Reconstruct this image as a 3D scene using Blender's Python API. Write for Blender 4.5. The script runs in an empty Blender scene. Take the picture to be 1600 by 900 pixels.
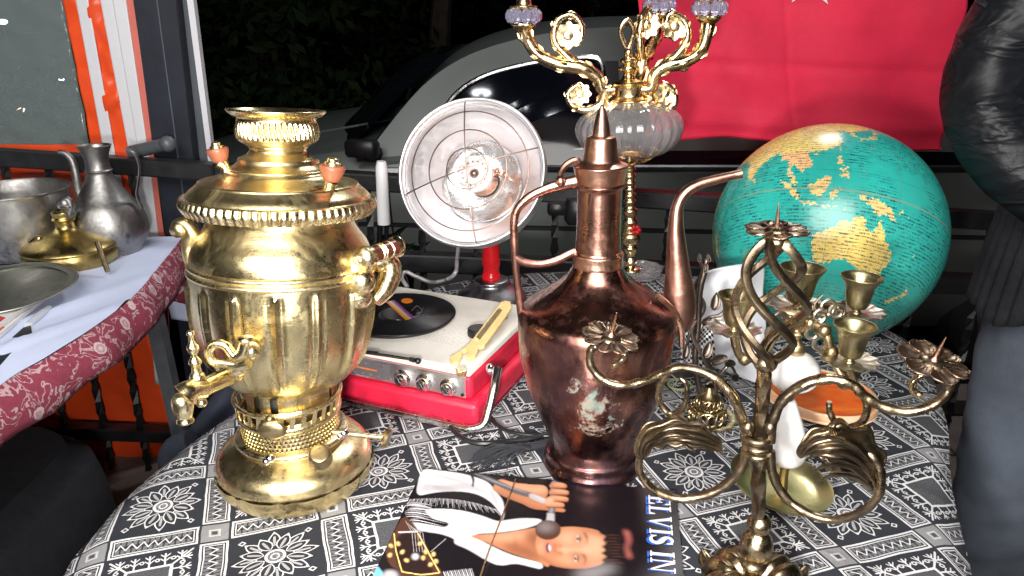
import bpy, math, random
import numpy as np
from mathutils import Vector, Matrix, noise
random.seed(7)
sc = bpy.context.scene
col = sc.collection
PI = math.pi
# ---------------------------------------------------------------- camera, world, light, exposure
TZ = 0.75                     # height of the stall table
CZ = TZ + 0.51                # camera height
PITCH = math.radians(20); FPX = 1164.0
cam_d = bpy.data.cameras.new('camera'); cam = bpy.data.objects.new('camera', cam_d); col.objects.link(cam)
cam.location = (0, 0, CZ); cam.rotation_euler = (PI/2 - PITCH, 0, 0)
cam_d.sensor_width = 36; cam_d.lens = 36*FPX/1600; cam_d.clip_start = 0.02; cam_d.clip_end = 400
sc.camera = cam
w = bpy.data.worlds.new('World'); sc.world = w; w.use_nodes = True
nt = w.node_tree; bg = nt.nodes['Background']
sky = nt.nodes.new('ShaderNodeTexSky'); sky.sky_type = 'NISHITA'; sky.sun_disc = False
sky.sun_elevation = math.radians(-4); sky.sun_rotation = math.radians(200)
nt.links.new(sky.outputs[0], bg.inputs[0]); bg.inputs[1].default_value = 0.05
def area(name, loc, target, size, power, colr, sy=None):
    d = bpy.data.lights.new(name, 'AREA'); d.energy = power; d.color = colr; d.size = size
    if sy: d.shape = 'RECTANGLE'; d.size_y = sy
    o = bpy.data.objects.new(name, d); col.objects.link(o); o.location = loc
    o.rotation_euler = (Vector(target)-Vector(loc)).to_track_quat('-Z', 'Y').to_euler()
    return o
area('phone_flash', (-0.07, -0.02, CZ-0.13), (0.1, 1.2, TZ+0.15), 0.06, 15, (1.0, 0.96, 0.92))
area('fill_light', (-0.3, -1.0, 2.5), (0, 1.1, TZ), 2.0, 86, (1.0, 0.97, 0.93), 1.4)  # broad soft fill added behind the camera, no lamp of the stall
area('street_light', (1.2, 3.6, 4.2), (0.2, 1.3, TZ), 0.5, 40, (0.95, 0.97, 1.0))
sc.view_settings.view_transform = 'Standard'; sc.view_settings.look = 'None'
sc.view_settings.exposure = 0.22; sc.view_settings.gamma = 1.0
sc.cycles.max_bounces = 8; sc.cycles.transparent_max_bounces = 10
# ---------------------------------------------------------------- measuring helpers (photo pixel -> point in the place)
CP, SP = math.cos(PITCH), math.sin(PITCH)
def ray(px, py):
    a = (px-800)/FPX; b = -(py-450)/FPX
    return Vector((a, CP+b*SP, -SP+b*CP))
def G(px, py, h=0.0):
    d = ray(px, py); t = (TZ+h-CZ)/d.z
    return Vector((d.x*t, d.y*t, TZ+h))
def GF(px, py, z=0.0):
    d = ray(px, py); t = (z-CZ)/d.z
    return Vector((d.x*t, d.y*t, z))
def At(px, py, Y):
    d = ray(px, py); t = Y/d.y
    return Vector((d.x*t, Y, CZ+d.z*t))
def S(p):                      # metres per pixel at a point
    return (p.y*CP + (CZ-p.z)*SP)/FPX
def prof(Y, rows, x=800):      # rows (py, half width px) -> (r, z) of a turned shape standing at distance Y
    out = []
    for py, hw in rows:
        p = At(x, py, Y); out.append((max(hw, 0)*S(p), p.z))
    return out
# ---------------------------------------------------------------- node expressions
class NT:
    def __init__(s, name):
        s.m = bpy.data.materials.new(name); s.m.use_nodes = True; s.t = s.m.node_tree
        s.b = s.t.nodes['Principled BSDF']; s.out = s.t.nodes['Material Output']
    def n(s, t, **k):
        nd = s.t.nodes.new(t)
        for a, v in k.items(): setattr(nd, a, v)
        return nd
    def put(s, inp, v):
        if isinstance(v, E_): v = v.s
        if isinstance(v, bpy.types.NodeSocket): s.t.links.new(v, inp)
        else: inp.default_value = v
    def math(s, op, a, b=0.0, c=0.0):
        nd = s.n('ShaderNodeMath', operation=op)
        s.put(nd.inputs[0], a); s.put(nd.inputs[1], b); s.put(nd.inputs[2], c)
        return E_(s, nd.outputs[0])
    def mix(s, f, a, b):
        nd = s.n('ShaderNodeMix', data_type='RGBA')
        s.put(nd.inputs[0], f)
        for i, v in ((6, a), (7, b)):
            s.put(nd.inputs[i], (*v, 1) if isinstance(v, tuple) and len(v) == 3 else v)
        return nd.outputs[2]
    def obj(s):
        return s.n('ShaderNodeTexCoord').outputs['Object']
    def uv(s):
        return s.n('ShaderNodeTexCoord').outputs['UV']
    def noise(s, scale, detail=4, rough=.55, vec=None, dist=0.0, stretch=None):
        nd = s.n('ShaderNodeTexNoise'); v = vec if vec is not None else s.obj()
        if stretch:
            mp = s.n('ShaderNodeMapping'); s.t.links.new(v, mp.inputs[0]); mp.inputs['Scale'].default_value = stretch; v = mp.outputs[0]
        s.t.links.new(v, nd.inputs['Vector']); nd.inputs['Scale'].default_value = scale
        nd.inputs['Detail'].default_value = detail; nd.inputs['Roughness'].default_value = rough; nd.inputs['Distortion'].default_value = dist
        return E_(s, nd.outputs[0])
    def ramp(s, v, lo, hi):
        nd = s.n('ShaderNodeMapRange'); s.put(nd.inputs[0], v); nd.inputs[1].default_value = lo; nd.inputs[2].default_value = hi
        nd.clamp = True
        return E_(s, nd.outputs[0])
    def bump(s, h, strength=.3, dist=.002):
        nd = s.n('ShaderNodeBump'); nd.inputs['Strength'].default_value = strength; nd.inputs['Distance'].default_value = dist
        s.put(nd.inputs['Height'], h); s.t.links.new(nd.outputs[0], s.b.inputs['Normal'])
    def set(s, **k):
        names = dict(col='Base Color', rough='Roughness', metal='Metallic', spec='Specular IOR Level', trans='Transmission Weight', ior='IOR',
                     coat='Coat Weight', emit='Emission Color', es='Emission Strength', alpha='Alpha', sheen='Sheen Weight', coatr='Coat Roughness')
        for a, v in k.items():
            if isinstance(v, tuple) and len(v) == 3: v = (*v, 1)
            s.put(s.b.inputs[names[a]], v)
        return s
class E_:
    def __init__(s, t, so): s.t = t; s.s = so
    def _o(s, op, a, b): return s.t.math(op, a, b)
    def __add__(s, o): return s._o('ADD', s, o)
    def __radd__(s, o): return s._o('ADD', o, s)
    def __sub__(s, o): return s._o('SUBTRACT', s, o)
    def __rsub__(s, o): return s._o('SUBTRACT', o, s)
    def __mul__(s, o): return s._o('MULTIPLY', s, o)
    def __rmul__(s, o): return s._o('MULTIPLY', o, s)
    def __truediv__(s, o): return s._o('DIVIDE', s, o)
    def __lt__(s, o): return s._o('LESS_THAN', s, o)
    def __gt__(s, o): return s._o('GREATER_THAN', s, o)
    def fl(s): return s._o('FLOOR', s, 0)
    def ab(s): return s._o('ABSOLUTE', s, 0)
    def mn(s, o): return s._o('MINIMUM', s, o)
    def mx(s, o): return s._o('MAXIMUM', s, o)
    def band(s, a, b): return (s > a)*(s < b)
    def pp(s, o): return s._o('PINGPONG', s, o)
    def sin(s): return s._o('SINE', s, 0)
    def cos(s): return s._o('COSINE', s, 0)
MAT = {}
def mat(name, colr=(.5, .5, .5), rough=.5, metal=0.0, var=.25, scale=30, bump=.1, bscale=None, **k):
    """plain material: base colour with worn, mottled variation and fine relief"""
    t = NT(name); n = t.noise(scale, 5, .6)
    dark = tuple(c*(1-var) for c in colr); lite = tuple(min(1, c*(1+var*.6)) for c in colr)
    t.set(col=t.mix(t.ramp(n, .3, .7), dark, lite), metal=metal, **k)
    n2 = t.noise(scale*2.3, 4, .7)
    t.set(rough=t.ramp(n2, 0, 1)*(rough*.5)+rough*.75)
    if bump: t.bump(t.noise(bscale or scale*4, 4, .6), bump, .002)
    MAT[name] = t.m; return t
def metalmat(name, a, b, c, rough=.25, scale=9, bump=.12, dents=.5, patch=.55, rvar=.25):
    """old polished metal: bright tone a, tarnish b in clouds, deep spots c, scratches and shallow dents"""
    t = NT(name)
    n = t.noise(scale, 6, .65, dist=.4); n2 = t.noise(scale*5, 5, .7); n3 = t.noise(scale*.5, 3, .5)
    c1 = t.mix(t.ramp(n, patch-.12, patch+.15), a, b)
    c2 = t.mix(t.ramp(n2*.6+n3*.4, .56, .68), c1, c)
    t.set(col=c2, metal=1.0)
    smu = t.ramp(t.noise(scale*2.6, 5, .8, dist=.8), .50, .64)
    t.set(rough=t.ramp(n, .35, .75)*rvar+smu*.14+t.noise(scale*14, 3, .7)*(rough*.4)+rough*.6)
    h = t.noise(scale*1.7, 2, .5)*dents + t.noise(scale*9, 3, .6)*.1 + t.noise(scale*3, 5, .8, stretch=(1, 1, 14))*.05
    t.bump(h, bump, .01)
    MAT[name] = t.m; return t
# ---------------------------------------------------------------- mesh helpers
OFF = {}
def cr(pts, n=8, closed=False):
    P = [Vector(p) for p in pts]; out = []; N = len(P)
    rng = range(N if closed else N-1)
    for i in rng:
        if closed: a, b, c, d = P[(i-1) % N], P[i], P[(i+1) % N], P[(i+2) % N]
        else: a, b, c, d = P[max(i-1, 0)], P[i], P[i+1], P[min(i+2, N-1)]
        for k in range(n):
            t = k/n
            out.append(.5*((2*b)+(c-a)*t+(2*a-5*b+4*c-d)*t*t+(3*b-a-3*c+d)*t**3))
    if not closed: out.append(P[-1].copy())
    return out
def lerpr(r, n):
    """spread a list of radii over n samples"""
    if not isinstance(r, (list, tuple)): return [r]*n
    return [float(np.interp(i/(n-1), np.linspace(0, 1, len(r)), r)) for i in range(n)]
class MB:
    def __init__(s): s.v = []; s.f = []; s.uv = None
    def add(s, v, f):
        o = len(s.v); s.v += [Vector(p) for p in v]; s.f += [tuple(i+o for i in q) for q in f]; return s
    def lathe(s, pr, c=(0, 0), seg=48, mod=None, tilt=None, capb=False, capt=False):
        v = []; f = []; n = len(pr)
        for i, (r, z) in enumerate(pr):
            for k in range(seg):
                a = 2*PI*k/seg; rr = r*(mod(a, i, z) if mod else 1)
                v.append(Vector((c[0]+rr*math.cos(a), c[1]+rr*math.sin(a), z)))
        for i in range(n-1):
            for k in range(seg):
                k2 = (k+1) % seg; f.append((i*seg+k, i*seg+k2, (i+1)*seg+k2, (i+1)*seg+k))
        if capb: f.append(tuple(range(seg))[::-1])
        if capt: f.append(tuple((n-1)*seg+k for k in range(seg)))
        if tilt is not None: v = [tilt @ p for p in v]
        return s.add(v, f)
    def tube(s, path, r, seg=10, closed=False, cap=True, flat=1.0, up=None, twist=0.0, square=False):
        P = [Vector(p) for p in path]; n = len(P); R = lerpr(r, n)
        v = []; f = []; prev = Vector(up) if up else None
        for i in range(n):
            t = (P[(i+1) % n]-P[i-1]) if closed else (P[min(i+1, n-1)]-P[max(i-1, 0)])
            if t.length < 1e-9: t = Vector((0, 0, 1))
            t.normalize()
            if prev is None: prev = Vector((0, 0, 1)) if abs(t.z) < .9 else Vector((1, 0, 0))
            nrm = prev - t*prev.dot(t)
            if nrm.length < 1e-6: nrm = t.orthogonal()
            nrm.normalize(); prev = nrm; bi = t.cross(nrm)
            for k in range(seg):
                a = 2*PI*k/seg + twist*i/n + (PI/4 if square else 0)
                v.append(P[i]+(nrm*math.cos(a)*flat+bi*math.sin(a))*R[i])
        for i in range(n if closed else n-1):
            j = (i+1) % n
            for k in range(seg): k2 = (k+1) % seg; f.append((i*seg+k, i*seg+k2, j*seg+k2, j*seg+k))
        if cap and not closed: f += [tuple(range(seg))[::-1], tuple((n-1)*seg+k for k in range(seg))]
        return s.add(v, f)
    def box(s, c, d, rz=0.0, M=None, bev=0.0):
        hx, hy, hz = d[0]/2, d[1]/2, d[2]/2
        if bev:
            b = min(bev, hx*.9, hy*.9, hz*.9); v = []; f = []
            ring = lambda ix, iy: [(hx-ix, -hy+b), (hx-b if ix == 0 else hx-ix-b*.0, -hy+iy)]
            pts = []
            def rr(i):
                return [(hx-b, -hy+i), (hx-i, -hy+b), (hx-i, hy-b), (hx-b, hy-i), (-hx+b, hy-i), (-hx+i, hy-b), (-hx+i, -hy+b), (-hx+b, -hy+i)]
            for z, i in ((-hz, b*.7), (-hz+b, 0), (hz-b, 0), (hz, b*.7)): v += [Vector((x, y, z)) for x, y in rr(i)]
            for j in range(3):
                for k in range(8): k2 = (k+1) % 8; f.append((j*8+k, j*8+k2, j*8+8+k2, j*8+8+k))
            f += [tuple(range(8))[::-1], tuple(range(24, 32))]
        else:
            v = [Vector((x*hx, y*hy, z*hz)) for z in (-1, 1) for y in (-1, 1) for x in (-1, 1)]
            f = [(0, 2, 3, 1), (4, 5, 7, 6), (0, 1, 5, 4), (2, 6, 7, 3), (0, 4, 6, 2), (1, 3, 7, 5)]
        R = Matrix.Rotation(rz, 4, 'Z') if M is None else M
        return s.add([R @ p + Vector(c) for p in v], f)
    def prism(s, top, vec):
        """polygon of 3-D points pushed along vec"""
        n = len(top); vec = Vector(vec); T = [Vector(p) for p in top]
        nrm = Vector((0, 0, 0))
        for i in range(n): nrm += T[i].cross(T[(i+1) % n])
        if nrm.dot(vec) > 0: T.reverse()
        v = T+[p+vec for p in T]
        f = [tuple(range(n)), tuple(range(n, 2*n))[::-1]]+[(i, i+n, (i+1) % n+n, (i+1) % n) for i in range(n)]
        return s.add(v, f)
    def grid(s, fn, nu, nv, wrapu=False):
        v = [Vector(fn(i/(nu if wrapu else nu-1), j/(nv-1))) for j in range(nv) for i in range(nu)]
        f = []
        for j in range(nv-1):
            for i in range(nu if wrapu else nu-1):
                i2 = (i+1) % nu; f.append((j*nu+i, j*nu+i2, (j+1)*nu+i2, (j+1)*nu+i))
        return s.add(v, f)
    def ball(s, c, r, seg=16, rings=8, sc_=(1, 1, 1)):
        pr = [(max(1e-5, r*math.sin(PI*i/rings)), -r*math.cos(PI*i/rings)) for i in range(rings+1)]
        v0 = len(s.v); s.lathe(pr, (0, 0), seg)
        for p in s.v[v0:]: p.x = p.x*sc_[0]+c[0]; p.y = p.y*sc_[1]+c[1]; p.z = p.z*sc_[2]+c[2]
        return s
    def xf(s, M): s.v = [M @ p for p in s.v]; return s
    def build(s, name, m, parent=None, smooth=True, angle=40, mods=None):
        me = bpy.data.meshes.new(name)
        off = OFF.get(parent.name, Vector((0, 0, 0))) if parent else Vector((0, 0, 0))
        me.from_pydata([p-off for p in s.v], [], s.f); me.update()
        if s.uv:
            l = me.uv_layers.new(name='UVMap')
            for i, lp in enumerate(me.loops): l.data[i].uv = s.uv[lp.vertex_index]
        if smooth:
            me.shade_smooth()
            if angle < 180: me.set_sharp_from_angle(angle=math.radians(angle))
        me.materials.append(MAT[m])
        o = bpy.data.objects.new(name, me); col.objects.link(o)
        if parent: o.parent = parent; OFF[o.name] = off
        if mods: mods(o)
        return o
def solid(o, t, off=0):
    m = o.modifiers.new('solidify', 'SOLIDIFY'); m.thickness = t; m.offset = off
def bevel(o, wd, seg=2):
    m = o.modifiers.new('bevel', 'BEVEL'); m.width = wd; m.segments = seg; m.limit_method = 'ANGLE'
def tag(o, label, cat, group=None):
    o['label'] = label; o['category'] = cat
    if group: o['group'] = group
    return o
def thing(name, label, cat, loc, group=None):
    o = bpy.data.objects.new(name, None); col.objects.link(o); o.location = loc; o.empty_display_size = .05
    OFF[o.name] = Vector(loc); return tag(o, label, cat, group)
def struct(o): o['kind'] = 'structure'; return o
def text_mesh(body, size, extr=0.0003):
    c = bpy.data.curves.new('t', 'FONT'); c.body = body; c.size = size; c.extrude = extr; c.align_x = 'CENTER'; c.align_y = 'CENTER'; c.resolution_u = 3
    o = bpy.data.objects.new('t', c); col.objects.link(o); dg = bpy.context.evaluated_depsgraph_get(); me = o.evaluated_get(dg).to_mesh()
    v = [p.co.copy() for p in me.vertices]; f = [tuple(p.vertices) for p in me.polygons]
    bpy.data.objects.remove(o); bpy.data.curves.remove(c)
    return v, f
# ---------------------------------------------------------------- materials
metalmat('brass', (.92, .78, .45), (.68, .54, .27), (.38, .29, .14), .25, 6, .35, .8, .50, .22)
metalmat('brass_bright', (.96, .83, .52), (.84, .68, .36), (.5, .36, .15), .22, 14, .25, .3)
metalmat('gold', (1.0, .80, .48), (.97, .68, .34), (.6, .36, .14), .16, 22, .15, .3)
metalmat('brass_old', (.46, .36, .20), (.30, .23, .13), (.13, .10, .06), .30, 12, .3, .5)
metalmat('brass_dish', (.50, .44, .22), (.38, .33, .16), (.2, .17, .08), .36, 9, .2, .4)
metalmat('bronze_iron', (.52, .41, .25), (.15, .115, .08), (.05, .04, .032), .26, 18, .35, .7, .43)
metalmat('bronze_dark', (.40, .29, .19), (.15, .10, .075), (.06, .045, .035), .32, 20, .3, .6, .46)
metalmat('brass_body', (.92, .78, .46), (.50, .40, .20), (.28, .22, .11), .21, 7, .4, .9, .48, .24)
metalmat('dark_iron', (.22, .18, .15), (.11, .09, .08), (.05, .04, .04), .38, 20, .3)
metalmat('pewter', (.36, .35, .34), (.24, .235, .23), (.12, .12, .12), .42, 11, .35, .7)
metalmat('tin_tray', (.44, .45, .40), (.33, .335, .30), (.2, .2, .17), .38, 10, .2)
metalmat('chrome', (.80, .80, .82), (.70, .70, .72), (.45, .45, .46), .12, 10, .08, .2)
metalmat('aluminium', (.84, .83, .85), (.75, .73, .75), (.52, .47, .49), .40, 8, .12, .4)
metalmat('reflector_core', (.92, .95, .97), (.75, .82, .88), (.6, .66, .72), .15, 6, .7, 1.0)
metalmat('copper_wire', (.32, .22, .19), (.22, .15, .13), (.12, .09, .08), .4, 20)
metalmat('copper_bright', (.64, .37, .27), (.36, .19, .14), (.28, .14, .10), .24, 10, .22, .5)
# copper of the ewer: bright streaks, brown-black tarnish, verdigris and whitish scars on the belly
t = NT('copper'); n = t.noise(8, 6, .68, dist=.9, stretch=(1, 1, .42)); n2 = t.noise(30, 5, .7)
c1 = t.mix(t.ramp(n, .34, .53), (.56, .28, .20), (.145, .066, .062)); c1 = t.mix(t.ramp(n2*.5+t.noise(3.2, 3, .5)*.5, .47, .58)*.85, c1, (.060, .036, .050))
sep = t.n('ShaderNodeSeparateXYZ'); t.t.links.new(t.obj(), sep.inputs[0]); X_, Y_, Z_ = (E_(t, sep.outputs[i]) for i in range(3))
dx = X_+.012; dz = Z_-.118
rad = t.math('SQRT', dx*dx*1.9+dz*dz)
spots = t.noise(26, 6, .75, dist=.6)
scar = t.ramp(t.noise(19, 4, .7, dist=1.0)*.62+t.noise(120, 6, .85)*.38-rad*4.2, .355, .40)*(Y_ < 0)*(t.ramp(t.noise(60, 5, .8), .40, .52)*.6+.4)
pat = t.noise(60, 3, .6)
c2 = t.mix(scar, c1, t.mix(t.ramp(pat, .42, .62), (.27, .26, .22), (.14, .20, .17)))
c3 = t.mix(t.ramp(t.noise(16, 6, .7)-rad*2.0, .38, .5), c2, (.055, .05, .07)) if False else c2
t.set(col=c3, metal=1.0-scar*.95, rough=t.ramp(n, .35, .7)*.14+t.ramp(t.noise(11, 5, .75), .48, .62)*.26+t.noise(150, 3, .7, stretch=(1, 1, .15))*.10+.14+scar*.4)
t.bump(t.noise(13, 2, .5)*.45+t.noise(90, 3, .6)*.06+scar*.05, .28, .01); MAT['copper'] = t.m
mat('red_leatherette', (.62, .014, .048), .42, 0, .30, 22, .35, 500)
mat('red_enamel', (.55, .01, .015), .25, 0, .2, 40, .08)
mat('cream_plastic', (.78, .74, .67), .38, 0, .16, 14, .08)
mat('white_plastic', (.78, .78, .80), .35, 0, .06, 25, .05)
mat('black_plastic', (.012, .012, .013), .35, 0, .3, 25, .05)
mat('black_cloth', (.010, .011, .016), .85, 0, .4, 40, .5, 60)
mat('blackened_steel', (.016, .016, .018), .42, 0, .5, 25, .3)
mat('wood_dark', (.09, .022, .014), .28, 0, .35, 30, .1)
mat('wood_red', (.27, .085, .045), .4, 0, .35, 60, .15)
mat('wood_gold', (.74, .52, .22), .35, 0, .2, 50, .15)
mat('alabaster', (.84, .84, .84), .22, 0, .06, 18, .05)
MAT['alabaster'].node_tree.nodes['Principled BSDF'].inputs['Subsurface Weight'].default_value = .3
MAT['alabaster'].node_tree.nodes['Principled BSDF'].inputs['Subsurface Radius'].default_value = (.01, .008, .006)
t = NT('onyx_orange'); n = t.noise(9, 5, .6, dist=1.5, stretch=(1, 2.6, 1)); t.set(col=t.mix(t.ramp(n, .38, .66), (.78, .085, .004), (.86, .20, .02)), rough=.22, spec=.3); MAT['onyx_orange'] = t.m
t = NT('onyx_rim'); n = t.noise(14, 5, .6, dist=1.5, stretch=(1, 1, 4)); t.set(col=t.mix(t.ramp(n, .38, .66), (.72, .36, .18), (.62, .50, .34)), rough=.25); MAT['onyx_rim'] = t.m
t = NT('glass'); t.set(col=(.97, .96, .98), rough=.03, trans=.86, ior=1.45, coat=.5); MAT['glass'] = t.m
t = NT('crystal'); t.set(col=(.80, .78, 1.0), rough=.0, trans=.82, ior=1.65, coat=1.0); MAT['crystal'] = t.m
t = NT('vinyl'); t.set(col=(.008,.008,.009), rough=.22); MAT['vinyl'] = t.m
t = NT('clear_film'); t.set(col=(.34,.42,.42), rough=.14, trans=.0, alpha=.26, spec=.6); t.bump(t.noise(5,3,.5), .4, .01); MAT['clear_film'] = t.m
t = NT('car_glass'); t.set(col=(.004, .005, .009), rough=.04, spec=.35); MAT['car_glass'] = t.m
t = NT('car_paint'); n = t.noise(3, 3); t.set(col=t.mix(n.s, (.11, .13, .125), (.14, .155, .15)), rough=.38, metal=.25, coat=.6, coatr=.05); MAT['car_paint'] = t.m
mat('car_black', (.012, .012, .014), .4, 0, .3, 10, .05)
mat('rubber', (.02, .02, .02), .8, 0, .3, 30, .2)
mat('leather', (.008, .009, .011), .42, 0, .4, 14, .6, 26, spec=.35)
mat('knit', (.005, .006, .009), .95, 0, .4, 40, .5, 120)
mat('denim', (.074, .090, .118), .9, 0, .4, 7, .6, 380)
t = MAT['leather']; 
def leather_creases():
    t = NT('leather'); a = 1-(t.noise(5.5, 3, .5, dist=.8, stretch=(1, 1, 2.6))-.5).ab()*2; b = 1-(t.noise(15, 3, .55, dist=.5, stretch=(1, 1, 1.8))-.5).ab()*2
    t.set(col=t.mix(t.noise(12, 4, .6), (.003, .0035, .005), (.009, .010, .013)), rough=t.noise(40, 3, .6)*.2+.36, spec=.28)
    t.bump(t.math('POWER', a, 5.0)*1.0+t.math('POWER', b, 4.0)*.12+t.noise(300, 2, .6)*.02, .45, .014); MAT['leather'] = t.m
leather_creases()
mat('skin', (.55, .32, .22), .5, 0, .1, 30, .1)
mat('hair', (.01, .008, .007), .5, 0, .3, 60, .3)
mat('flag_red', (.78, .020, .070), .75, 0, .22, 4, .35, 260)
mat('flag_white', (.80, .78, .78), .65, 0, .05, 5, .15, 400)
mat('tarp_orange', (.86, .085, .018), .32, 0, .18, 5, .5, 7)
mat('tarp_white', (.70, .70, .74), .35, 0, .06, 5, .25, 10)
mat('tarp_rose', (.66, .17, .13), .4, 0, .12, 6, .3, 10)
mat('post_black', (.012, .015, .026), .5, 0, .4, 8, .3)
mat('post_grey', (.075, .085, .10), .5, 0, .2, 8, .2)
mat('leg_grey', (.11, .12, .135), .5, .2, .3, 14, .2)
mat('cloth_blue', (.60, .67, .88), .8, 0, .07, 9, .5, 14)
mat('paving', (.15, .118, .10), .8, 0, .35, 14, .5, 60)
mat('asphalt', (.030, .030, .032), .85, 0, .3, 30, .5, 200)
mat('foliage', (.010, .022, .006), .8, 0, .4, 6, .1, spec=.15)
mat('foliage_dark', (.005, .010, .004), .8, 0, .4, 6, .1, spec=.15)
mat('bark', (.05, .038, .028), .85, 0, .4, 12, .5, 40)
mat('canopy', (.30, .26, .23), .8, 0, .1, 3, .1)
mat('paper', (.72, .71, .70), .55, 0, .05, 20, .05)
mat('paper_red', (.55, .05, .04), .5, 0, .4, 60, .05)
mat('coil_grey', (.42, .40, .42), .4, .3, .2, 60, .1)
for nme, c in dict(ink_black=(.008, .006, .008), ink_white=(.60, .59, .60), ink_shade=(.46, .44, .46), ink_skin=(.66, .30, .17), ink_skin_light=(.80, .46, .32),
                   ink_skin_dark=(.36, .12, .06), ink_grey=(.12, .11, .12), ink_blue=(.02, .10, .46), ink_brown=(.10, .045, .03), ink_cyan=(.15, .5, .8),
                   ink_orange=(.75, .20, .02), ink_yellow=(.85, .55, .05), ink_violet=(.18, .05, .25), ink_rose=(.5, .2, .22)).items():
    mat(nme, c, .22, 0, .1, 40, 0)
def emis(name, c, s_):
    t = NT(name); t.set(col=(0, 0, 0), emit=c, es=s_, rough=.5); MAT[name] = t.m
emis('lamp_glow', (.85, .95, 1.0), 14.0); emis('lamp_glow_strong', (.92, .96, 1.0), 60.0); emis('lamp_glow_warm', (1.0, .75, .5), 6.0)
metalmat('copper_dark', (.46, .24, .18), (.17, .085, .07), (.09, .05, .05), .25, 9, .25, .6, .48)
metalmat('copper_mid', (.50, .28, .21), (.26, .14, .11), (.12, .07, .06), .30, 11, .25, .6, .5)
metalmat('steel_grey', (.34, .34, .36), (.25, .25, .27), (.14, .14, .15), .30, 10, .12, .3)
mat('ceramic', (.62, .60, .58), .5, 0, .25, 120, .2)
mat('white_fabric', (.58, .60, .64), .85, 0, .1, 12, .4, 40)
mat('bangle_green', (.42, .52, .22), .35)
metalmat('brass_dull', (.40, .36, .29), (.27, .24, .19), (.18, .15, .12), .36, 14, .2)
metalmat('brass_olive', (.48, .42, .24), (.34, .29, .17), (.2, .17, .1), .30, 12, .2)
mat('chrome_black', (.04, .04, .045), .15, .8, .1, 20, .02)
t = NT('chequer'); ck = t.n('ShaderNodeTexChecker'); t.t.links.new(t.uv(), ck.inputs[0]); ck.inputs[1].default_value = (.72, .72, .74, 1); ck.inputs[2].default_value = (.01, .01, .012, 1); ck.inputs[3].default_value = 1.6; t.set(col=ck.outputs[0], rough=.9); MAT['chequer'] = t.m
metalmat('brass_old2', (.52, .40, .15), (.34, .24, .09), (.15, .10, .05), .27, 9, .2)
t = NT('clear_plastic'); t.set(col=(.7, .72, .74), rough=.12, alpha=.55, spec=.6); MAT['clear_plastic'] = t.m
mat('navy_cloth', (.012, .016, .030), .85, 0, .4, 20, .5, 90)
# ---------------------------------------------------------------- woven tablecloth pattern (two motifs on a checkerboard, zigzag bands between)
t = NT('tablecloth')
sp = t.n('ShaderNodeSeparateXYZ'); t.t.links.new(t.uv(), sp.inputs[0]); U, V = E_(t, sp.outputs[0]), E_(t, sp.outputs[1])
wob = t.noise(260, 2, .5, vec=t.uv())*.010-.005
U = U+wob+(t.noise(.55, 2, .5, vec=t.uv())-.5)*.16+(t.noise(2.6, 2, .5, vec=t.uv())-.5)*.05; V = V-wob+(t.noise(.7, 2, .5, vec=t.uv())-.5)*.14
cu, cv = U.fl(), V.fl(); fu, fv = U-cu-.5, V-cv-.5
au, av = fu.ab(), fv.ab(); du, dv = .5-au, .5-av
par = (cu+cv+1000).math_mod(2) if hasattr(E_, 'math_mod') else t.math('FLOORED_MODULO', cu+cv, 2)
HW = .125
def tri(x, per, amp): return (x+5).pp(per)*(2*amp/per)-amp
def strip(a, b, along, across):      # a = distance to strip axis, b = distance inside the strip from its end
    s_ = (HW-a).mn(b-HW)
    ln = s_.band(.010, .030).mx(s_.band(.042, .052))
    zz = ((across-tri(along, .045, .034)).ab() < .0105)*(s_ > .062)
    gr = (s_ > .056)*(t.math('COMPARE', (along+5).pp(.045), .0225, .016))*.20*(across.ab() > .02)
    return ln.mx(zz).mx(gr)
wu = (U+.5)-(U+.5).fl()-.5; wv = (V+.5)-(V+.5).fl()-.5      # signed offset from the nearest lattice line
SV = strip(du, dv, fv, wu); SH = strip(dv, du, fu, wv)
mxd = du.mx(dv)
gsq = .36+(mxd.band(.030, .048))*.4-(mxd < .022)*.30-(mxd > .112)*.32
gsq = gsq+t.noise(200, 2, .6, vec=t.uv())*.16-.08
# flower
r = t.math('SQRT', fu*fu+fv*fv); th = t.math('ARCTAN2', fv, fu)
def petals(off, r0, r1, wid, hol):
    ph = (th+off+20).pp(PI/8)                       # folded angle, 0 on the petal axis when off puts it there
    px_ = r*ph.cos(); py_ = r*ph.sin()
    q = ((px_-r0)/(r1-r0)).mx(0.0).mn(1.0)
    h = (t.math('POWER', q, .8)*PI).sin()*wid
    out = (py_ < h)*(px_ > r0)*(px_ < r1)
    inn = (py_ < (h-.0125))*px_.band(r0+.012, r1-.035)
    vein = (py_ < h*.22)*px_.band(r0+.02, r1-.07)
    return out, inn, vein
o1, i1, v1 = petals(0.0, .10, .315, .060, .5)
o2, i2, v2 = petals(PI/8, .15, .355, .052, .5)
fl = (o2*(1-i2)).mx(v2*.6); fl = fl*(1-o1)+o1*(1-i1)+o1*v1*.55
cen = r.band(.068, .092).mx(r.band(.028, .042)).mx((r < .095)*.32*(t.noise(90, 2, .6, vec=t.uv()) > .47))
ph2 = (th+PI/8+20).pp(PI/8)
fl = fl*(r > .095)+cen*(r < .095)
cd = (au-.275).ab()+(av-.275).ab()
fl = fl.mx(cd.band(.018, .034))
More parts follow.
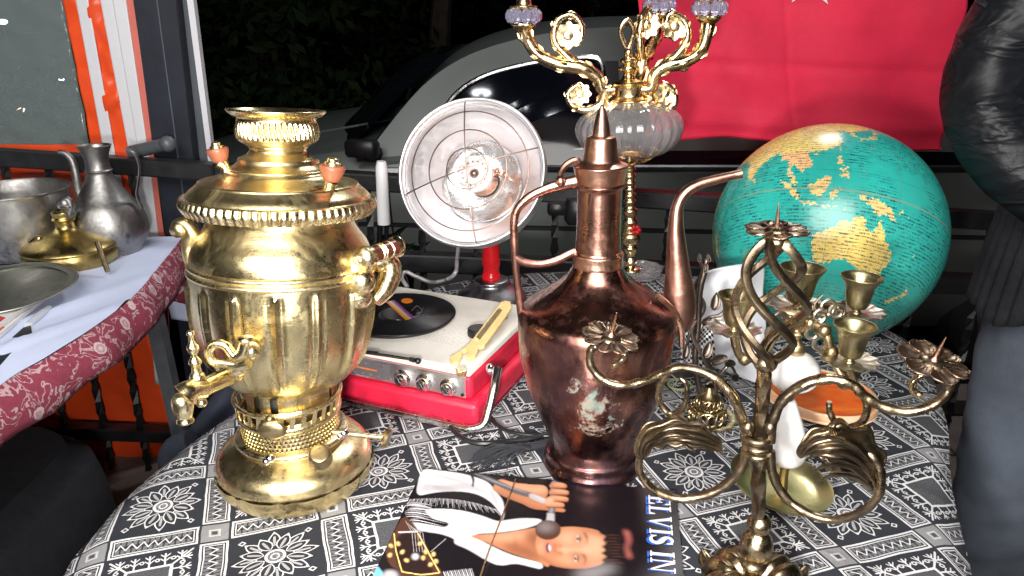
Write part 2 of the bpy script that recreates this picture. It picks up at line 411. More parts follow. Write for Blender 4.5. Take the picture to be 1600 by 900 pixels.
# tree cell
m_ = au.mx(av); along = au.mn(av)
fr = m_.band(.165, .190).mx((m_ < .165)*.16*(t.noise(150, 2, .6, vec=t.uv()) > .5))
tt = (along+.0625).pp(.0625)                         # 0 between trees, .0625 on a tree
tree = (tt > .055)*m_.band(.19, .335)
br = (((m_-.235-tt*0.0)-(.0625-tt)*1.0).ab() < .008).mx((((m_-.285)-(.0625-tt)*1.0).ab() < .008))*(tt > .024)*(m_ < .352)
dot = t.math('SQRT', tt*tt+(m_-.262)*(m_-.262)).band(.010, .022)
diag = ((au-av).ab() < .012)*(m_.band(.19, .34))
tr = fr.mx(tree).mx(br).mx(dot).mx(diag)
cell = fl*(1-par)+tr*par
inS = (du < HW).mx(dv < HW); both = (du < HW)*(dv < HW)
pat = cell*(1-inS)+(SV*(du < HW)*(dv > HW)+SH*(dv < HW)*(du > HW))+gsq*both
edge = (((du-HW).ab() < .006).mx((dv-HW).ab() < .006))
pat = ((pat*(1-edge)).mx(0.0).mn(1.0))*(.62+t.noise(170, 2, .6, vec=t.uv())*.6).mn(1.0)
thr = t.noise(55, 3, .6, vec=t.uv()); fine = t.noise(420, 2, .7, vec=t.uv())
light = t.mix(thr.s, (.50, .50, .52), (.76, .75, .75)); dark = t.mix(fine.s, (.007, .008, .012), (.040, .044, .054))
t.set(col=t.mix(pat, dark, light), rough=.85, spec=.2)
t.bump(pat*.5+fine*.5+t.math('POWER', 1-(t.noise(.9, 3, .5, vec=t.uv(), dist=.6)-.5).ab()*2, 8.0)*2.2, .5, .0018); MAT['tablecloth'] = t.m
# burgundy lace border: pale roses and leaves on wine red
t = NT('lace_border'); vor = t.n('ShaderNodeTexVoronoi', feature='F1'); t.t.links.new(t.uv(), vor.inputs['Vector']); vor.inputs['Scale'].default_value = 4.6; vor.inputs['Randomness'].default_value = .7
d = E_(t, vor.outputs['Distance']); n = t.noise(20, 4, .7, vec=t.uv()); n2 = t.noise(7, 3, .5, vec=t.uv(), dist=1.5)
dd = d+n*.22-.11
ros = dd.band(.0, .30)*(1-dd.band(.26, .30))*(.55+.45*((dd*34).sin() > -.1)) if True else d
leaf = (n2.band(.55, .60))
msk = ros.mx(leaf*.7).mn(1.0)
t.set(col=t.mix(msk, t.mix(n.s, (.16, .015, .035), (.34, .06, .10)), (.60, .46, .48)), rough=.85); t.bump(msk+t.noise(300, 2, .6, vec=t.uv()), .3, .001); MAT['lace_border'] = t.m

# ---------------------------------------------------------------- ground
def sheet(name, x0, x1, y0, y1, z, m, n=2):
    mb = MB().grid(lambda a, b: (x0+(x1-x0)*a, y0+(y1-y0)*b, z), n, n); return struct(mb.build(name, m, smooth=False))
sheet('road', -80, 80, 2.36, 80, -.15, 'asphalt')
sheet('ground', -80, 80, -60, 2.24, -.012, 'asphalt')
kb = MB().box((0, 2.3, -.06), (40, .12, .2)).build('kerb', 'paving', smooth=False); struct(kb)
pv = bpy.data.objects.new('pavement', None); col.objects.link(pv); pv['kind'] = 'structure'; OFF['pavement'] = Vector((0, 0, 0))
random.seed(3); pm = None
for ix in range(-11, 8):
    for iy in range(0, 9):
        x = ix*.30+(iy % 2)*.15; y = .15+iy*.24
        if pm is None:
            pm = MB().box((0, 0, 0), (.292, .232, .03), bev=.004).build('paving_stone', 'paving', pv, smooth=False); o = pm
        else: o = pm.copy(); col.objects.link(o)
        o.location = (x, y, -.004+random.uniform(-.0015, .0015)); o.rotation_euler = (0, 0, random.uniform(-.006, .006))
# ---------------------------------------------------------------- main table and its cloth
outl = [(-.43, .60), (-.432, .70), (-.412, .82), (-.37, .93), (-.32, 1.1), (-.25, 1.3), (-.12, 1.45), (.1, 1.52), (.32, 1.51), (.5, 1.42), (.645, 1.24), (.655, 1.12),
        (.60, .95), (.51, .76), (.42, .56), (.33, .40), (.1, .30), (-.2, .30), (-.38, .40)]
OUT = cr([(x, y, 0) for x, y in outl], 8, True)
NO = len(OUT); CEN = Vector((.10, .90, 0))
tb = thing('folding_table', 'square-legged display table hidden under the black and white patterned cloth', 'table', (.1, .9, 0))
top = [Vector((p.x, p.y, TZ-.004)) for p in OUT]
MB().prism([CEN+(p-CEN)*.985+Vector((0, 0, TZ-.006)) for p in [Vector((q.x, q.y, 0)) for q in OUT]], (0, 0, -.025)).build('tabletop', 'wood_dark', tb, smooth=False)
for x, y in ((-.25, .55), (.3, .55), (.42, 1.25), (-.12, 1.25)):
    MB().box((x, y, (TZ-.03)/2), (.035, .035, TZ-.034), bev=.004).build('leg', 'leg_grey', tb, smooth=False)
ANG = math.radians(18); PT = .12; A0 = (0, 0)
def cuv(x, y):
    dx, dy = x-A0[0], y-A0[1]; c, s_ = math.cos(ANG), math.sin(ANG)
    return ((dx*c+dy*s_)/PT+.8+21, (-dx*s_+dy*c)/PT+.0+20)
cl = MB(); cl.uv = []
NR = 90; NS = 16
dirs = []
for i in range(NO):
    tg = (OUT[(i+1) % NO]-OUT[i-1]).normalized(); nrm = Vector((tg.y, -tg.x, 0))
    if nrm.dot(OUT[i]-CEN) < 0: nrm = -nrm
    dirs.append(nrm)
rows = []
for j in range(NR+1):
    k = j/NR
    for i in range(NO):
        p = CEN+(OUT[i]-CEN)*k
        z = TZ+.0030*noise.noise(Vector((p.x*9, p.y*9, 0)))+.0025*max(0, noise.noise(Vector((p.x*16+p.y*9, p.y*5, 4))))**.7-.0030
        edge_ = 1-k
        if k > .96: z -= .004*((k-.96)/.04)**2
        cl.v.append(Vector((p.x, p.y, z))); cl.uv.append(cuv(p.x, p.y))
drop = .34
for j in range(1, NS+1):
    s_ = drop*j/NS
    for i in range(NO):
        p = OUT[i]; nn = dirs[i]
        a = i/NO*2*PI; ang = 0
        rr = .022
        if s_ < rr*PI/2: o_ = rr*math.sin(s_/rr); z = -(rr-rr*math.cos(s_/rr))
        else: o_ = rr; z = -rr-(s_-rr*PI/2)
        fold = .016*math.sin(a*17+math.sin(a*5)*1.5)*min(1, s_/.2)
        o_ += fold-.01*min(1, s_/.3)
        q = Vector((p.x, p.y, TZ-.006+z))+nn*o_
        cl.v.append(q); cl.uv.append(cuv(p.x+nn.x*s_, p.y+nn.y*s_))
for j in range(NR+NS):
    for i in range(NO):
        i2 = (i+1) % NO; cl.f.append((j*NO+i, j*NO+i2, (j+1)*NO+i2, (j+1)*NO+i))
o = cl.build('tablecloth', 'tablecloth', angle=180)
tag(o, 'black and white tablecloth woven with flowers and zigzag bands, draped over the display table', 'tablecloth')

# ---------------------------------------------------------------- left stall table with blue cloth and lace border
def LT(px, py, h=0.0): return G(px, py, h)
E0 = LT(-60, 655); E1 = LT(287, 368)
edge_pts = cr([LT(-330, 900), LT(-160, 745), LT(0, 605), LT(75, 560), LT(150, 512), LT(211, 462), LT(255, 410), LT(287, 370)], 8)
lt = thing('trestle_table', 'grey metal legged stall table under the pale blue cloth at the left', 'table', (-1.1, 1.4, 0))
ctop = [p.copy() for p in edge_pts]; farz = TZ
E1 = edge_pts[-1]; back = [Vector((E1.x-.9, E1.y+.12, TZ)), Vector((-1.9, .9, TZ)), Vector((-1.6, .35, TZ))]
MB().prism([p+Vector((-.012, 0, -.006)) for p in ctop]+[p+Vector((0, 0, -.006)) for p in back], (0, 0, -.02)).build('tabletop', 'wood_dark', lt, smooth=False)
pl = [GF(222, 440, .66), GF(283, 700, .12)]
def legbar(a, b, wdt, nme='leg'):
    MB().tube([a, b], wdt, 4, square=True).build(nme, 'leg_grey', lt, smooth=False)
Yl = edge_pts[-1].y-.22
legbar(At(232, 452, Yl), At(292, 720, Yl+.02), .022)
legbar(Vector((-1.7, .6, .72)), Vector((-1.7, .6, 0)), .022); legbar(Vector((-1.75, 1.6, .72)), Vector((-1.75, 1.6, 0)), .022)
legbar(At(232, 452, Yl)+Vector((0, 0, -.55)), At(232, 452, Yl)*1.0+Vector((.02, 0, -.73)), .022)
bc = MB(); bc.uv = []
N = len(edge_pts)
cloth_rows = []
inner = [Vector((-1.75+(.12*(i/(N-1))), edge_pts[i].y*.9+.15, TZ)) for i in range(N)]
for j in range(61):
    k = j/60
    for i in range(N):
        p = inner[i].lerp(edge_pts[i], k)
        z = .0012+.007*max(0, noise.noise(Vector((p.x*6, p.y*4, 3))))+.012*math.exp(-((p.x+.78-.05*p.y+.0)/.02)**2)*0
        # one soft crease running across the cloth
        cpx = (p.x+.80)+(p.y-1.15)*-.45; z += .010*math.exp(-(cpx/.010)**2)*max(0, 1-abs(p.y-1.12)*2.6)+.006*math.exp(-((cpx+.10)/.014)**2)*max(0, 1-abs(p.y-1.3)*3)
        bc.v.append(Vector((p.x, p.y, TZ+z)))
for j in range(60):
    for i in range(N-1): bc.f.append((j*N+i, j*N+i+1, (j+1)*N+i+1, (j+1)*N+i))
bc.uv = None
tc = bc.build('blue_tablecloth', 'cloth_blue', angle=180)
tag(tc, 'pale blue cloth with a burgundy floral lace border, spread over the left stall table', 'tablecloth')
OFF[tc.name] = Vector((0, 0, 0))
lb = MB(); lb.uv = []; low = cr([LT(-360, 1010, -.04), At(-160, 890, 1)*0+LT(-160, 890, -.07), LT(0, 722, -.07), LT(75, 655, -.07), LT(150, 592, -.07), LT(215, 535, -.07), LT(262, 494, -.07), LT(298, 462, -.07)], 8)
acc = 0
for j in range(7):
    acc = 0
    for i in range(N):
        if i: acc += (edge_pts[i]-edge_pts[i-1]).length
        k = j/6; a = edge_pts[i]; b = Vector((a.x+.024, a.y-.004, a.z-.070-.006*math.sin(acc*30)))
        p = a.lerp(b, k); p.x += .012*math.sin(k*PI)+.006*math.sin(acc*34)*k
        lb.v.append(p+Vector((0, 0, .002))); lb.uv.append((acc*4.2, k*.37))
for j in range(6):
    for i in range(N-1): lb.f.append((j*N+i, (j+1)*N+i, (j+1)*N+i+1, j*N+i+1))
lbo = lb.build('lace_border', 'lace_border', tc, angle=180); solid(lbo, .002)
# the far end of the cloth hangs down too
YE_ = edge_pts[-1].y-.01
def drape(q, nme, m, dy):
    mb = MB(); mb.uv = []
    def f(a, b): 
        x = (q[0][0]*(1-a)+q[1][0]*a)*(1-b)+(q[3][0]*(1-a)+q[2][0]*a)*b; y = (q[0][1]*(1-a)+q[1][1]*a)*(1-b)+(q[3][1]*(1-a)+q[2][1]*a)*b
        p = At(x, y, YE_+dy); p.y += .008*math.sin(a*8+b*2); mb.uv.append((a*.6, b*.6)); return p
    mb.grid(f, 14, 10); o = mb.build(nme, m, tc, angle=180); solid(o, .002)
drape([(284, 376), (420, 374), (420, 492), (250, 468)], 'lace_corner', 'lace_border', .01)
drape([(258, 462), (420, 478), (420, 508), (266, 500)], 'hanging_hem', 'cloth_blue', .014)
# ---------------------------------------------------------------- railing
YR = 1.74
R0, R1 = At(-260, 228, 1.86), At(340, 268, 1.79); R2 = At(1560, 345, 1.70)
rl = thing('railing', 'black iron railing with twisted balusters running behind both stall tables', 'railing', (R1.x, R1.y, 0))
def rail(a, b, h, nme='top_rail'):
    d = (b-a); L = d.length; q = d.to_track_quat('X', 'Z').to_matrix().to_4x4(); q.translation = (a+b)/2
    MB().box((0, 0, 0), (L, .045, h), bev=.004).xf(q).build(nme, 'blackened_steel', rl, smooth=False)
rail(R0, R1, .040); rail(R1, R2, .040)
lz = .48
rail(Vector((R0.x, R0.y, .17)), Vector((R1.x, R1.y, .17)), .035, 'bottom_rail'); rail(Vector((R1.x, R1.y, .17)), Vector((R2.x, R2.y, .17)), .035, 'bottom_rail')
rail(At(340, 396, 1.79), At(1560, 445, 1.70), .045, 'middle_rail')
def balu(x, y, z0, z1):
    r0 = .0085; P = [Vector((x, y, z0+(z1-z0)*i/24)) for i in range(25)]
    return MB().tube(P, r0*1.25, 4, twist=(PI*5 if z1-z0 < .6 else PI*9), square=True).build('baluster', 'blackened_steel', rl, smooth=False)
b0 = None
for i, px in enumerate([-90, 5, 77, 145, 210]):
    p = At(px, 255, 1.83); fr = (p.x-R0.x)/(R1.x-R0.x); balu(p.x, R0.y+(R1.y-R0.y)*fr, .05, R0.z+(R1.z-R0.z)*fr-.015)
for px in [572, 655, 742, 868, 1046, 1130, 1290, 1440, 1540]:
    p = At(px, 300, 1.75); fr = (p.x-R1.x)/(R2.x-R1.x); q = R1.lerp(R2, fr); balu(q.x, q.y, .1, q.z-.015)
cb = At(905, 330, YR-.03); MB().box((cb.x, cb.y, cb.z), (.07, .05, .06), bev=.012).box((cb.x-.05, cb.y, cb.z+.006), (.05, .03, .028), bev=.006).build('rail_clamp', 'black_plastic', rl)
# ---------------------------------------------------------------- striped tarpaulin wall with clear window, black post
YT = 1.94
tw = thing('tarpaulin_wall', 'orange and white plastic tarpaulin wall with a clear window, behind the left table', 'tarpaulin', (At(150, 300, YT).x, YT, 0))
def strippoly(pts, m, nme, dy=0.0, th=.004, wr=0.0, parent=tw, cols=10):
    """band between a left and a right edge, each given as pixel rows [(y, xl, xr)] on the tarpaulin's plane"""
    mb = MB(); n = len(pts); rowsn = (n-1)*6+1
    ys = [p[0] for p in pts]
    def f(a, b):
        y = ys[0]+(ys[-1]-ys[0])*b; xl = float(np.interp(y, ys, [p[1] for p in pts])); xr = float(np.interp(y, ys, [p[2] for p in pts]))
        q = At(xl+(xr-xl)*a, y, YT+dy); 
        if wr: q.y -= wr*(noise.noise(Vector((q.x*16, q.z*22, dy*50)))+.6*noise.noise(Vector((q.x*30, q.z*40, 3))))
        return q
    mb.grid(f, cols, 60); o = mb.build(nme, m, parent, angle=180); solid(o, th); return o
strippoly([(-40, -260, 88), (0, -260, 98), (228, -240, 140)], 'clear_film' if 'clear_film' in MAT else 'glass', 'clear_window', .0, .0015, .004, cols=40)
strippoly([(-40, 88, 118), (0, 99, 120), (228, 143, 168)], 'tarp_orange', 'orange_strip', -.004, wr=.004)
strippoly([(-40, 112, 132), (0, 119, 138), (250, 165, 182), (380, 200, 214)], 'tarp_white', 'white_strip', -.008)
strippoly([(-40, 128, 152), (0, 136, 158), (240, 178, 205), (380, 214, 228)], 'tarp_orange', 'orange_strip', -.003, wr=.012, cols=24)
strippoly([(-40, 150, 172), (0, 157, 178), (238, 202, 219), (380, 224, 238), (600, 243, 254)], 'tarp_white', 'white_strip', -.007)
strippoly([(-40, 170, 194), (0, 176, 197), (240, 217, 232), (380, 236, 249), (600, 252, 262)], 'tarp_white', 'white_strip', -.010)
strippoly([(-40, 190, 206), (0, 195, 210), (240, 230, 240), (380, 247, 258), (600, 260, 268)], 'tarp_rose', 'rose_strip', -.006)
strippoly([(226, -300, 160), (246, -300, 166)], 'tarp_orange', 'window_frame', -.006, wr=.003, cols=30)
strippoly([(246, -300, 172), (470, -260, 222), (640, -200, 262), (760, -160, 290)], 'tarp_orange', 'orange_panel', .004, wr=.008, cols=60)
strippoly([(232, 296, 333), (420, 310, 350), (760, 330, 372)], 'tarp_orange', 'orange_panel', .004, wr=.004)
for nme, xl, xr, xl2, xr2, m, dy in (('post_front_face', 203, 274, 284, 342, 'post_black', -.10), ('post_side_face', 268, 296, 334, 356, 'post_grey', -.06)):
    pass
pt = thing('tent_post', 'black steel tent post with a pale side strip, behind the samovar', 'post', (At(270, 300, 1.86).x, 1.86, 0))
def slab(quad, Y, d, m, nme, parent):
    MB().prism([At(x, y, Y) for x, y in quad], (0, d, 0)).build(nme, m, parent, smooth=False)
def lowz(px0, py0, px1, py1, Y, zt=0.0):   # extend an edge line down to the floor
    a, b = At(px0, py0, Y), At(px1, py1, Y); t = (zt-a.z)/(b.z-a.z); return a.lerp(b, t)
def leanbar(e0, e1, Y, d, m, nme, parent):
    """bar between a left edge line and a right edge line (each two photo points), from above the frame to the floor"""
    def up(e): a, b = At(*e[0], Y), At(*e[1], Y); t = (2.35-a.z)/(b.z-a.z); return a.lerp(b, t)
    lo0, lo1 = lowz(*e0[0], *e0[1], Y), lowz(*e1[0], *e1[1], Y)
    MB().prism([up(e0), up(e1), lo1, lo0], (0, d, 0)).build(nme, m, parent, smooth=False)
leanbar(((208, 0), (240, 230)), ((274, 0), (302, 250)), 1.86, .06, 'post_black', 'post_face', pt)
leanbar(((244, 0), (275, 230)), ((246, 0), (277, 230)), 1.857, .01, 'post_grey', 'post_seam', pt)
leanbar(((275, 0), (304, 250)), ((292, 0), (326, 250)), 1.90, .05, 'post_grey', 'post_side', pt)
leanbar(((292, 0), (325, 250)), ((302, 0), (333, 250)), 1.89, .02, 'tarp_white', 'white_strip', pt)
a_, b_ = At(205, 238, 1.83), At(262, 225, 1.80)
MB().tube([a_, b_], .016, 10).ball(tuple(b_), .02, 10, 6).build('strut', 'leg_grey', pt)
# ---------------------------------------------------------------- silver car on the road
YC = 2.75
car = thing('parked_car', 'silver grey car parked on the road behind the railing and red flag', 'car', (At(1100, 400, YC).x, YC+.85, -.15))
def Cp(px, py, dy=0.0): return At(px, py, YC+dy)
RZ = -.15
def xz(px, py): p = At(px, py, YC); return p.x, p.z
xh, _ = xz(430, 230); xA, zb = xz(622, 262)
# body shell: cross-sections along x, each a half profile mirrored; z belt line, tumblehome above
yc = YC+.87
xs = np.linspace(-1.75, 3.2, 90)
zbelt = lambda x: float(np.interp(x, [-1.75, -1.6, -1.1, -.55, .4, 2.6, 3.0, 3.2], [.45, .60, .72, .80, .86, .93, .90, .6]))
def sect(x):
    zb_ = zbelt(x); e = 1-.10*max(0, (-1.0-x)/.75)**2-.08*max(0, (x-2.7)/.5)**2
    pts = [(-.78, .06), (-.855, .16), (-.87, .42), (-.872, .60*zb_/.86), (-.855, zb_-.05), (-.825, zb_), (-.60, zb_+.035), (0, zb_+.055)]
    return [(y*e, z) for y, z in pts]+[(-y*e, z) for y, z in pts[-2::-1]]
bm_ = MB()
bm_.grid(lambda a, b: (lambda s_: (xs[int(round(b*89))], yc+s_[int(round(a*14))][0], s_[int(round(a*14))][1]-.0))(sect(xs[int(round(b*89))])), 15, 90)
bm_.f.append(tuple(range(15))); bm_.f.append(tuple(range(89*15, 90*15))[::-1])
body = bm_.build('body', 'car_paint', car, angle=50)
# greenhouse: roof skin following the traced roof line, tumblehome of .17 m
roofpx = [(560, 262), (600, 205), (660, 135), (720, 92), (790, 66), (870, 50), (960, 42), (1080, 40), (1200, 44)]
roof = []
for px, py in roofpx: p = At(px, py, YC+.17); roof.append((p.x, p.z))
roof += [(roof[-1][0]+.9, roof[-1][1]-.04), (2.75, .98)]
rc = cr([(x, 0, z) for x, z in roof], 8); n = len(rc)
def roofpt(a, b):
    p = rc[int(round(b*(n-1)))]; zb_ = .86; k = max(0, (p.z-zb_))/.40
    hw = .83-.17*min(1, k); y = (a*2-1)
    crown = .035*(1-y*y)*min(1, k*2)
    return (p.x, yc+y*hw, p.z+crown)
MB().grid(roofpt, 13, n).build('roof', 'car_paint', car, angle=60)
def facep(px, py, inset=0.0):          # point on the tilted side-window surface through this pixel
    lo, hi = YC+.0, YC+.35
    for _ in range(30):
        m_ = (lo+hi)/2; p = At(px, py, m_); want = YC+.04+.42*(p.z-.86)
        if m_ < want: lo = m_
        else: hi = m_
    p = At(px, py, m_); p.y += inset; return p
def facepoly(pts, m, nme, inset=0.0, th=.012, sm=True, parent=car):
    MB().prism([facep(x, y, inset) for x, y in pts], (0, th, 0)).build(nme, m, parent, smooth=False)
# side sheet metal around the window (door frame + pillar), window glass proud of it, bright trim arc
frame = [(560, 262), (600, 205), (660, 135), (720, 92), (790, 66), (870, 50), (960, 42), (1080, 40), (1300, 44), (1560, 60), (1700, 262)]
fr2 = [(p.x, p.y, p.z) for p in cr([(x, y, 0) for x, y in frame], 6)]
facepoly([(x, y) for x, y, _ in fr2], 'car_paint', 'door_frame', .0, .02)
win = [(648, 258), (680, 200), (712, 150), (760, 120), (832, 102), (890, 95), (925, 94), (938, 104), (941, 150), (946, 258)]
facepoly([(x, y) for x, y, _ in [(p.x, p.y, 0) for p in cr([(x, y, 0) for x, y in win[:8]], 6)]]+win[8:], 'car_glass', 'side_window', -.006, .006)
win2 = [(975, 258), (972, 120), (985, 98), (1060, 86), (1200, 84), (1380, 92), (1480, 120), (1540, 200), (1560, 258)]
facepoly(win2, 'car_glass', 'side_window', -.006, .006)
arc = cr([facep(x, y, -.012) for x, y in [(676, 200), (712, 147), (760, 117), (832, 98), (890, 91), (925, 90), (940, 101), (944, 150)]], 8)
MB().tube(arc, .010, 8).build('window_trim', 'chrome', car)
MB().tube([facep(641, 262, -.01), facep(1560, 262, -.01)], .012, 6).build('belt_trim', 'car_black', car)
facepoly([(945, 95), (966, 95), (972, 258), (949, 258)], 'car_black', 'door_pillar', -.004, .004)
ws = [(520, 262), (590, 205), (655, 137), (716, 93)]
wa = cr([At(x, y, YC+.17) for x, y in ws], 6)
def wpt(a, b):
    p = wa[int(round(b*(len(wa)-1)))]; y = a*2-1; k = max(0, p.z-.80)/.45
    return (p.x-.03-.16*(1-y*y), yc+y*(.78-.15*min(1, k)), p.z+.012)
MB().grid(wpt, 15, len(wa)).build('windscreen', 'car_glass', car, angle=180)
# door seams, handle, mirror, wheels, lamps
for x0, x1 in ((603, 612), (952, 960)):
    p0 = Cp(x0, 268, -.004); p1 = Vector((Cp(x1, 268).x+.01, YC-.004, .20)); MB().tube([p0, p1], .004, 5).build('door_seam', 'car_black', car)
MB().tube([Cp(560, 350, -.003), Cp(1560, 372, -.003)], .009, 6).build('side_moulding', 'car_black', car)
h = Cp(880, 300, -.02); MB().tube([h+Vector((-.07, .03, 0)), h+Vector((-.05, 0, 0)), h+Vector((.05, 0, 0)), h+Vector((.07, .03, 0))], .010, 8).build('door_handle', 'car_paint', car)
m0 = At(566, 232, YC-.08); MB().box(tuple(m0), (.12, .06, .06), rz=-.25, bev=.012).tube([m0, m0+Vector((.05, .16, -.06))], .03, 8).build('wing_mirror', 'car_black', car)
for x in (-.98, 2.05):
    wl = MB().lathe([(.0001, -.10), (.19, -.10), (.30, -.085), (.315, -.05), (.315, .05), (.30, .085), (.19, .09)], (0, 0), 36).xf(Matrix.Translation((x, YC+.10, .165)) @ Matrix.Rotation(PI/2, 4, 'X')).build('wheel', 'rubber', car)
    MB().lathe([(.0001, .115), (.05, .11), (.12, .095), (.185, .102), (.195, .09)], (0, 0), 30, mod=lambda a, i, z: 1).xf(Matrix.Translation((x, YC+.10, .165)) @ Matrix.Rotation(PI/2, 4, 'X')).build('rim', 'aluminium', wl)
hl = MB().ball((-1.66, YC+.16, .55), .11, 14, 8, (.8, 1, .6)).build('headlight', 'glass', car)
MB().tube([Cp(455, 214, .1), Cp(560, 196, .12), Cp(640, 182, .5)], .004, 5).build('wiper', 'car_paint', car)
for ob in [o for o in bpy.data.objects if o.parent == car]: pass
# ---------------------------------------------------------------- red flag on a line in front of the car
YF = 2.12
fl_ = thing('hanging_flag', 'big crimson flag with white star and crescent hung in front of the parked car', 'flag', (At(1250, 100, YF).x, YF, At(1250, 100, YF).z))
top_z = At(1250, -330, YF).z
def fpt(a, b):
    lx = np.interp(b, [0, .62, 1], [960, 1000, 1020]); rx = np.interp(b, [0, .60, .82, 1], [1518, 1508, 1486, 1478])
    ty = -330; by = np.interp(a, [0, .25, .5, .75, 1], [222, 214, 222, 234, 238])
    px = lx+(rx-lx)*a; py = ty+(by-ty)*b
    p = At(px, py, YF); k = b
    d = .022*math.sin(a*5+b*2.2)*(.4+.6*k)+.008*math.sin(a*17-b*9)*k+.005*math.sin(b*20+a*6)*(.3+.7*a)
    d += .006*math.exp(-((py-95-20*a)/7)**2) + .0025*math.exp(-((a-.42-.05*b)/.008)**2) - .012*math.exp(-((py-185-18*a)/12)**2)+.010*noise.noise(Vector((a*5, b*9, 2)))
    p.y += d; return p
ff = MB().grid(fpt, 110, 90).build('cloth', 'flag_red', fl_, angle=180); solid(ff, .0015)
MB().tube([fpt(a, .9945)+Vector((0, -.003, 0)) for a in np.linspace(0, 1, 80)], .0035, 6, flat=.6).build('bottom_hem', 'flag_red', fl_)
def star(cx, cy, R, rot):
    pts = [];
    for i in range(10):
        a = rot+i*PI/5; rr = R if i % 2 == 0 else R*.382; pts.append((cx+rr*math.cos(a), cy+rr*math.sin(a)))
    return pts
def onflag(px, py):
    b = (py+330)/(222+330); lx = np.interp(b, [0, .62, 1], [960, 1000, 1020]); rx = np.interp(b, [0, .60, .82, 1], [1518, 1508, 1486, 1478]); a = (px-lx)/(rx-lx)
    q = fpt(a, b); q.y -= .004; return q
def flagshape(outer, c, nme):
    n = len(outer); v = [onflag(*c)]; f = []
    K = 8
    for k in range(1, K+1):
        for x, y in outer: v.append(onflag(c[0]+(x-c[0])*k/K, c[1]+(y-c[1])*k/K))
    for i in range(n): f.append((0, 1+i, 1+(i+1) % n))
    for k in range(K-1):
        for i in range(n): j = (i+1) % n; f.append((1+k*n+i, 1+(k+1)*n+i, 1+(k+1)*n+j, 1+k*n+j))
    MB().add(v, f).build(nme, 'flag_white', fl_, angle=180)
flagshape(star(1263, -32, 45, PI/2+PI/5), (1263, -32), 'star')
mc = MB(); K = 40; vs = []
for i in range(K+1):
    a = PI/2+.55-.0+(2*PI-1.1)*i/K - PI/2 - .0
    a = .55+(2*PI-1.1)*i/K
    ox, oy = 1250+110*math.cos(a), -190+110*math.sin(a)
    ix, iy = 1272+88*math.cos(a*1.0), -190+88*math.sin(a*1.0)
    vs += [onflag(ox, oy), onflag(ix, iy)]
mc.add(vs, [(2*i, 2*i+2, 2*i+3, 2*i+1) for i in range(K)]).build('crescent', 'flag_white', fl_, angle=180)
MB().tube([At(900, -330, YF), At(1580, -330, YF)], .008, 8).build('flag_rope', 'tarp_white', fl_)
# ---------------------------------------------------------------- night trees and far street lamps
def tree(x, y, h, rx, rz_, seed, m, label):
    rnd = random.Random(seed)
    t_ = thing('broadleaf_tree', label, 'tree', (x, y, -.15), 'trees across the dark street')
    P = cr([(x, y, -.15), (x+rnd.uniform(-.15, .15), y, h*.35), (x+rnd.uniform(-.3, .3), y, h*.7)], 6)
    tk = MB().tube(P, [.16, .11, .06], 8)
    lv = MB(); C = []
    for i in range(9):
        a = rnd.uniform(0, 2*PI); q = Vector((x+rx*.6*math.cos(a)*rnd.uniform(.3, 1), y+rx*.6*math.sin(a)*rnd.uniform(.3, 1), h*.55+rz_*rnd.uniform(-.5, .8)))
        tk.tube([P[8], P[10].lerp(q, .5), q], [.05, .03, .01], 6); C.append(q)
    for i in range(2600):
        c = rnd.choice(C); d = Vector((rnd.gauss(0, 1), rnd.gauss(0, 1), rnd.gauss(0, 1))).normalized()*rx*.42*rnd.random()**.5
        p = c+d; s_ = rnd.uniform(.05, .10); u = Vector((rnd.gauss(0, 1), rnd.gauss(0, 1), rnd.gauss(0, 1))).normalized(); v_ = u.orthogonal().normalized()
        lv.add([p-u*s_, p+v_*s_*.45, p+u*s_, p-v_*s_*.45], [(0, 1, 2, 3)])
    tk.build('trunk', 'bark', t_); lv.build('crown', m, t_, smooth=False)
tree(-2.2, 7.5, 3.2, 1.7, 1.2, 1, 'foliage', 'dark green roadside tree across the street, seen through the clear tarpaulin window')
tree(-.9, 8.5, 3.6, 1.9, 1.3, 2, 'foliage', 'tall dark tree across the street, right of the tent post and above the samovar')
tree(1.1, 9.5, 3.8, 2.0, 1.3, 3, 'foliage_dark', 'nearly black tree across the street, above the roof of the parked car')
hd = MB(); rnd = random.Random(5)
for i in range(7000):
    p = Vector((rnd.uniform(-6, 4), rnd.uniform(6.0, 6.8), rnd.uniform(-.15, .75+.2*math.sin(i)))); s_ = rnd.uniform(.04, .08); u = Vector((rnd.gauss(0, 1), rnd.gauss(0, 1), rnd.gauss(0, 1))).normalized(); v_ = u.orthogonal().normalized()
    hd.add([p-u*s_, p+v_*s_*.5, p+u*s_, p-v_*s_*.5], [(0, 1, 2, 3)])
ho = hd.build('hedge', 'foliage', smooth=False); ho['kind'] = 'stuff'; tag(ho, 'low dark hedge along the far side of the night street', 'hedge')
def streetlamp(px, py, Y, r, label, m='lamp_glow', dome=False):
    p = At(px, py, Y); s_ = thing('street_lamp', label, 'street lamp', (p.x, p.y, -.15), 'distant street lamps')
    MB().tube([Vector((p.x, p.y, -.15)), Vector((p.x, p.y, p.z))], .03, 6).build('pole', 'blackened_steel', s_)
    MB().ball((p.x, p.y, p.z), r, 10, 6, (1.4, 1, .7)).build('lamp_head', m, s_)
streetlamp(65, 125, 14, .045, 'far street lamp seen through the clear window, left of a dimmer one'); streetlamp(96, 124, 15, .035, 'far street lamp seen through the clear window, beside the orange strip')
streetlamp(33, 172, 12, .05, 'brightest low lamp seen through the clear window', 'lamp_glow_warm'); streetlamp(4, 34, 14, .06, 'highest far lamp at the left, seen through the clear window')

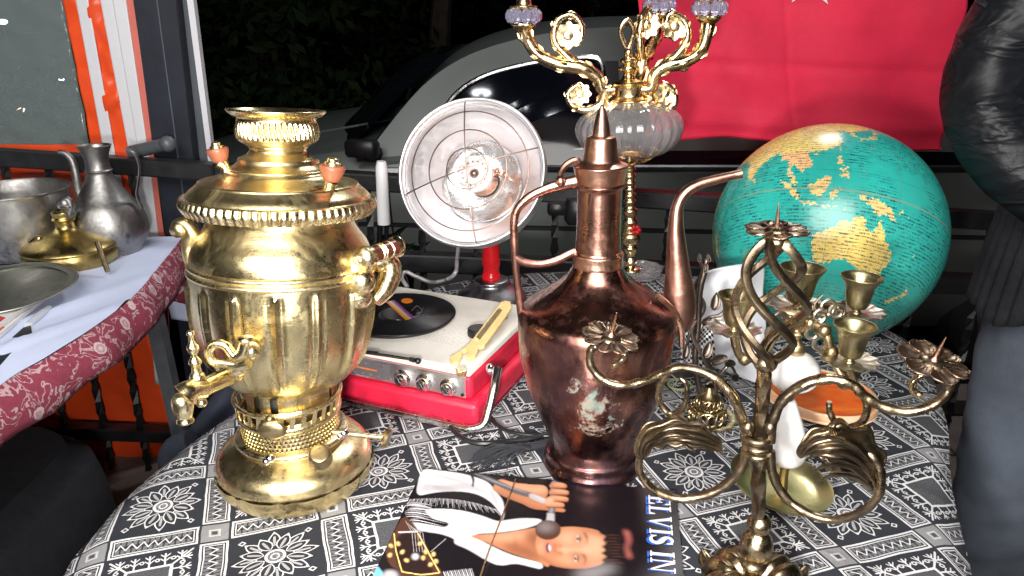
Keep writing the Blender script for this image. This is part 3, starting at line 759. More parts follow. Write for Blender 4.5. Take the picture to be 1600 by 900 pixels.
def behindlamp(px, py, dist, r, label, m='lamp_glow'):
    """street lamp on the near side of the street whose mirror image shows in the car window"""
    nrm = Vector((0, -1, .42)).normalized(); d = ray(px, py).normalized(); pl0 = Vector((0, YC+.035, .86)); o_ = Vector((0, 0, CZ)); t_ = (pl0-o_).dot(nrm)/d.dot(nrm); h = o_+d*t_
    rd_ = d-nrm*2*d.dot(nrm); p = h+rd_*dist; s2 = thing('street_lamp', label, 'street lamp', (p.x, p.y, -.012), 'near street lamps')
    MB().tube([Vector((p.x, p.y, -.012)), p], .04, 8).build('pole', 'blackened_steel', s2); MB().ball(tuple(p), r, 14, 8, (2.0, 1, .6)).build('lamp_head', m, s2)
behindlamp(752, 145, 8.0, .07, 'bright street lamp mirrored as the left dot in the car window', 'lamp_glow_strong')
behindlamp(797, 170, 8.5, .035, 'small street lamp mirrored between two others in the car window', 'lamp_glow_strong')
behindlamp(846, 184, 9.0, .05, 'street lamp mirrored lowest in the car window beside the heater bowl', 'lamp_glow_strong')
# ================================================================ SAMOVAR
B = G(465, 744); YS = B.y
sam = thing('samovar', 'big polished brass samovar with ribbed body, crown and tap, at the left of the cloth', 'samovar', B)
c0 = (B.x, B.y)
def pr(Y, rows, x): return prof(Y, rows, x)
piv = At(460, 640, YS)
TS = Matrix.Translation((B.x, B.y, piv.z)) @ Matrix.Rotation(math.radians(2.2), 4, 'Y') @ Matrix.Rotation(math.radians(-4.5), 4, 'X') @ Matrix.Translation((-B.x, -B.y, -piv.z))
def smooth_prof(p, n=5):
    return [(max(q.x, 0), q.z) for q in cr([(r, 0, z) for r, z in p], n)]
# base: skirt with embossed leaves, domed top, rim
bs = prof(YS, [(757, 92), (754, 101), (744, 106), (728, 113), (716, 117)], 465); bs[0] = (bs[0][0], TZ+.001); bs[1] = (bs[1][0], TZ+.003)
emb = lambda a, i, z: 1+.05*max(0, math.sin((z-TZ)/.030*PI))*abs(math.sin(a*10+(z-TZ)*40*math.cos(a*10)))**2
zz = [(float(np.interp(k, np.linspace(0, 1, 5), [p[0] for p in bs])), float(np.interp(k, np.linspace(0, 1, 5), [p[1] for p in bs]))) for k in np.linspace(0, 1, 26)]
MB().lathe(zz, c0, 200, mod=emb, capb=True).build('base_skirt', 'brass', sam, angle=60)
dm = smooth_prof(prof(YS, [(717, 116), (713, 118), (709, 117.5), (702, 115.5), (695, 110), (689, 101), (684, 90), (679, 81), (675, 78)], 465))
MB().lathe(dm, c0, 96).build('base_dome', 'brass', sam, angle=70)
MB().lathe(smooth_prof(prof(YS, [(676, 79), (675, 85), (671, 86), (668, 83), (666, 76)], 465)), c0, 96).build('base_ring', 'brass_bright', sam)
# pierced gallery: one band of little windows
def pierced(rows, n_around, n_high, m, nme, M=None, fill=.62, diag=0.0, sub=None):
    p = prof(YS, rows, 463); z0, z1 = p[0][1], p[-1][1]; r0, r1 = p[0][0], p[-1][0]; mb = MB()
    da = 2*PI/n_around
    for j in range(n_high+1):            # rings
        k = j/n_high; r = r0+(r1-r0)*k; z = z0+(z1-z0)*k; hh = (z1-z0)/n_high*(1-fill)*.5
        mb.lathe([(r, z-hh), (r+.0012, z), (r, z+hh), (r-.001, z), (r, z-hh)], c0, n_around)
    for j in range(n_high):
        for i in range(n_around):
            a0 = da*(i+.5*(j % 2)); k0, k1 = j/n_high, (j+1)/n_high
            P = []
            for (aa, kk) in ((a0-da*(1-fill)/2, k0), (a0+da*(1-fill)/2, k0), (a0+da*(1-fill)/2+diag, k1), (a0-da*(1-fill)/2+diag, k1)):
                r = r0+(r1-r0)*kk; P.append(Vector((c0[0]+r*math.cos(aa), c0[1]+r*math.sin(aa), z0+(z1-z0)*kk)))
            mb.prism(P, (P[0]-Vector((c0[0], c0[1], P[0].z))).normalized()*.0012)
    if M is not None: mb.xf(M)
    return mb.build(nme, m, sam, smooth=False)
pierced([(668, 73), (640, 73)], 70, 5, 'brass', 'pierced_band', fill=.5)
MB().lathe(prof(YS, [(668, 66), (620, 66)], 463), c0, 48).build('inner_tube', 'brass_old', sam)
MB().lathe(smooth_prof(prof(YS, [(642, 72), (641, 77), (637, 79), (633, 78), (631, 73), (630, 78), (629, 73)], 463)), c0, 96).build('collar_ring', 'brass', sam)
pierced([(632, 77), (612, 80)], 30, 1, 'brass', 'gallery', fill=.55, diag=.06)
MB().lathe(smooth_prof(prof(YS, [(614, 79), (613, 83), (610, 83), (609, 79)], 463)), c0, 96).build('gallery_ring', 'brass_bright', sam)
# collar under the body, open at the left with the glass chimney showing
cg = MB(); pc = prof(YS, [(613, 70), (590, 71)], 460)
K = 60
for i in range(K):
    a0 = math.radians(-128)+math.radians(262)*i/K; a1 = math.radians(-128)+math.radians(262)*(i+1)/K
    if i in (3, 4, 8, 9, 26, 27): continue
    v = []
    for a in (a0, a1):
        for r, z in ((pc[0][0], pc[0][1]), (pc[1][0], pc[1][1]+.004)): v.append(Vector((c0[0]+r*math.cos(a), c0[1]+r*math.sin(a), z)))
    cg.prism([v[0], v[2], v[3], v[1]], (v[0]-Vector((c0[0], c0[1], v[0].z))).normalized()*.0014)
cg.build('collar', 'brass', sam, smooth=False)
MB().lathe(prof(YS, [(640, 40), (620, 52), (600, 55), (585, 50)], 460), c0, 48).build('burner_top', 'tin_tray', sam)
# ribbed body
bp = prof(YS, [(598, 72), (594, 78), (588, 88), (578, 100), (562, 113), (540, 125), (515, 133), (480, 139), (450, 141), (424, 141)], 450)
bp = smooth_prof(bp, 6); zb0, zb1 = bp[0][1], bp[-1][1]
def ribs(a, i, z):
    k = (z-zb0)/(zb1-zb0); env = min(1, max(0, (k-.12)/.14))*min(1, max(0, (.96-k)/.04))
    q = (a*15/(2*PI)+.28) % 1; d = min(q, 1-q)
    return 1+env*(.036*math.exp(-(d/.045)**2)-.020*math.exp(-((d-.13)/.05)**2))
MB().lathe(bp, c0, 260, mod=ribs, capb=True).xf(TS).build('body', 'brass_body', sam, angle=60)
MB().lathe(smooth_prof(prof(YS, [(426, 140), (424, 144), (420, 144), (417, 140), (414, 143), (410, 143), (408, 139)], 444), 4), c0, 120).xf(TS).build('body_ring', 'brass_bright', sam)
sh = smooth_prof(prof(YS, [(410, 139), (404, 139), (392, 137), (380, 132), (366, 122), (352, 114), (342, 111), (334, 112), (328, 120)], 440), 6)
MB().lathe(sh, c0, 120).xf(TS).build('shoulder', 'brass_body', sam, angle=70)
# flanged lid: scalloped rim, stepped top
rim = prof(YS, [(336, 134), (334, 143), (322, 149), (312, 147), (310, 142)], 432)
gad = lambda a, i, z: 1+(.018*abs(math.sin(a*34)) if i in (1, 2, 3) else 0)
rimp = [(float(np.interp(k, np.linspace(0, 1, 5), [p[0] for p in rim])), float(np.interp(k, np.linspace(0, 1, 5), [p[1] for p in rim]))) for k in np.linspace(0, 1, 13)]
MB().lathe(rimp, c0, 408, mod=lambda a, i, z: 1+.024*(abs(math.sin(a*34))**.6)*math.sin(PI*i/12)).xf(TS).build('gadrooned_rim', 'brass_bright', sam, angle=50)
lidp = smooth_prof(prof(YS, [(312, 143), (304, 138), (297, 130), (291, 124), (288, 122), (284, 108), (277, 88), (272, 82), (269, 79), (267, 80), (264, 72), (258, 64), (252, 62), (250, 58), (246, 50), (241, 45), (237, 44), (234, 46), (231, 45)], 430), 4)
MB().lathe(lidp, c0, 120).xf(TS).build('lid', 'brass', sam, angle=50)
# crown with slanted gadroons
cr_rows = prof(YS, [(233, 44), (229, 52), (224, 60), (217, 65), (206, 66), (196, 64), (190, 62), (187, 63), (183, 71), (178, 77), (175, 78), (174, 75), (178, 70), (186, 60), (205, 58), (215, 50)], 425)
crp = smooth_prof(cr_rows, 5); za, zb_ = prof(YS, [(220, 1)], 425)[0][1], prof(YS, [(192, 1)], 425)[0][1]
def crm(a, i, z):
    if i > 45 or not (za < z < zb_): return 1
    k = (z-za)/(zb_-za); return 1-.075*(abs(math.sin(a*22+k*1.7))**3)*math.sin(PI*k)**.4
MB().lathe(crp, c0, 300, mod=crm).xf(TS).build('crown', 'brass', sam, angle=55)
# steam knobs (wooden) on bent posts
def tp(px, py, Y): return At(px, py, Y)
for nme, pts, kn, rk in (('steam_knob', [(358, 282), (352, 262), (345, 254)], (342, 243), 17), ('steam_knob', [(512, 305), (515, 292), (518, 284)], (519, 268), 20)):
    Yk = YS+.0 if pts[0][0] < 400 else YS-.02
    P = [tp(x, y, Yk) for x, y in pts]; st = MB().tube(cr(P, 6), [.008, .005, .007], 12).build('knob_post', 'brass_bright', sam)
    q = tp(*kn, Yk); ax = (q-P[-1]).normalized(); R = ax.to_track_quat('Z', 'Y').to_matrix().to_4x4(); R.translation = P[-1]
    s_ = S(q)*rk; h = s_*1.35
    k_ = MB().lathe(smooth_prof([(.4*s_, 0), (.62*s_, .1*h), (.86*s_, .45*h), (1.0*s_, .8*h), (.95*s_, .95*h), (.8*s_, h), (.0001, 1.0*h)], 4), (0, 0), 32).xf(R).build('steam_knob', 'wood_red', sam)
    MB().lathe(smooth_prof([(.62*s_, h), (.6*s_, 1.15*h), (.45*s_, 1.2*h), (.42*s_, 1.35*h), (.2*s_, 1.42*h), (.0001, 1.43*h)], 3), (0, 0), 24).xf(R).build('knob_cap', 'brass_bright', k_)
# side handles: brass brackets with a turned wooden grip (right), cast scroll (left)
hY = YS-.03
br_ = [tp(x, y, YS-.02) for x, y in [(552, 470), (560, 448), (552, 425), (560, 408), (572, 404)]]
hr = MB().tube(cr(br_, 6), [.016, .014, .012, .010, .010], 12).ball(tuple(tp(566, 440, YS-.03)), .014, 12, 8).ball(tuple(tp(560, 462, YS-.02)), .015, 12, 8)
hr.tube(cr([tp(585, 470, YS+.02), tp(600, 452, YS+.03), tp(610, 425, YS+.04), tp(602, 408, YS+.04), tp(585, 415, YS+.03)], 6), [.008, .012, .014, .012, .008], 12).build('handle_bracket', 'brass_bright', sam)
a, b = tp(562, 406, hY), tp(622, 384, hY+.055); ax = (b-a); L = ax.length; R = ax.to_track_quat('Z', 'Y').to_matrix().to_4x4(); R.translation = a
MB().lathe(smooth_prof([(.0001, -.006), (.005, -.005), (.008, 0), (.0115, .004), (.0125, .008), (.010, .012), (.0105, .017)], 4), (0, 0), 28).xf(R).build('grip_ferrule', 'brass_bright', sam)
g_ = MB().lathe(smooth_prof([(.0095, .016), (.0085, L*.5), (.0095, L-.008)], 6), (0, 0), 28).xf(R).build('grip', 'wood_dark', sam)
for k in (.45, .52, .70): MB().lathe([(.0088, L*k), (.0100, L*k+.001), (.0088, L*k+.002)], (0, 0), 28).xf(R).build('grip_band', 'brass_bright', g_)
MB().lathe(smooth_prof([(.0100, L-.009), (.0118, L-.005), (.0118, L-.002), (.008, L), (.0001, L+.001)], 4), (0, 0), 28).xf(R).build('grip_ferrule', 'brass_bright', sam)
lh = cr([tp(x, y, YS-.01) for x, y in [(322, 425), (304, 408), (296, 385), (300, 366), (292, 352), (280, 352), (276, 360), (282, 364)]], 8)
MB().tube(lh, [.012, .010, .008, .008, .008, .007, .007, .006], 12).tube(cr([tp(x, y, YS-.01) for x, y in [(310, 405), (318, 385), (322, 362)]], 6), .005, 10).ball(tuple(tp(282, 358, YS-.012)), .009, 12, 8).build('scroll_handle', 'brass', sam)
# tap
YTp = YS-.075
tap = MB(); A_, B_ = tp(385, 575, YS-.055), tp(312, 608, YS-.12)
tap.tube([A_, A_.lerp(B_, .2), B_], [.013, .009, .009], 16).build('tap_pipe', 'brass', sam)
tb_ = tp(312, 600, YS-.12)
def vert(c, rows, m, nme, par=sam, seg=24, M=None):
    mb = MB().lathe(smooth_prof(rows, 4), (0, 0), seg)
    R = Matrix.Translation(c) if M is None else Matrix.Translation(c) @ M
    return mb.xf(R).build(nme, m, par)
u = S(tb_)
vert(tp(316, 635, YS-.12), [(.0001, 0), (6*u, 1*u), (9*u, 6*u), (7*u, 14*u), (9*u, 20*u), (12*u, 30*u), (13*u, 46*u), (11*u, 56*u), (8*u, 60*u), (7*u, 70*u), (10*u, 76*u), (8*u, 82*u), (5*u, 88*u), (8*u, 96*u), (9*u, 103*u), (5*u, 110*u), (4*u, 120*u), (6*u, 124*u), (5*u, 129*u), (.0001, 131*u)], 'brass_bright', 'tap_stem')
sp_ = MB().tube(cr([tp(315, 608, YS-.12), tp(298, 610, YS-.135), tp(288, 618, YS-.14)], 5), [.010, .010, .013], 16).build('spout_arm', 'brass_bright', sam)
vert(tp(290, 660, YS-.14), [(.0001, 0), (12*u, .5*u), (13*u, 4*u), (11*u, 9*u), (13*u, 14*u), (16*u, 28*u), (15*u, 40*u), (9*u, 48*u), (.0001, 50*u)], 'brass_bright', 'spout')
key = MB()
key.tube(cr([tp(x, y, YS-.11) for x, y in [(388, 565), (372, 570), (352, 568), (334, 566), (326, 552), (334, 538), (352, 540), (366, 556), (378, 552), (384, 535)]], 8), [.007, .006, .0045, .0045, .0045, .0045, .0045, .005, .006, .006], 10)
key.ball(tuple(tp(384, 530, YS-.11)), .0075, 12, 8, (1, 1, .5)).ball(tuple(tp(372, 572, YS-.10)), .011, 12, 8).ball(tuple(tp(392, 548, YS-.10)), .009, 12, 8).tube([tp(384, 530, YS-.11), tp(384, 548, YS-.11)], .004, 8)
key.build('tap_key', 'brass_bright', sam)
# wick wheel, filler cap, clips
wa_, wb_ = tp(520, 675, YS-.04), tp(604, 684, YS-.03)
MB().tube([wa_, wb_], .003, 10).build('wick_rod', 'brass', sam)
Rw = (wb_-wa_+Vector((0, -.02, 0))).to_track_quat('Z', 'Y').to_matrix().to_4x4(); Rw.translation = wb_
MB().lathe([(.0001, -.003), (.010, -.003), (.0115, 0), (.010, .003), (.0001, .003)], (0, 0), 40, mod=lambda a, i, z: 1+.03*math.sin(a*20)).xf(Rw).build('wick_wheel', 'brass_old', sam)
fc = tp(500, 712, YS-.085); nrm = Vector((.15, -.55, 1)).normalized().to_track_quat('Z', 'Y').to_matrix().to_4x4()
vert(fc, [(.0125, -.008), (.012, .0), (.011, .004), (.009, .006), (.0001, .0065)], 'brass_old', 'filler_cap', M=nrm)
for x, y, d in ((422, 716, -.07), (538, 676, -.05), (422, 655, -.065)):
    q = tp(x, y, YS+d); MB().ball(tuple(q), .0055, 12, 6, (1, 1, .8)).ball((q.x-.004, q.y-.002, q.z-.003), .004, 10, 6).build('clip', 'chrome' if y > 660 else 'brass_old', sam)
q = tp(425, 672, YS-.075); MB().ball(tuple(q), .014, 18, 10, (1.1, .35, .8)).build('burner_plug', 'brass_old', sam)

# ================================================================ RECORD PLAYER
P0 = G(745, 670); ux = (G(530, 622)-P0); ux.z = 0; ux.normalize(); uy = Vector((-ux.y, ux.x, 0)); uy = uy if uy.y > 0 else -uy
LW, LD = .335, .262
rp = thing('record_player', 'red portable record player with white deck, three silver knobs and a chrome carrying handle', 'record player', P0)
def L3(a, b, z): return P0+ux*a+uy*b+Vector((0, 0, z))
def rbox(a0, a1, b0, b1, z0, z1, m, nme, par=rp, bv=.006, taper=0.0):
    t_ = taper; bot = [L3(a0, b0, z0), L3(a1, b0, z0), L3(a1, b1, z0), L3(a0, b1, z0)]; top_ = [L3(a0+t_, b0+t_, z1), L3(a1-t_, b0+t_, z1), L3(a1-t_, b1-t_, z1), L3(a0+t_, b1-t_, z1)]
    o = MB().add(bot+top_, [(0, 3, 2, 1), (4, 5, 6, 7), (0, 1, 5, 4), (1, 2, 6, 5), (2, 3, 7, 6), (3, 0, 4, 7)])
    # winding guard: make normals point outwards
    n = (o.v[4]-o.v[5]).cross(o.v[6]-o.v[5])
    if n.z > 0: o.f = [tuple(reversed(f)) for f in o.f]
    ob = o.build(nme, m, par, smooth=True, angle=60)
    if bv: bevel(ob, bv, 3)
    return ob
rbox(.0, LW, .0, LD, .002, .034, 'red_leatherette', 'lower_case', bv=.007)
rbox(-.001, LW, -.0012, LD*.99, .0005, .0028, 'chrome', 'bottom_strip', bv=0)
rbox(.012, LW-.004, .010, LD-.004, .0335, .068, 'red_leatherette', 'upper_case', bv=.006)
rbox(.013, LW-.006, .010, LD-.008, .0675, .0785, 'cream_plastic', 'deck', bv=.003, taper=.0015)
# silver control panel across the front of the upper case
def fr3(a, z, d=0): return L3(a, .0092-d, z)
MB().prism([fr3(.020, .0365), fr3(LW-.012, .0365), fr3(LW-.012, .0668), fr3(.020, .0668)], uy*.003).build('control_panel', 'aluminium', rp, smooth=False)
dialp = MB().prism([fr3(.135, .040, .0005), fr3(LW-.02, .040, .0005), fr3(LW-.02, .0635, .0005), fr3(.135, .0635, .0005)], -uy*.0008).build('tuning_scale', 'ink_grey', rp, smooth=False)
MB().prism([fr3(.155, .0505, .0016), fr3(.24, .0505, .0016), fr3(.24, .0525, .0016), fr3(.155, .0525, .0016)], -uy*.0004).build('red_mark', 'ink_orange', dialp, smooth=False)
tk = MB()
for k in range(26):
    a = .145+k*.0065; z = .042 if k % 2 else .0585
    tk.prism([fr3(a, z, .0014), fr3(a+.0032, z, .0014), fr3(a+.0032, z+.0024, .0014), fr3(a, z+.0024, .0014)], -uy*.0004)
o = tk.build('scale_marks', 'aluminium', dialp, smooth=False); o['kind'] = 'stuff'
rows_ = [(.0001, .0125), (.005, .0125), (.0055, .0115), (.0075, .011), (.0085, .009), (.0088, .004), (.0125, .003), (.0130, 0)]
for px in (630, 664, 702):
    py = 590+(px-630)*.2; q = None
    d = ray(px, py+0); # hit front plane
    t_ = ((fr3(0, 0)-Vector((0, 0, CZ))).dot(uy))/d.dot(uy); q = Vector((0, 0, CZ))+d*t_
    R = (-uy).to_track_quat('Z', 'Y').to_matrix().to_4x4(); R.translation = q
    kn = MB().lathe(rows_[::-1], (0, 0), 40, mod=lambda a, i, z: 1+(.03*math.sin(a*24) if i in (3, 4) else 0)).xf(R).build('knob', 'chrome', rp)
    R2 = R.copy(); MB().box((0, 0, .0128), (.0016, .009, .0012)).xf(R2 @ Matrix.Rotation(.6, 4, 'Z')).build('knob_pointer', 'black_plastic', kn, smooth=False)
MB().lathe([(.0001, .002), (.002, .002), (.0025, 0)], (0, 0), 16).xf(Matrix.Translation(fr3(.024, .041, .0006)) @ (-uy).to_track_quat('Z', 'Y').to_matrix().to_4x4()).build('screw', 'black_plastic', rp)
# chrome carrying handle: bar from the right side down round the front corner
hp = [L3(-.012, .045, .082), L3(-.013, .02, .070), L3(-.0135, -.002, .045), L3(-.012, -.014, .022), L3(.004, -.020, .010), L3(.03, -.021, .006), L3(.20, -.018, .005), L3(LW, -.014, .005)]
hp = [L3(-.010, .046, .070)]+[L3(-.014, .026, .054), L3(-.015, .006, .030), L3(-.012, -.006, .012), L3(.004, -.013, .006), L3(.03, -.0135, .005), L3(.16, -.0125, .0045), L3(LW, -.0115, .0045)]
MB().tube(cr(hp, 8), [.0062, .0062, .006, .0055, .005, .004, .004, .004], 12, flat=.7).build('carrying_handle', 'chrome', rp)
MB().ball(tuple(L3(.003, .050, .064)), .009, 12, 8, (.8, 1.3, .8)).build('handle_pivot', 'chrome', rp)
MB().prism([L3(-.001, .165, .026), L3(-.001, .190, .026), L3(-.001, .190, .052), L3(-.001, .165, .052)], -ux*.003).build('side_latch', 'chrome', rp, smooth=False)
MB().prism([L3(-.0044, .171, .032), L3(-.0044, .184, .032), L3(-.0044, .184, .046), L3(-.0044, .171, .046)], -ux*.001).build('latch_slot', 'black_plastic', rp, smooth=False)
DK = .079
pc_ = G(622, 489, DK+.006)
MB().lathe([(.0001, 0), (.084, 0), (.085, .002), (.085, .0045), (.0001, .0045)], (pc_.x, pc_.y), 72).xf(Matrix.Translation((0, 0, TZ+DK))).build('platter', 'black_plastic', rp)
# printed speaker grille dots on the deck
sg = MB()
for i in range(15):
    for j in range(11):
        q = G(700, 515, DK)+ux*(-.03+.0052*i-.02)+uy*(-.045+.0065*j)
        if (q-pc_).length > .093: sg.box((q.x, q.y, TZ+DK+.0002), (.0022, .0008, .0005), rz=math.atan2(ux.y, ux.x))
sg = sg.build('grille_slots', 'ink_shade', rp, smooth=False); sg['kind'] = 'stuff'
q = G(748, 523, DK); MB().lathe(smooth_prof([(.016, 0), (.0165, .004), (.0155, .010), (.012, .011), (.0001, .011)], 3), (q.x, q.y), 40, mod=lambda a, i, z: 1+.02*math.sin(a*22)).xf(Matrix.Translation((0, 0, TZ+DK))).build('selector_dial', 'black_plastic', rp)
q = G(787, 497, DK); MB().lathe([(.006, 0), (.006, .012), (.0001, .012)], (q.x, q.y), 16).xf(Matrix.Translation((0, 0, TZ+DK))).build('arm_pivot', 'black_plastic', rp)
# tonearm lying along the front edge of the deck
a, b = G(520, 543, DK+.006), G(640, 561, DK+.006); c_ = G(648, 563, DK+.005)
MB().tube([a, b], [.0022, .0022], 8).build('tonearm', 'chrome', rp)
MB().tube([b, c_], [.003, .0035], 8).ball(tuple(G(653, 564, DK+.004)), .0045, 10, 6).tube([a, a.lerp(b, .6)+Vector((0, 0, .003))], .0012, 6).build('tonearm_head', 'black_plastic', rp)
q = G(720, 582, DK+.003); MB().box((q.x, q.y, q.z+.001), (.012, .014, .008), rz=.3, bev=.001).build('switch', 'brass_bright', rp, smooth=False)
# record
rc_ = thing('vinyl_record', 'small black vinyl record with a rainbow striped label, lying on the player deck', 'record', (pc_.x, pc_.y, TZ+DK+.0047))
rr = [(.0001, 0)]+[(.028, 0)]+[(.030+.00055*i, (.0011 if i % 2 else .0008)) for i in range(100)]+[(.0865, .0012), (.0875, .0004), (.0875, 0)]
rr = [(.0001, .0008), (.027, .0008)]+[(.030+.00112*i, (.0012 if i % 2 else .0009)) for i in range(50)]+[(.0875, .0012), (.0880, .0004), (.0875, 0), (.0001, 0)]
MB().lathe(rr, (pc_.x, pc_.y), 96).xf(Matrix.Translation((0, 0, TZ+DK+.0047))).build('disc', 'vinyl', rc_, angle=30)
zt = TZ+DK+.0047+.0016
lab = MB().lathe([(.0001, 0), (.027, 0), (.0272, -.0008)], (pc_.x, pc_.y), 48).xf(Matrix.Translation((0, 0, zt))).build('label', 'ink_black', rc_)
def lq(px, py, d=0): p = G(px, py, 0); t_ = (zt+d-CZ)/(p.z-CZ); return Vector((p.x*t_, p.y*t_, zt+d))
for k, m in enumerate(('ink_orange', 'ink_yellow', 'ink_white', 'ink_rose', 'ink_violet')):
    o1_ = k*2.6
    MB().prism([lq(603+o1_, 472-o1_*.25, .0003), lq(605.6+o1_, 471.4-o1_*.25, .0003), lq(638+o1_, 499-o1_*.25, .0003), lq(634+o1_, 500-o1_*.25, .0003)], (0, 0, .0002)).build('label_stripe', m, lab, smooth=False)
MB().prism([lq(636+9*math.cos(i*PI/8), 470+4*math.sin(i*PI/8), .0003) for i in range(16)], (0, 0, .0002)).build('label_sun', 'ink_orange', lab, smooth=False)
def squig(pts, nme): MB().tube(cr([lq(x, y, .0005) for x, y in pts], 5), .0006, 4).build(nme, 'ink_grey', lab)
squig([(644, 485), (652, 478), (660, 486), (650, 490)], 'label_script'); squig([(645, 495), (655, 492), (662, 480)], 'label_script')
ring = [lq(625+41*math.cos(a), 489+19*math.sin(a), 0) for a in np.linspace(1.2, 4.2, 24)]
# wrench lying over dial
wpx = [(704, 563), (702, 557), (716, 549), (727, 541), (736, 532), (747, 518), (783, 471), (790, 469), (798, 471), (799, 480), (790, 494), (757, 539), (748, 541), (745, 551), (742, 556), (733, 560), (727, 558), (731, 549), (728, 545), (722, 549), (722, 556), (716, 566), (707, 567)]
wz = lambda py: DK+.004+.026*max(0, (560-py))/90
wr = thing('wrench', 'gold painted open-end wrench lying across the white record player deck', 'wrench', G(745, 525, DK+.01))
WP = [G(x, y, wz(y)) for x, y in wpx]
o = MB().prism(WP, (0, 0, -.006)).build('wrench_body', 'wood_gold', wr, smooth=False); bevel(o, .0012, 2)
o = MB().prism([G(x, y, wz(y)+.0004) for x, y in [(744, 526), (779, 481), (785, 484), (750, 530)]], (0, 0, -.0008)).build('handle_groove', 'brass_old', wr, smooth=False)
# mains cord of the player
cp = [(760, 650), (790, 672), (830, 680), (862, 682), (880, 690)]
o = MB().tube(cr([G(x, y, .004) for x, y in cp], 8), .0026, 8).build('power_cord', 'black_plastic'); tag(o, 'thin black cord running from the record player towards the copper ewer', 'cord')
o = MB().tube(cr([G(x, y, .004) for x, y in [(700, 660), (716, 680), (745, 692), (790, 690), (835, 684), (862, 676)]], 8), .0034, 8).build('power_cord', 'black_plastic'); tag(o, 'thicker black cord looping in front of the red record player corner', 'cord')
tas = MB(); rnd = random.Random(2)
for i in range(70):
    a = G(815+rnd.uniform(-14, 14), 700+rnd.uniform(-3, 3), .004+rnd.random()*.012); b = G(752+rnd.uniform(-22, 40), 722+rnd.uniform(-12, 14), .003); tas.tube(cr([a, a.lerp(b, .5)+Vector((rnd.uniform(-.01, .01), 0, .008)), b], 3), [.0018, .0013, .0006], 4)
tas.tube(cr([G(x, y, .008) for x, y in [(862, 690), (840, 696), (812, 701)]], 4), .006, 8)
o = tas.build('tassel', 'black_cloth'); tag(o, 'black thread tassel lying on the cloth between sleeve and ewer foot', 'tassel')
# ================================================================ BOWL HEATER
HB = G(768, 466); YH = HB.y
ht = thing('bowl_heater', 'round bowl heater with wire guard on a red post and grey domed foot', 'heater', HB)
hr_ = lambda rows: [(r, z) for r, z in prof(YH, rows, 768)]
MB().lathe(smooth_prof([(.066, .001), (.067, .006), (.058, .014), (.040, .026), (.034, .032), (.031, .040), (.0001, .041)], 5), (HB.x, HB.y), 64).xf(Matrix.Translation((0, 0, TZ))).build('base', 'steel_grey', ht, angle=60)
MB().lathe(smooth_prof([(.017, .038), (.0185, .044), (.0175, .050), (.0155, .054), (.0155, .065), (.017, .068), (.0175, .078), (.016, .105), (.0155, .118), (.0001, .119)], 5), (HB.x, HB.y), 36).xf(Matrix.Translation((0, 0, TZ))).build('post', 'red_enamel', ht)
BC = At(736, 269, YH-.11); RB = 118*S(BC)
view = (Vector((0, 0, CZ))-BC).normalized()
axb = (view+Vector((-.28, 0, .24))).normalized()
RM = axb.to_track_quat('Z', 'Y').to_matrix().to_4x4(); RM.translation = BC
Rb = RB
bowlp = smooth_prof([(.0001, -.098), (.045, -.096), (.070, -.088), (.074, -.078), (.090, -.062), (.110, -.040), (.126, -.020), (Rb*.93, -.004), (Rb*.955, 0), (Rb*.96, .004), (Rb*.985, .006), (Rb, .002), (Rb*.995, -.004), (Rb*.97, -.006)], 5)
bo = MB().lathe(bowlp, (0, 0), 96, mod=lambda a, i, z: 1+.004*math.sin(a*3+z*60)+(.003*math.sin(z*900) if z < -.01 else 0)).xf(RM).build('bowl', 'aluminium', ht, angle=70); solid(bo, .0012, -1)
core = MB().lathe(smooth_prof([(.0001, -.0965), (.045, -.0945), (.068, -.0865), (.0735, -.077)], 5), (0, 0), 64, mod=lambda a, i, z: 1-.01+.01*math.sin(a*7+i)).xf(RM @ Matrix.Translation((0, 0, .0012))).build('reflector_core', 'reflector_core', ht)
# ceramic element: neck cone and drilled disc, tipped to the left
EL = Matrix.Translation((-.002, .004, -.088))
MB().lathe(smooth_prof([(.028, 0), (.022, .015), (.016, .035), (.015, .05)], 4), (0, 0), 32).xf(RM @ EL).build('element_cone', 'copper_bright', ht)
MB().lathe(smooth_prof([(.016, .046), (.030, .049), (.031, .056), (.028, .060), (.0001, .061)], 4), (0, 0), 40).xf(RM @ EL).build('ceramic_disc', 'ceramic', ht)
hs = MB()
for k in range(14): a = 2*PI*k/14; hs.ball((.021*math.cos(a), .021*math.sin(a), .0605), .0017, 8, 4)
hs.ball((0, 0, .060), .0085, 12, 6).xf(RM @ EL).build('disc_holes', 'copper_wire', ht)
tm = MB()
for x in (-.008, .010): tm.lathe([(.0001, .010), (.006, .010), (.0065, 0)], (0, 0), 14).xf(Matrix.Identity(4))
tmo = MB(); 
for x, y in ((.030, .016), (.045, .010)): tmo.ball((x, y, -.060), .0065, 12, 6).tube([(x, y, -.095), (x, y, -.062)], .003, 6)
tmo.xf(RM).build('terminal', 'copper_bright', ht)
def dome(r, a): return Vector((r*math.cos(a), r*math.sin(a), .030*(1-(r/Rb)**2)))
for k, r in enumerate((.034, .066, .100)):
    MB().tube([RM @ dome(r, 2*PI*i/64) for i in range(64)], .00115, 6, closed=True).build('guard_ring', 'copper_wire', ht)
for a in (math.radians(100), math.radians(22)):
    MB().tube([RM @ (dome(abs(k)*Rb, a if k > 0 else a+PI)+Vector((0, 0, .001))) for k in np.linspace(-1, 1, 33)], .00115, 6).build('guard_wire', 'copper_wire', ht)
MB().tube([RM @ Vector((0, -.0, -.100)), RM @ Vector((0, -.02, -.125)), Vector((HB.x, HB.y+.035, TZ+.15)), Vector((HB.x, HB.y+.01, TZ+.112))], [.010, .010, .010, .013], 12).build('swivel', 'red_enamel', ht)
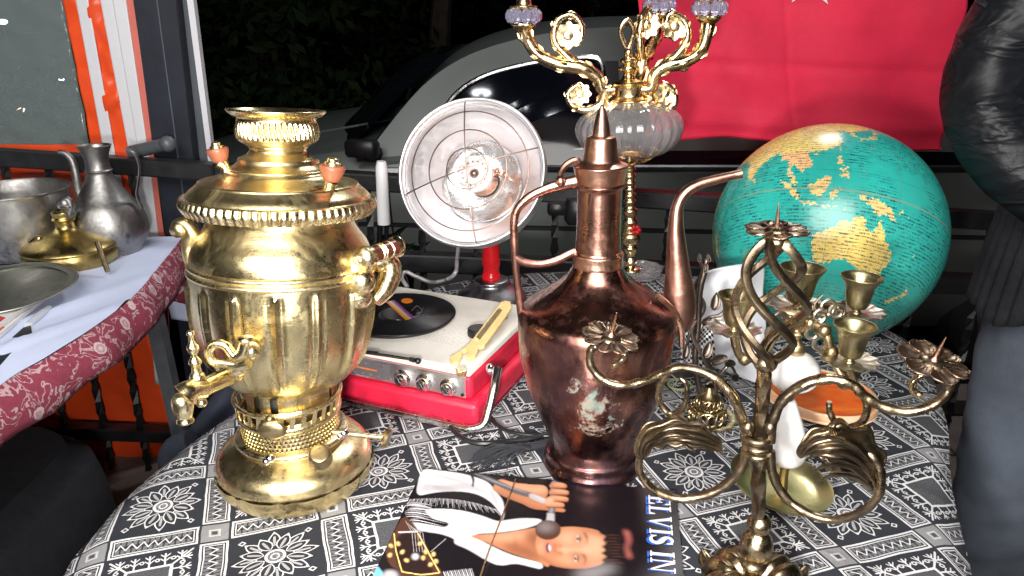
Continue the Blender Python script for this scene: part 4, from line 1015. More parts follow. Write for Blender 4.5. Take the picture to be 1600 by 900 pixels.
cb_ = cr([At(x, y, YH+d) for x, y, d in [(716, 385, .05), (714, 405, .05), (712, 425, .04)]]+[G(x, y, .006) for x, y in [(700, 436), (675, 441), (650, 432), (634, 425), (628, 434), (636, 448)]], 16)
fine = cr(cb_, 3)
co = MB(); n = len(fine); co.tube(fine, [.0042 if i % 2 else .0032 for i in range(n)] , 8).build('spiral_cable', 'coil_grey', ht)
# ================================================================ COPPER EWER
EB = G(926, 716); YE = EB.y
ew = thing('copper_ewer', 'tall tarnished copper ewer with long curved spout, conical lid and verdigris scars, in the middle', 'ewer', EB)
ce = (EB.x, EB.y)
TE = Matrix.Translation(EB) @ Matrix.Rotation(math.radians(-.8), 4, 'Y') @ Matrix.Rotation(math.radians(0), 4, 'X') @ Matrix.Translation(-EB)
ep = prof(YE, [(722, 74), (720, 77), (714, 77), (706, 73), (698, 73), (694, 70), (684, 68), (676, 70), (660, 78), (635, 90), (600, 104), (560, 115), (520, 121), (498, 123), (488, 122), (480, 117), (470, 102), (458, 84), (446, 66), (432, 50), (420, 42), (412, 38)], 930)
ep[0] = (ep[0][0], TZ+.001); eps = smooth_prof(ep, 6)
def dent(a, i, z): return 1+.020*noise.noise(Vector((math.cos(a)*1.8, math.sin(a)*1.8, z*14)))+.006*noise.noise(Vector((math.cos(a)*6, math.sin(a)*6, z*40)))
MB().lathe(eps, ce, 140, mod=dent, capb=True).xf(TE).build('body', 'copper', ew, angle=70)
MB().lathe(smooth_prof(prof(YE, [(414, 37), (413, 40), (404, 39.5), (395, 40), (393, 37), (390, 36)], 936), 4), ce, 96).xf(TE).build('neck_collar', 'copper_bright', ew)
MB().lathe(smooth_prof(prof(YE, [(394, 36), (370, 35), (340, 34.5), (310, 35), (296, 35.5), (290, 39), (287, 39), (285, 36)], 938), 5), ce, 96, mod=dent).xf(TE).build('neck', 'copper_dark', ew)
MB().lathe(smooth_prof(prof(YE, [(286, 37), (284, 38), (274, 40), (262, 42.5), (259, 43.5), (257, 42), (254, 34), (250, 29), (240, 27), (226, 25.5), (218, 24), (214, 22), (212, 15), (208, 14), (196, 12.5), (182, 9), (170, 5), (165, 2.4), (163, .1)], 940), 5), ce, 80, mod=dent).xf(TE).build('lid', 'copper_bright', ew, angle=60)
# spout: swan neck, fat at the root
spx = [(1040, 512, 20), (1058, 500, 24), (1062, 478, 25), (1061, 455, 24), (1059, 420, 19), (1057, 385, 15.5), (1056, 350, 12), (1059, 322, 9.5), (1070, 302, 8.5), (1090, 289, 8), (1120, 280, 7.5), (1156, 272, 6.5)]
P = [At(x, y, YE+.012*(0 if i > 3 else 0)) for i, (x, y, r) in enumerate(spx)]
MB().tube(cr(P, 8), [r*S(p) for (x, y, r), p in zip(spx, P)], 32, cap=False).build('spout', 'copper_mid', ew, angle=70)
q0, q1 = P[-1], P[-1]+(P[-1]-P[-2]).normalized()*.002
MB().tube([q0-(q1-q0)*3, q1], 7*S(q0), 24, cap=False).build('spout_lip', 'copper_bright', ew)
sb_ = cr([At(x, y, YE-.0) for x, y in [(1030, 452), (1052, 472), (1066, 500), (1068, 530)]], 6)
MB().tube([p+Vector((-.006, -.02, 0)) for p in sb_], .0035, 8).build('spout_seam', 'copper_bright', ew)
# strap handle
hpx = [(901, 284), (872, 290), (850, 297), (825, 310), (808, 328), (803, 350), (804, 385), (806, 420), (810, 455), (814, 490), (822, 530), (828, 555)]
HP = cr([At(x, y, YE-.004) for x, y in hpx], 8)
MB().tube(HP, [.0072, .0062, .0054, .005, .0045, .0045, .0042, .0042, .0042, .0042, .005, .004], 12, flat=.6, up=(0, 1, 0)).build('handle', 'copper_dark', ew)
MB().tube(cr([At(x, y, YE-.004) for x, y in [(805, 402), (820, 410), (845, 413), (870, 407), (893, 396), (900, 394)]], 6), .0046, 10, flat=.6, up=(0, 1, 0)).build('handle_brace', 'copper_dark', ew)
MB().tube(cr([At(x, y, YE-.006) for x, y in [(880, 287), (876, 272), (884, 258), (898, 250), (905, 254)]], 6), .0034, 8).ball(tuple(At(876, 283, YE-.008)), .0062, 12, 8).tube([At(876, 283, YE-.012), At(876, 283, YE+.012)], .0045, 10).build('lid_hinge', 'copper_dark', ew)
# ================================================================ GILT CANDELABRA WITH GLASS BOWL
GB = G(985, 431); YG = GB.y
gc = thing('gilt_candelabra', 'tall shiny gold candelabra with scrolled arms and ribbed glass bowl, behind the copper ewer', 'candelabra', GB)
cg_ = (GB.x, GB.y); g = lambda x, y, d=0.0: At(x, y, YG+d)
TG = Matrix.Translation(GB) @ Matrix.Rotation(math.radians(-3.6), 4, 'Y') @ Matrix.Translation(-GB)
MB().lathe(smooth_prof([(.004, .001), (.034, .001), (.042, .010), (.046, .020), (.0455, .023), (.040, .014), (.028, .008), (.004, .006)], 4), cg_, 60, mod=lambda a, i, z: 1+.04*math.cos(a*10)).xf(Matrix.Translation((.018, -.01, TZ))).build('glass_foot', 'glass', gc)
st_rows = [(426, 14), (424, 17), (419, 15), (416, 8), (411, 7), (407, 10), (402, 7), (396, 7), (391, 11), (386, 12), (382, 9), (378, 14), (370, 16), (364, 14), (360, 17), (356, 13), (352, 10), (347, 12), (342, 10), (338, 8), (333, 11), (328, 12), (323, 8)]
y_ = 318
while y_ > 262: st_rows += [(y_, 7.5), (y_-4, 10), (y_-8, 7.5)]; y_ -= 10
st_rows += [(258, 8), (252, 12), (248, 22), (243, 30), (240, 28)]
MB().lathe(smooth_prof(prof(YG, st_rows, 990), 3), cg_, 32).xf(TG).build('stem', 'gold', gc)
fg = MB(); cz0 = prof(YG, [(252, 10), (236, 46)], 985)
for k in range(16):
    a = 2*PI*k/16; pts = []
    for j in range(8):
        q = j/7; r = .02+(cz0[1][0]-.02)*q+.004*math.sin(q*PI); z = cz0[0][1]+(cz0[1][1]-cz0[0][1])*q**1.6
        pts.append(Vector((GB.x+r*math.cos(a+.25*q), GB.y+r*math.sin(a+.25*q), z)))
    fg.tube(pts, [.003, .0025, .0018], 6)
    fg.ball(tuple(pts[-1]), .0035, 8, 6)
fg.xf(TG).build('filigree_cup', 'gold', gc)
gl = smooth_prof(prof(YG, [(246, 26), (243, 40), (236, 58), (224, 72), (208, 80), (194, 81), (180, 74), (168, 58), (160, 40), (156, 28), (154, 24)], 984), 5)
rib = lambda a, i, z: 1+.035*abs(math.sin(a*12))
gi = [(r*.965, z+.001) for r, z in gl[3:-1]][::-1]
MB().lathe(gl+gi, cg_, 168, mod=rib).xf(TG).build('glass_bowl', 'glass', gc, angle=180)
MB().lathe(smooth_prof(prof(YG, [(160, 24), (158, 30), (155, 30), (152, 24), (148, 21), (136, 20), (133, 22), (130, 26), (127, 26), (124, 14), (121, 10), (117, 8), (113, 9), (109, 15), (106, 16), (103, 15), (101, 8), (98, 11), (94, 13), (91, 12), (88, 6), (84, 7), (78, 6), (74, 3), (72, 1)], 981), 3), cg_, 40).xf(TG).build('hub', 'gold', gc)
MB().tube(cr([g(x, y) for x, y in [(981, 76), (972, 60), (970, 45), (980, 31), (990, 45), (988, 60)]], 6, True), .0042, 8, closed=True).build('finial_ring', 'gold', gc)
def acanthus(path, r, sp=9):
    """cast arm with leaf bosses along it"""
    mb = MB().tube(path, r, 12)
    R = lerpr(r, len(path))
    for i in range(3, len(path)-2, sp):
        t = (path[i+1]-path[i-1]).normalized()
        for k in range(5):
            a = 2*PI*k/5+i; n_ = t.orthogonal().normalized(); b_ = t.cross(n_); d = n_*math.cos(a)+b_*math.sin(a)
            mb.tube([path[i]+d*R[i]*.6-t*R[i]*.6, path[i]+d*R[i]*1.15+t*R[i]*.4, path[i]+d*R[i]*1.12+t*R[i]*1.1], [R[i]*.30, R[i]*.26, R[i]*.08], 6)
    return mb
def rosette(mb, c, r, nrm):
    R = nrm.to_track_quat('Z', 'Y').to_matrix().to_4x4(); R.translation = c
    v0 = len(mb.v); mb.lathe([(.0001, r*.35), (r*.3, r*.3), (r*.4, r*.15), (r*.95, r*.22), (r, 0), (.0001, -r*.2)], (0, 0), 40, mod=lambda a, i, z: 1+(.12*math.cos(a*8) if i > 2 else 0))
    for p in range(v0, len(mb.v)): mb.v[p] = R @ mb.v[p]
def gilt_arm(main, up, low, dep, cup):
    """main arm, an upper curl and a lower curl; cup = pixel of the candle socket"""
    D = lambda pts: [g(x, y, dep*min(1, abs(x-981)/140.0)) for x, y in pts]
    u = S(g(*main[0]))
    P = cr(D(main), 8)
    arm = acanthus(P, [8*u, 9*u, 10*u, 11*u, 10*u, 10*u, 12*u], 9).build('arm', 'gold', gc)
    for pts, rr_ in ((up, 20), (low, 17)):
        P2 = cr(D(pts), 8); mb = acanthus(P2, [8*u, 7*u, 6*u, 5*u, 4*u, 3*u], 9)
        c_ = D([pts[-1]])[0]; rosette(mb, c_, rr_*u, Vector((0, -1, .2)).normalized()); mb.build('scroll', 'gold', arm)
    c = D([cup])[0]; mb = MB()
    mb.lathe(smooth_prof([(.010, -.030), (.012, -.018), (.020, -.010), (.022, -.004), (.016, 0), (.0001, .001)], 4), (c.x, c.y), 32, mod=lambda a, i, z: 1+.07*math.cos(a*10)).xf(Matrix.Translation((0, 0, c.z-.0))).build('socket', 'gold', arm)
    cz = c.z+.010
    for k in range(8):
        a = 2*PI*k/8+.2; q = Vector((c.x+.024*math.cos(a), c.y+.024*math.sin(a), cz)); b = MB().ball(tuple(q), .0145, 7, 5, (.82, .82, .95)); b.build('crystal_bead', 'crystal', arm, smooth=False)
    MB().lathe(smooth_prof([(.0001, .020), (.020, .021), (.026, .026), (.022, .028), (.014, .032), (.016, .06), (.018, .07), (.0001, .071)], 4), (c.x, c.y), 32).xf(Matrix.Translation((0, 0, c.z))).build('drip_cup', 'gold', arm)
gilt_arm([(960, 141), (942, 141), (934, 122), (908, 106), (872, 100), (840, 84), (823, 58), (818, 36)], [(905, 104), (884, 86), (866, 62), (872, 32), (895, 24), (909, 42), (905, 66), (888, 56)], [(944, 146), (936, 164), (915, 172), (894, 164), (888, 145), (905, 133), (906, 147)], .0, (818, 34))
gilt_arm([(1000, 141), (1016, 138), (1022, 118), (1040, 104), (1070, 96), (1094, 80), (1104, 52), (1107, 26)], [(1040, 102), (1060, 84), (1074, 60), (1070, 34), (1048, 22), (1040, 40), (1046, 56), (1054, 42)], [(1014, 146), (1022, 164), (1038, 172), (1054, 160), (1052, 142), (1038, 132), (1040, 146)], .0, (1108, 22))
gilt_arm([(990, 136), (1000, 118), (1004, 98), (1012, 80), (1022, 60), (1026, 36), (1028, 22)], [(1004, 96), (1000, 72), (1000, 46), (1006, 22), (1014, 14), (1010, 30), (1010, 40)], [(990, 134), (994, 128), (1000, 126), (1003, 122), (1001, 118), (999, 120)], .25, (1030, 18))
fl = MB(); q = g(990, 360, -.02)
for k in range(6): a = 2*PI*k/6; fl.ball((q.x+.007*math.cos(a)+.004, q.y, q.z+.006*math.sin(a)), .005, 8, 5, (1, .6, 1))
fl.build('red_ribbon_flower', 'red_enamel', gc)
# ================================================================ GLOBE
YGl = 1.24; GC = At(1289, 367, YGl); RG = 176*S(GC)/1.035
glb = thing('terrestrial_globe', 'large turquoise globe turned to Australia and Asia, under the red flag', 'globe', (GC.x, GC.y, TZ))
# orientation: fit the map rotation to points read off the photograph
def ll(lat, lon): a, b = math.radians(lat), math.radians(lon); return np.array([math.cos(a)*math.cos(b), math.cos(a)*math.sin(b), math.sin(a)])
obs = [((-25, 134), (1332, 388)), ((-42, 173), (1407, 468)), ((8.5, 77.5), (1180, 283)), ((36, 138), (1356, 214)), ((1, 114), (1284, 292)), ((-6, 145), (1384, 338)), ((-32, 116), (1275, 412)), ((-38, 146), (1370, 430)), ((2, 103), (1243, 302)), ((22, 114), (1312, 240)), ((21, 72), (1175, 245)), ((12, 123), (1320, 262))]
vz = -np.array((Vector((0, 0, CZ))-GC).normalized()); fw = -vz
rt = np.cross(-fw, np.array([0, 0, 1.0])); rt /= np.linalg.norm(rt); rt = np.array([1.0, 0, 0])-fw*fw[0]; rt /= np.linalg.norm(rt)
upv = np.cross(fw, rt); upv = upv if upv[2] > 0 else -upv
A_, B2 = [], []
for (la, lo), (px, py) in obs:
    x, y = (px-1297)/183.0, -(py-366)/178.0; zz_ = math.sqrt(max(.02, 1-x*x-y*y)); A_.append(ll(la, lo)); B2.append(rt*x+upv*y+fw*zz_)
H_ = np.array(A_).T @ np.array(B2); U_, S_, Vt = np.linalg.svd(H_); dd_ = np.sign(np.linalg.det(Vt.T @ U_.T)); RGL = Vt.T @ np.diag([1, 1, dd_]) @ U_.T
LAND = dict(
 australia=[(114, -22), (113.5, -26), (115, -34), (118, -35), (123, -34), (126, -32.3), (131, -31.5), (134, -33), (137, -35), (138, -33.5), (139.5, -36.5), (141, -38.3), (144, -38.7), (146.5, -39), (150, -37.3), (151.5, -33), (153.3, -28.5), (153, -25), (149.5, -21.5), (146.5, -19), (145.5, -15), (143.5, -14.2), (142.5, -10.8), (141.5, -13.5), (140.8, -17.5), (138, -16.7), (135.7, -15), (136.8, -12.2), (133, -11.5), (130.8, -12.5), (129, -14.9), (126, -14), (123.5, -16.5), (122, -18), (119, -20), (116, -20.8)],
 tasmania=[(144.7, -40.8), (148.2, -41), (148, -43.2), (146, -43.5)],
 nz_north=[(173, -34.6), (175.5, -37), (178.4, -37.8), (176.8, -40), (175.2, -41.6), (173.8, -39.3), (174.7, -37.5)],
 nz_south=[(172.7, -40.6), (174.2, -41.7), (172.5, -43.8), (170.6, -46), (168.5, -46.6), (166.6, -46), (169, -43.8), (171.3, -42)],
 guinea=[(131, -1), (134, -1), (135, -3.2), (138, -1.7), (141, -2.6), (145, -4.5), (147.5, -6), (148, -8.5), (150.6, -10.5), (147.5, -9.8), (144.5, -7.8), (142, -9.2), (138.5, -8.2), (138, -6), (134, -4), (132.5, -3)],
 solomon=[(150, -5.8), (152.2, -4.2), (153, -4.8), (151, -6.2)], bougain=[(155, -5.4), (156, -6.8), (155.2, -6.6)], caledon=[(164, -20.2), (167, -22.3), (165, -21.6)],
 borneo=[(109, 1.5), (111.5, 2.5), (113.5, 4), (117, 7), (119, 5), (117.6, 1), (116, -4), (112, -3.3), (110, -1.5)],
 sumatra=[(95.3, 5.6), (98, 4), (101, 2), (104, -1.5), (106, -3.5), (105.6, -5.8), (103, -4), (100.5, -1), (98, 1.6)],
 java=[(105.2, -6.8), (108.5, -6.7), (112, -6.7), (114.4, -7.7), (112, -8.3), (108, -7.8)], flores=[(115, -8.2), (119, -8.4), (123, -8.4), (122, -8.9), (117, -9)], timor=[(123.6, -10.3), (126.8, -8.5), (127.2, -8.6), (125, -9.6)],
 sulawesi=[(119, -3), (120, .5), (123, 1), (125, 1.6), (124, .3), (121, .3), (121, -1), (123.2, -1), (121.7, -2.2), (122.8, -4.6), (121.4, -4.3), (120.6, -3), (120.4, -5.5), (119.5, -5.4)],
 luzon=[(120.3, 16), (120.8, 18.5), (122.2, 18.4), (121.8, 15.8), (124, 13), (123, 13), (120.8, 13.9)], mindanao=[(122, 7), (123.5, 8.6), (125.5, 9.7), (126.5, 7.3), (125.5, 5.8), (124, 7)], visayas=[(122, 11.7), (123.2, 10.8), (125, 12.4), (125.2, 10.6), (123, 9.3)],
 taiwan=[(120.2, 23), (121.5, 25.2), (121, 22)], hainan=[(108.7, 19.3), (110.8, 20), (110, 18.3)], ceylon=[(79.8, 9.5), (81.8, 7.5), (80.6, 6), (79.8, 7)],
 japan=[(130, 31.3), (131.8, 33.8), (135.5, 35.6), (137, 37), (139.5, 38.7), (140, 41.2), (141.9, 39.6), (140.8, 35.8), (138, 34.7), (135.5, 33.6), (132, 33.4), (131.3, 31.3)], hokkaido=[(140, 41.6), (141.8, 45.3), (145.2, 43.6), (143, 42.1)], sakhalin=[(142, 46), (142.3, 54), (143.5, 50), (143, 46.8)],
 asia=[(35, 36), (44, 37), (48, 30), (51, 25), (56, 26.5), (61, 25), (66.5, 25), (70, 21.5), (72.8, 20), (73.5, 16), (75, 12), (77.5, 8), (79.8, 10.4), (80.2, 15), (82.5, 17), (87, 21.3), (90, 22.5), (92, 21), (94.3, 16.5), (97, 17), (98.5, 12), (98.3, 8), (100.3, 6), (101.5, 2.8), (103.6, 1.4), (103.4, 4.5), (101.5, 7), (99.5, 9.5), (100, 13.3), (102, 12.5), (105, 8.7), (107, 10.5), (109.3, 12), (108.8, 15.5), (106, 18.8), (108, 21.5), (110.3, 21), (113.5, 22.2), (117, 23.5), (120, 26.5), (122, 30), (120.5, 33.5), (119.2, 35), (122.5, 37), (118, 39), (121.5, 40.5), (125, 39.5), (126.5, 36.5), (126.4, 34.4), (129.2, 35.3), (127.5, 39.5), (131, 43), (135, 44), (140, 48.5), (141, 53), (137, 54), (143, 59), (155, 59.5), (156, 51.5), (162, 56), (163, 60), (180, 65), (180, 70), (110, 76), (70, 73), (40, 68), (30, 60)],
 africa=[(32, 31), (37, 22), (43, 12), (51, 11.5), (45, 2), (40, -4), (40.5, -15), (35, -24), (30, -31), (20, -35), (12, -17), (9, 0), (-5, 5), (-17, 14), (-6, 36), (10, 37), (20, 31)], madagascar=[(44, -17), (49.5, -12), (50, -16), (47, -25), (44, -24)])
NLO, NLA = 720, 361
lon = np.linspace(-180, 180, NLO, endpoint=False); lat = np.linspace(-90, 90, NLA); LO, LA = np.meshgrid(lon, lat)
def inpoly(LO, LA, P):
    ins = np.zeros(LO.shape, bool); n = len(P)
    for i in range(n):
        x1, y1 = P[i]; x2, y2 = P[(i+1) % n]; c = (y1 > LA) != (y2 > LA)
        if y1 != y2: ins ^= c & (LO < (x2-x1)*(LA-y1)/(y2-y1)+x1)
    return ins
rj = np.random.RandomState(4); jx = LO+.5*np.sin(LA*1.9)+.35*np.sin(LA*4.1+LO*1.2); jy = LA+.45*np.sin(LO*2.1)+.3*np.sin(LO*4.7+1)
land = np.zeros(LO.shape); hue = np.zeros(LO.shape)
for k, P_ in LAND.items():
    m_ = inpoly(jx, jy, P_); land[m_] = 1
    if k in ('borneo', 'sumatra', 'java', 'sulawesi', 'luzon', 'mindanao', 'japan', 'guinea', 'nz_north', 'nz_south', 'flores', 'visayas'): hue[m_] = .55
hue[(land > 0) & (LO > 92) & (LO < 110) & (LA < 22) & (LA > 5)] = 1.0
hue[(land > 0) & (LO > 68) & (LO < 90) & (LA < 30) & (LA > 5)] = .35
la_, lo_ = np.radians(LA).ravel(), np.radians(LO).ravel()
XYZ = np.stack([np.cos(la_)*np.cos(lo_), np.cos(la_)*np.sin(lo_), np.sin(la_)], 1) @ RGL.T * RG + np.array([0, 0, GC.z-TZ])
faces = [(j*NLO+i, j*NLO+(i+1) % NLO, (j+1)*NLO+(i+1) % NLO, (j+1)*NLO+i) for j in range(NLA-1) for i in range(NLO)]
me = bpy.data.meshes.new('sphere'); me.from_pydata(XYZ.tolist(), [], faces); me.update(); me.shade_smooth()
for nme, arr in (('land', land), ('hue', hue), ('lat', LA), ('lonc', np.cos(np.radians(LO*12))), ('lon', LO)):
    at_ = me.attributes.new(nme, 'FLOAT', 'POINT'); at_.data.foreach_set('value', arr.ravel().astype(np.float32))
so = bpy.data.objects.new('sphere', me); col.objects.link(so); so.parent = glb
t = NT('globe_map')
def attr(nme):
    a = t.n('ShaderNodeAttribute'); a.attribute_name = nme; return E_(t, a.outputs['Fac'])
L_, H2, LAT, LONC = attr('land'), attr('hue'), attr('lat'), attr('lonc')
isl = L_+(t.noise(160, 3, .6)-.5)*.35 > .5; shore = (L_ > .08)*(1-isl)
oc = t.mix(t.ramp(t.noise(9, 3), .3, .7), (.018, .33, .29), (.028, .39, .335))
lat_ln = (((LAT/10).fl()*10-LAT).ab() < .22).mx((((LAT/10).fl()*10+10-LAT).ab() < .22)); lon_ln = LONC > .9985
grat = lat_ln.mx(lon_ln)
LNG = attr('lon')
cmb = t.n('ShaderNodeCombineXYZ'); t.put(cmb.inputs[0], LNG*.16); t.put(cmb.inputs[1], LAT*.95); 
row = t.math('FRACT', LAT*.62)
# fine print: broken rows of tiny marks running along the parallels
mk = t.noise(1.35, 2, .5, vec=cmb.outputs[0]) > .49
cmb2 = t.n('ShaderNodeCombineXYZ'); t.put(cmb2.inputs[0], LNG*1.5); t.put(cmb2.inputs[1], LAT*.62-row)
ch = t.noise(2.2, 1, .5, vec=cmb2.outputs[0]) > .46
txt = mk*ch*(row.band(.20, .74))
dens = t.ramp(t.noise(13, 2, .5, vec=t.obj()), .40, .50)
riv = (t.noise(34, 4, .6, dist=1.2)-.5).ab() < .008
lc = t.mix(H2, (.76, .58, .16), (.76, .42, .20)); lc = t.mix(t.ramp(t.noise(40, 4, .6), .4, .7)*.4, lc, (.72, .52, .22)); lc = t.mix(riv*.5, lc, (.35, .20, .08))
c = t.mix(isl, t.mix(shore*.35, t.mix(grat*.35, oc, (.01, .12, .12)), (.05, .45, .40)), t.mix(grat*.3, lc, (.3, .18, .04)))
c = t.mix(txt*(isl*.85+(1-isl)*dens*.95), c, (.01, .045, .06))
gore = (((LNG/30).fl()*30-LNG).ab() < .28).mx((((LNG/30).fl()*30+30-LNG).ab() < .28)); eq = LAT.ab() < .55
c = t.mix(gore*.45*t.ramp(t.noise(20, 3), .35, .6), c, (.10, .22, .16)); c = t.mix(eq*.55, c, (.20, .30, .22))
c = t.mix(t.ramp(t.noise(30, 6, .75), .60, .68)*.35, c, (.22, .28, .20)); c = t.mix(t.ramp(t.noise(4, 3, .5), .4, .7)*.18, c, (.10, .20, .12))
t.set(col=c, rough=t.noise(25, 4, .7)*.2+.18, coat=.2, coatr=.1); t.bump(t.noise(5, 2, .5), .04, .01); MAT['globe_map'] = t.m
me.materials.append(t.m)
# map lettering that can be read: O Z E A N along the Indian Ocean
def on_globe(px, py):
    d = ray(px, py).normalized(); o_ = Vector((0, 0, CZ)); oc_ = o_-GC; b = oc_.dot(d); c_ = oc_.length_squared-RG*RG; t_ = -b-math.sqrt(max(0, b*b-c_)); return o_+d*t_
def glyph(chs, px, py, size, mname='ink_black', nme='map_letter'):
    p = on_globe(px, py); nn = (p-GC).normalized(); r_ = Vector(rt)-nn*Vector(rt).dot(nn); r_.normalize(); u_ = nn.cross(r_)
    M = Matrix((r_, u_, nn)).transposed().to_4x4(); M.translation = p+nn*.0004
    v, f = text_mesh(chs, size, .00005); MB().add(v, f).xf(M).build(nme, mname, so if False else glb, smooth=False)
for chs, x in zip('OZEAN', (1158, 1175, 1193, 1214, 1238)): glyph(chs, x, 393 if x < 1200 else 390, .0085)
pole = Vector(RGL @ np.array([0, 0, 1.0]))
a = GC+pole*RG*.995; MB().lathe([(.0001, .010), (.002, .010), (.002, .002), (.010, .002), (.011, 0), (.0001, -.001)], (0, 0), 20).xf(Matrix.Translation(a) @ pole.to_track_quat('Z', 'Y').to_matrix().to_4x4()).build('pole_pin', 'brass_bright', glb)
dk = MB().lathe(smooth_prof([(.085, 0), (.086, .012), (.060, .022), (.05, .05), (.06, .072)], 4), (GC.x, GC.y+.01), 48).xf(Matrix.Translation((0, 0, TZ))).build('stand', 'steel_grey', glb)
zb = GC.z-RG
# ================================================================ FORGED BRONZE CANDELABRUM (front right)
IB = G(1178, 935); YI = IB.y
ic = thing('forged_candelabrum', 'big bronze-coloured iron candelabrum with spiral cage, petal pans and curled leaves, at the front right', 'candelabrum', IB)
q_ = lambda x, y, d=0.0: At(x, y, YI+d)
def forged(path, r, m='bronze_iron', nme='arm', par=None, seg=7, flat=.88):
    n = len(path); R = lerpr(r, n); R = [a*(1+.06*math.sin(i*.9)+.03*math.sin(i*2.3)) for i, a in enumerate(R)]
    return MB().tube(path, R, seg, flat=flat, twist=PI*n/26).build(nme, m, par or ic, angle=60)
def petal_pan(c, r, tiltx, n=6, spike=.030, rotz=0.0, nme='petal_pan', cup=.35, deep=.24):
    R = Matrix.Translation(c) @ Matrix.Rotation(tiltx[0], 4, 'X') @ Matrix.Rotation(tiltx[1], 4, 'Y') @ Matrix.Rotation(rotz, 4, 'Z')
    hub = MB().lathe(smooth_prof([(.0001, -.006), (.006, -.005), (.010, .0), (.006, .003), (.0001, .004)], 3), (0, 0), 20).xf(R).build(nme, 'bronze_iron', ic)
    for k in range(n):
        a0 = 2*PI*k/n
        def f(u, v):
            rr = r*(.12+.88*v); w_ = (PI/n)*1.15*(min(1, .55+v)*(1 if v < .55 else max(.08, 1-((v-.55)/.45)**2.6)**.5)); a = a0+(u*2-1)*w_
            z = r*cup*(.10*v-.10*v*v*v)-r*.13*math.sin(PI*v*.9)*(1-abs(u*2-1)**2)+r*.05+.0004*math.sin(u*25)
            return (rr*math.cos(a), rr*math.sin(a), z+.0003*(k % 2))
        p = MB().grid(f, 13, 11).xf(R).build('petal', 'bronze_dark', hub, angle=180); solid(p, .0011)
    sp_ = MB().tube([(0, 0, 0), (0, 0, spike*.35), (0, 0, spike)], [.0022, .0018, .0004], 8).lathe([(.006, .0015), (.004, .004), (.002, .006)], (0, 0), 14).xf(R).build('spike', 'copper_bright', hub)
    return hub
# stem
u = S(q_(1185, 700))
forged([q_(1196+(1186-1196)*k, 556+(690-556)*k) for k in np.linspace(0, 1, 30)], [14*u, 13*u, 13.5*u], nme='stem', seg=6)
forged([q_(1185, 706+(830-706)*k) for k in np.linspace(0, 1, 24)], [14.5*u, 13.5*u, 12.5*u], nme='stem', seg=6)
for k, (y, wd) in enumerate(((684, 22), (696, 23), (708, 22))):
    mb = MB().lathe(smooth_prof([(wd*u*.8, -6*u), (wd*u, -3*u), (wd*u, 3*u), (wd*u*.8, 6*u)], 3), (0, 0), 28, mod=lambda a, i, z: 1).xf(Matrix.Translation(q_(1183, y, -.0))).build('collar_ring', 'bronze_iron', ic)
for x in (1168, 1203): MB().ball(tuple(q_(x, 668, -.006)), 10*u, 12, 8, (1, 1, 1.2)).build('collar_bead', 'bronze_iron', ic)
kn = [(10, 806), (17, 812), (19, 820), (14, 828), (20, 836), (25, 846), (26, 858), (22, 868), (15, 874), (19, 880), (18, 886), (12, 892), (14, 930)]
MB().lathe(smooth_prof([(hw*S(q_(1182, y)), q_(1182, y).z) for hw, y in kn], 4), (q_(1182, 850).x, YI), 20, mod=lambda a, i, z: 1+.02*math.cos(a*8)).build('baluster_knob', 'bronze_iron', ic, angle=35)
# feet: curled leaf scrolls round the stem
for k in range(4):
    a = math.radians(205+k*92); P = cr([Vector((IB.x+dx*math.cos(a), IB.y+dx*math.sin(a), TZ+dz)) for dx, dz in [(.006, .018), (.018, .030), (.036, .030), (.046, .020), (.044, .008), (.056, .003), (.068, .008)]], 8)
    sd = Vector((-math.sin(a), math.cos(a), 0))
    def ff(u_, v_): i = int(round(v_*(len(P)-1))); wv_ = .020*math.sin(PI*min(1, .25+v_*.75))+.004; q = P[i]+sd*(u_*2-1)*wv_; q.z -= .010*(u_*2-1)**2; q.z += .0018*math.cos(u_*22); return q
    o = MB().grid(ff, 25, len(P)).build('foot_leaf', 'bronze_iron', ic, angle=180); solid(o, .002)
# spiral cage
ca, cbt = q_(1214, 376), q_(1196, 566); n = 90
for k in range(4):
    P = []
    for i in range(n+1):
        v_ = i/n; c = ca.lerp(cbt, v_); r = (.006+.0215*math.sin(PI*v_)**.75); a = 2*PI*k/4+v_*PI*1.35+.6; P.append(Vector((c.x+r*math.cos(a), c.y+r*math.sin(a), c.z)))
    MB().tube(P, .0044, 6, flat=.8, up=(0, -1, 0)).build('cage_bar', 'bronze_iron', ic, angle=50)
MB().ball(tuple(ca), .009, 14, 8, (1, 1, .7)).build('cage_cap', 'bronze_iron', ic); MB().ball(tuple(cbt), .010, 14, 8, (1, 1, .9)).build('cage_socket', 'bronze_iron', ic)
petal_pan(q_(1213, 360, 0), 50*S(q_(1213, 360)), (math.radians(0), math.radians(-2)), 6, .022, .3)
# arms
def arm(pts, dep, r=(9.2, 9, 8.2, 7.8, 7.4), nme='arm', x0=1184.0, par=None, span=270.0):
    P = cr([q_(x, y, dep*abs(x-x0)/span) for x, y in pts], 8); return forged(P, [k*u for k in r], nme=nme, par=par)
aL = arm([(1166, 690), (1160, 655), (1142, 615), (1110, 586), (1068, 574), (1038, 582), (1005, 596), (968, 602), (938, 590), (922, 568), (924, 545), (934, 540)], .05)
arm([(1046, 578), (1032, 600), (1030, 626), (1044, 645), (1062, 642), (1073, 622), (1072, 600), (1062, 590)], .05, (7, 6, 5.5, 5, 4.5), 'arm_curl', par=aL)
arm([(926, 545), (950, 536), (972, 542), (976, 556), (966, 566), (956, 572)], .05, (5, 5.5, 6, 6.5, 5), 'arm_hook', par=aL)
petal_pan(q_(954, 528, .05*230/270), 46*S(q_(954, 528, .045)), (math.radians(10), math.radians(8)), 9, .026, .1)
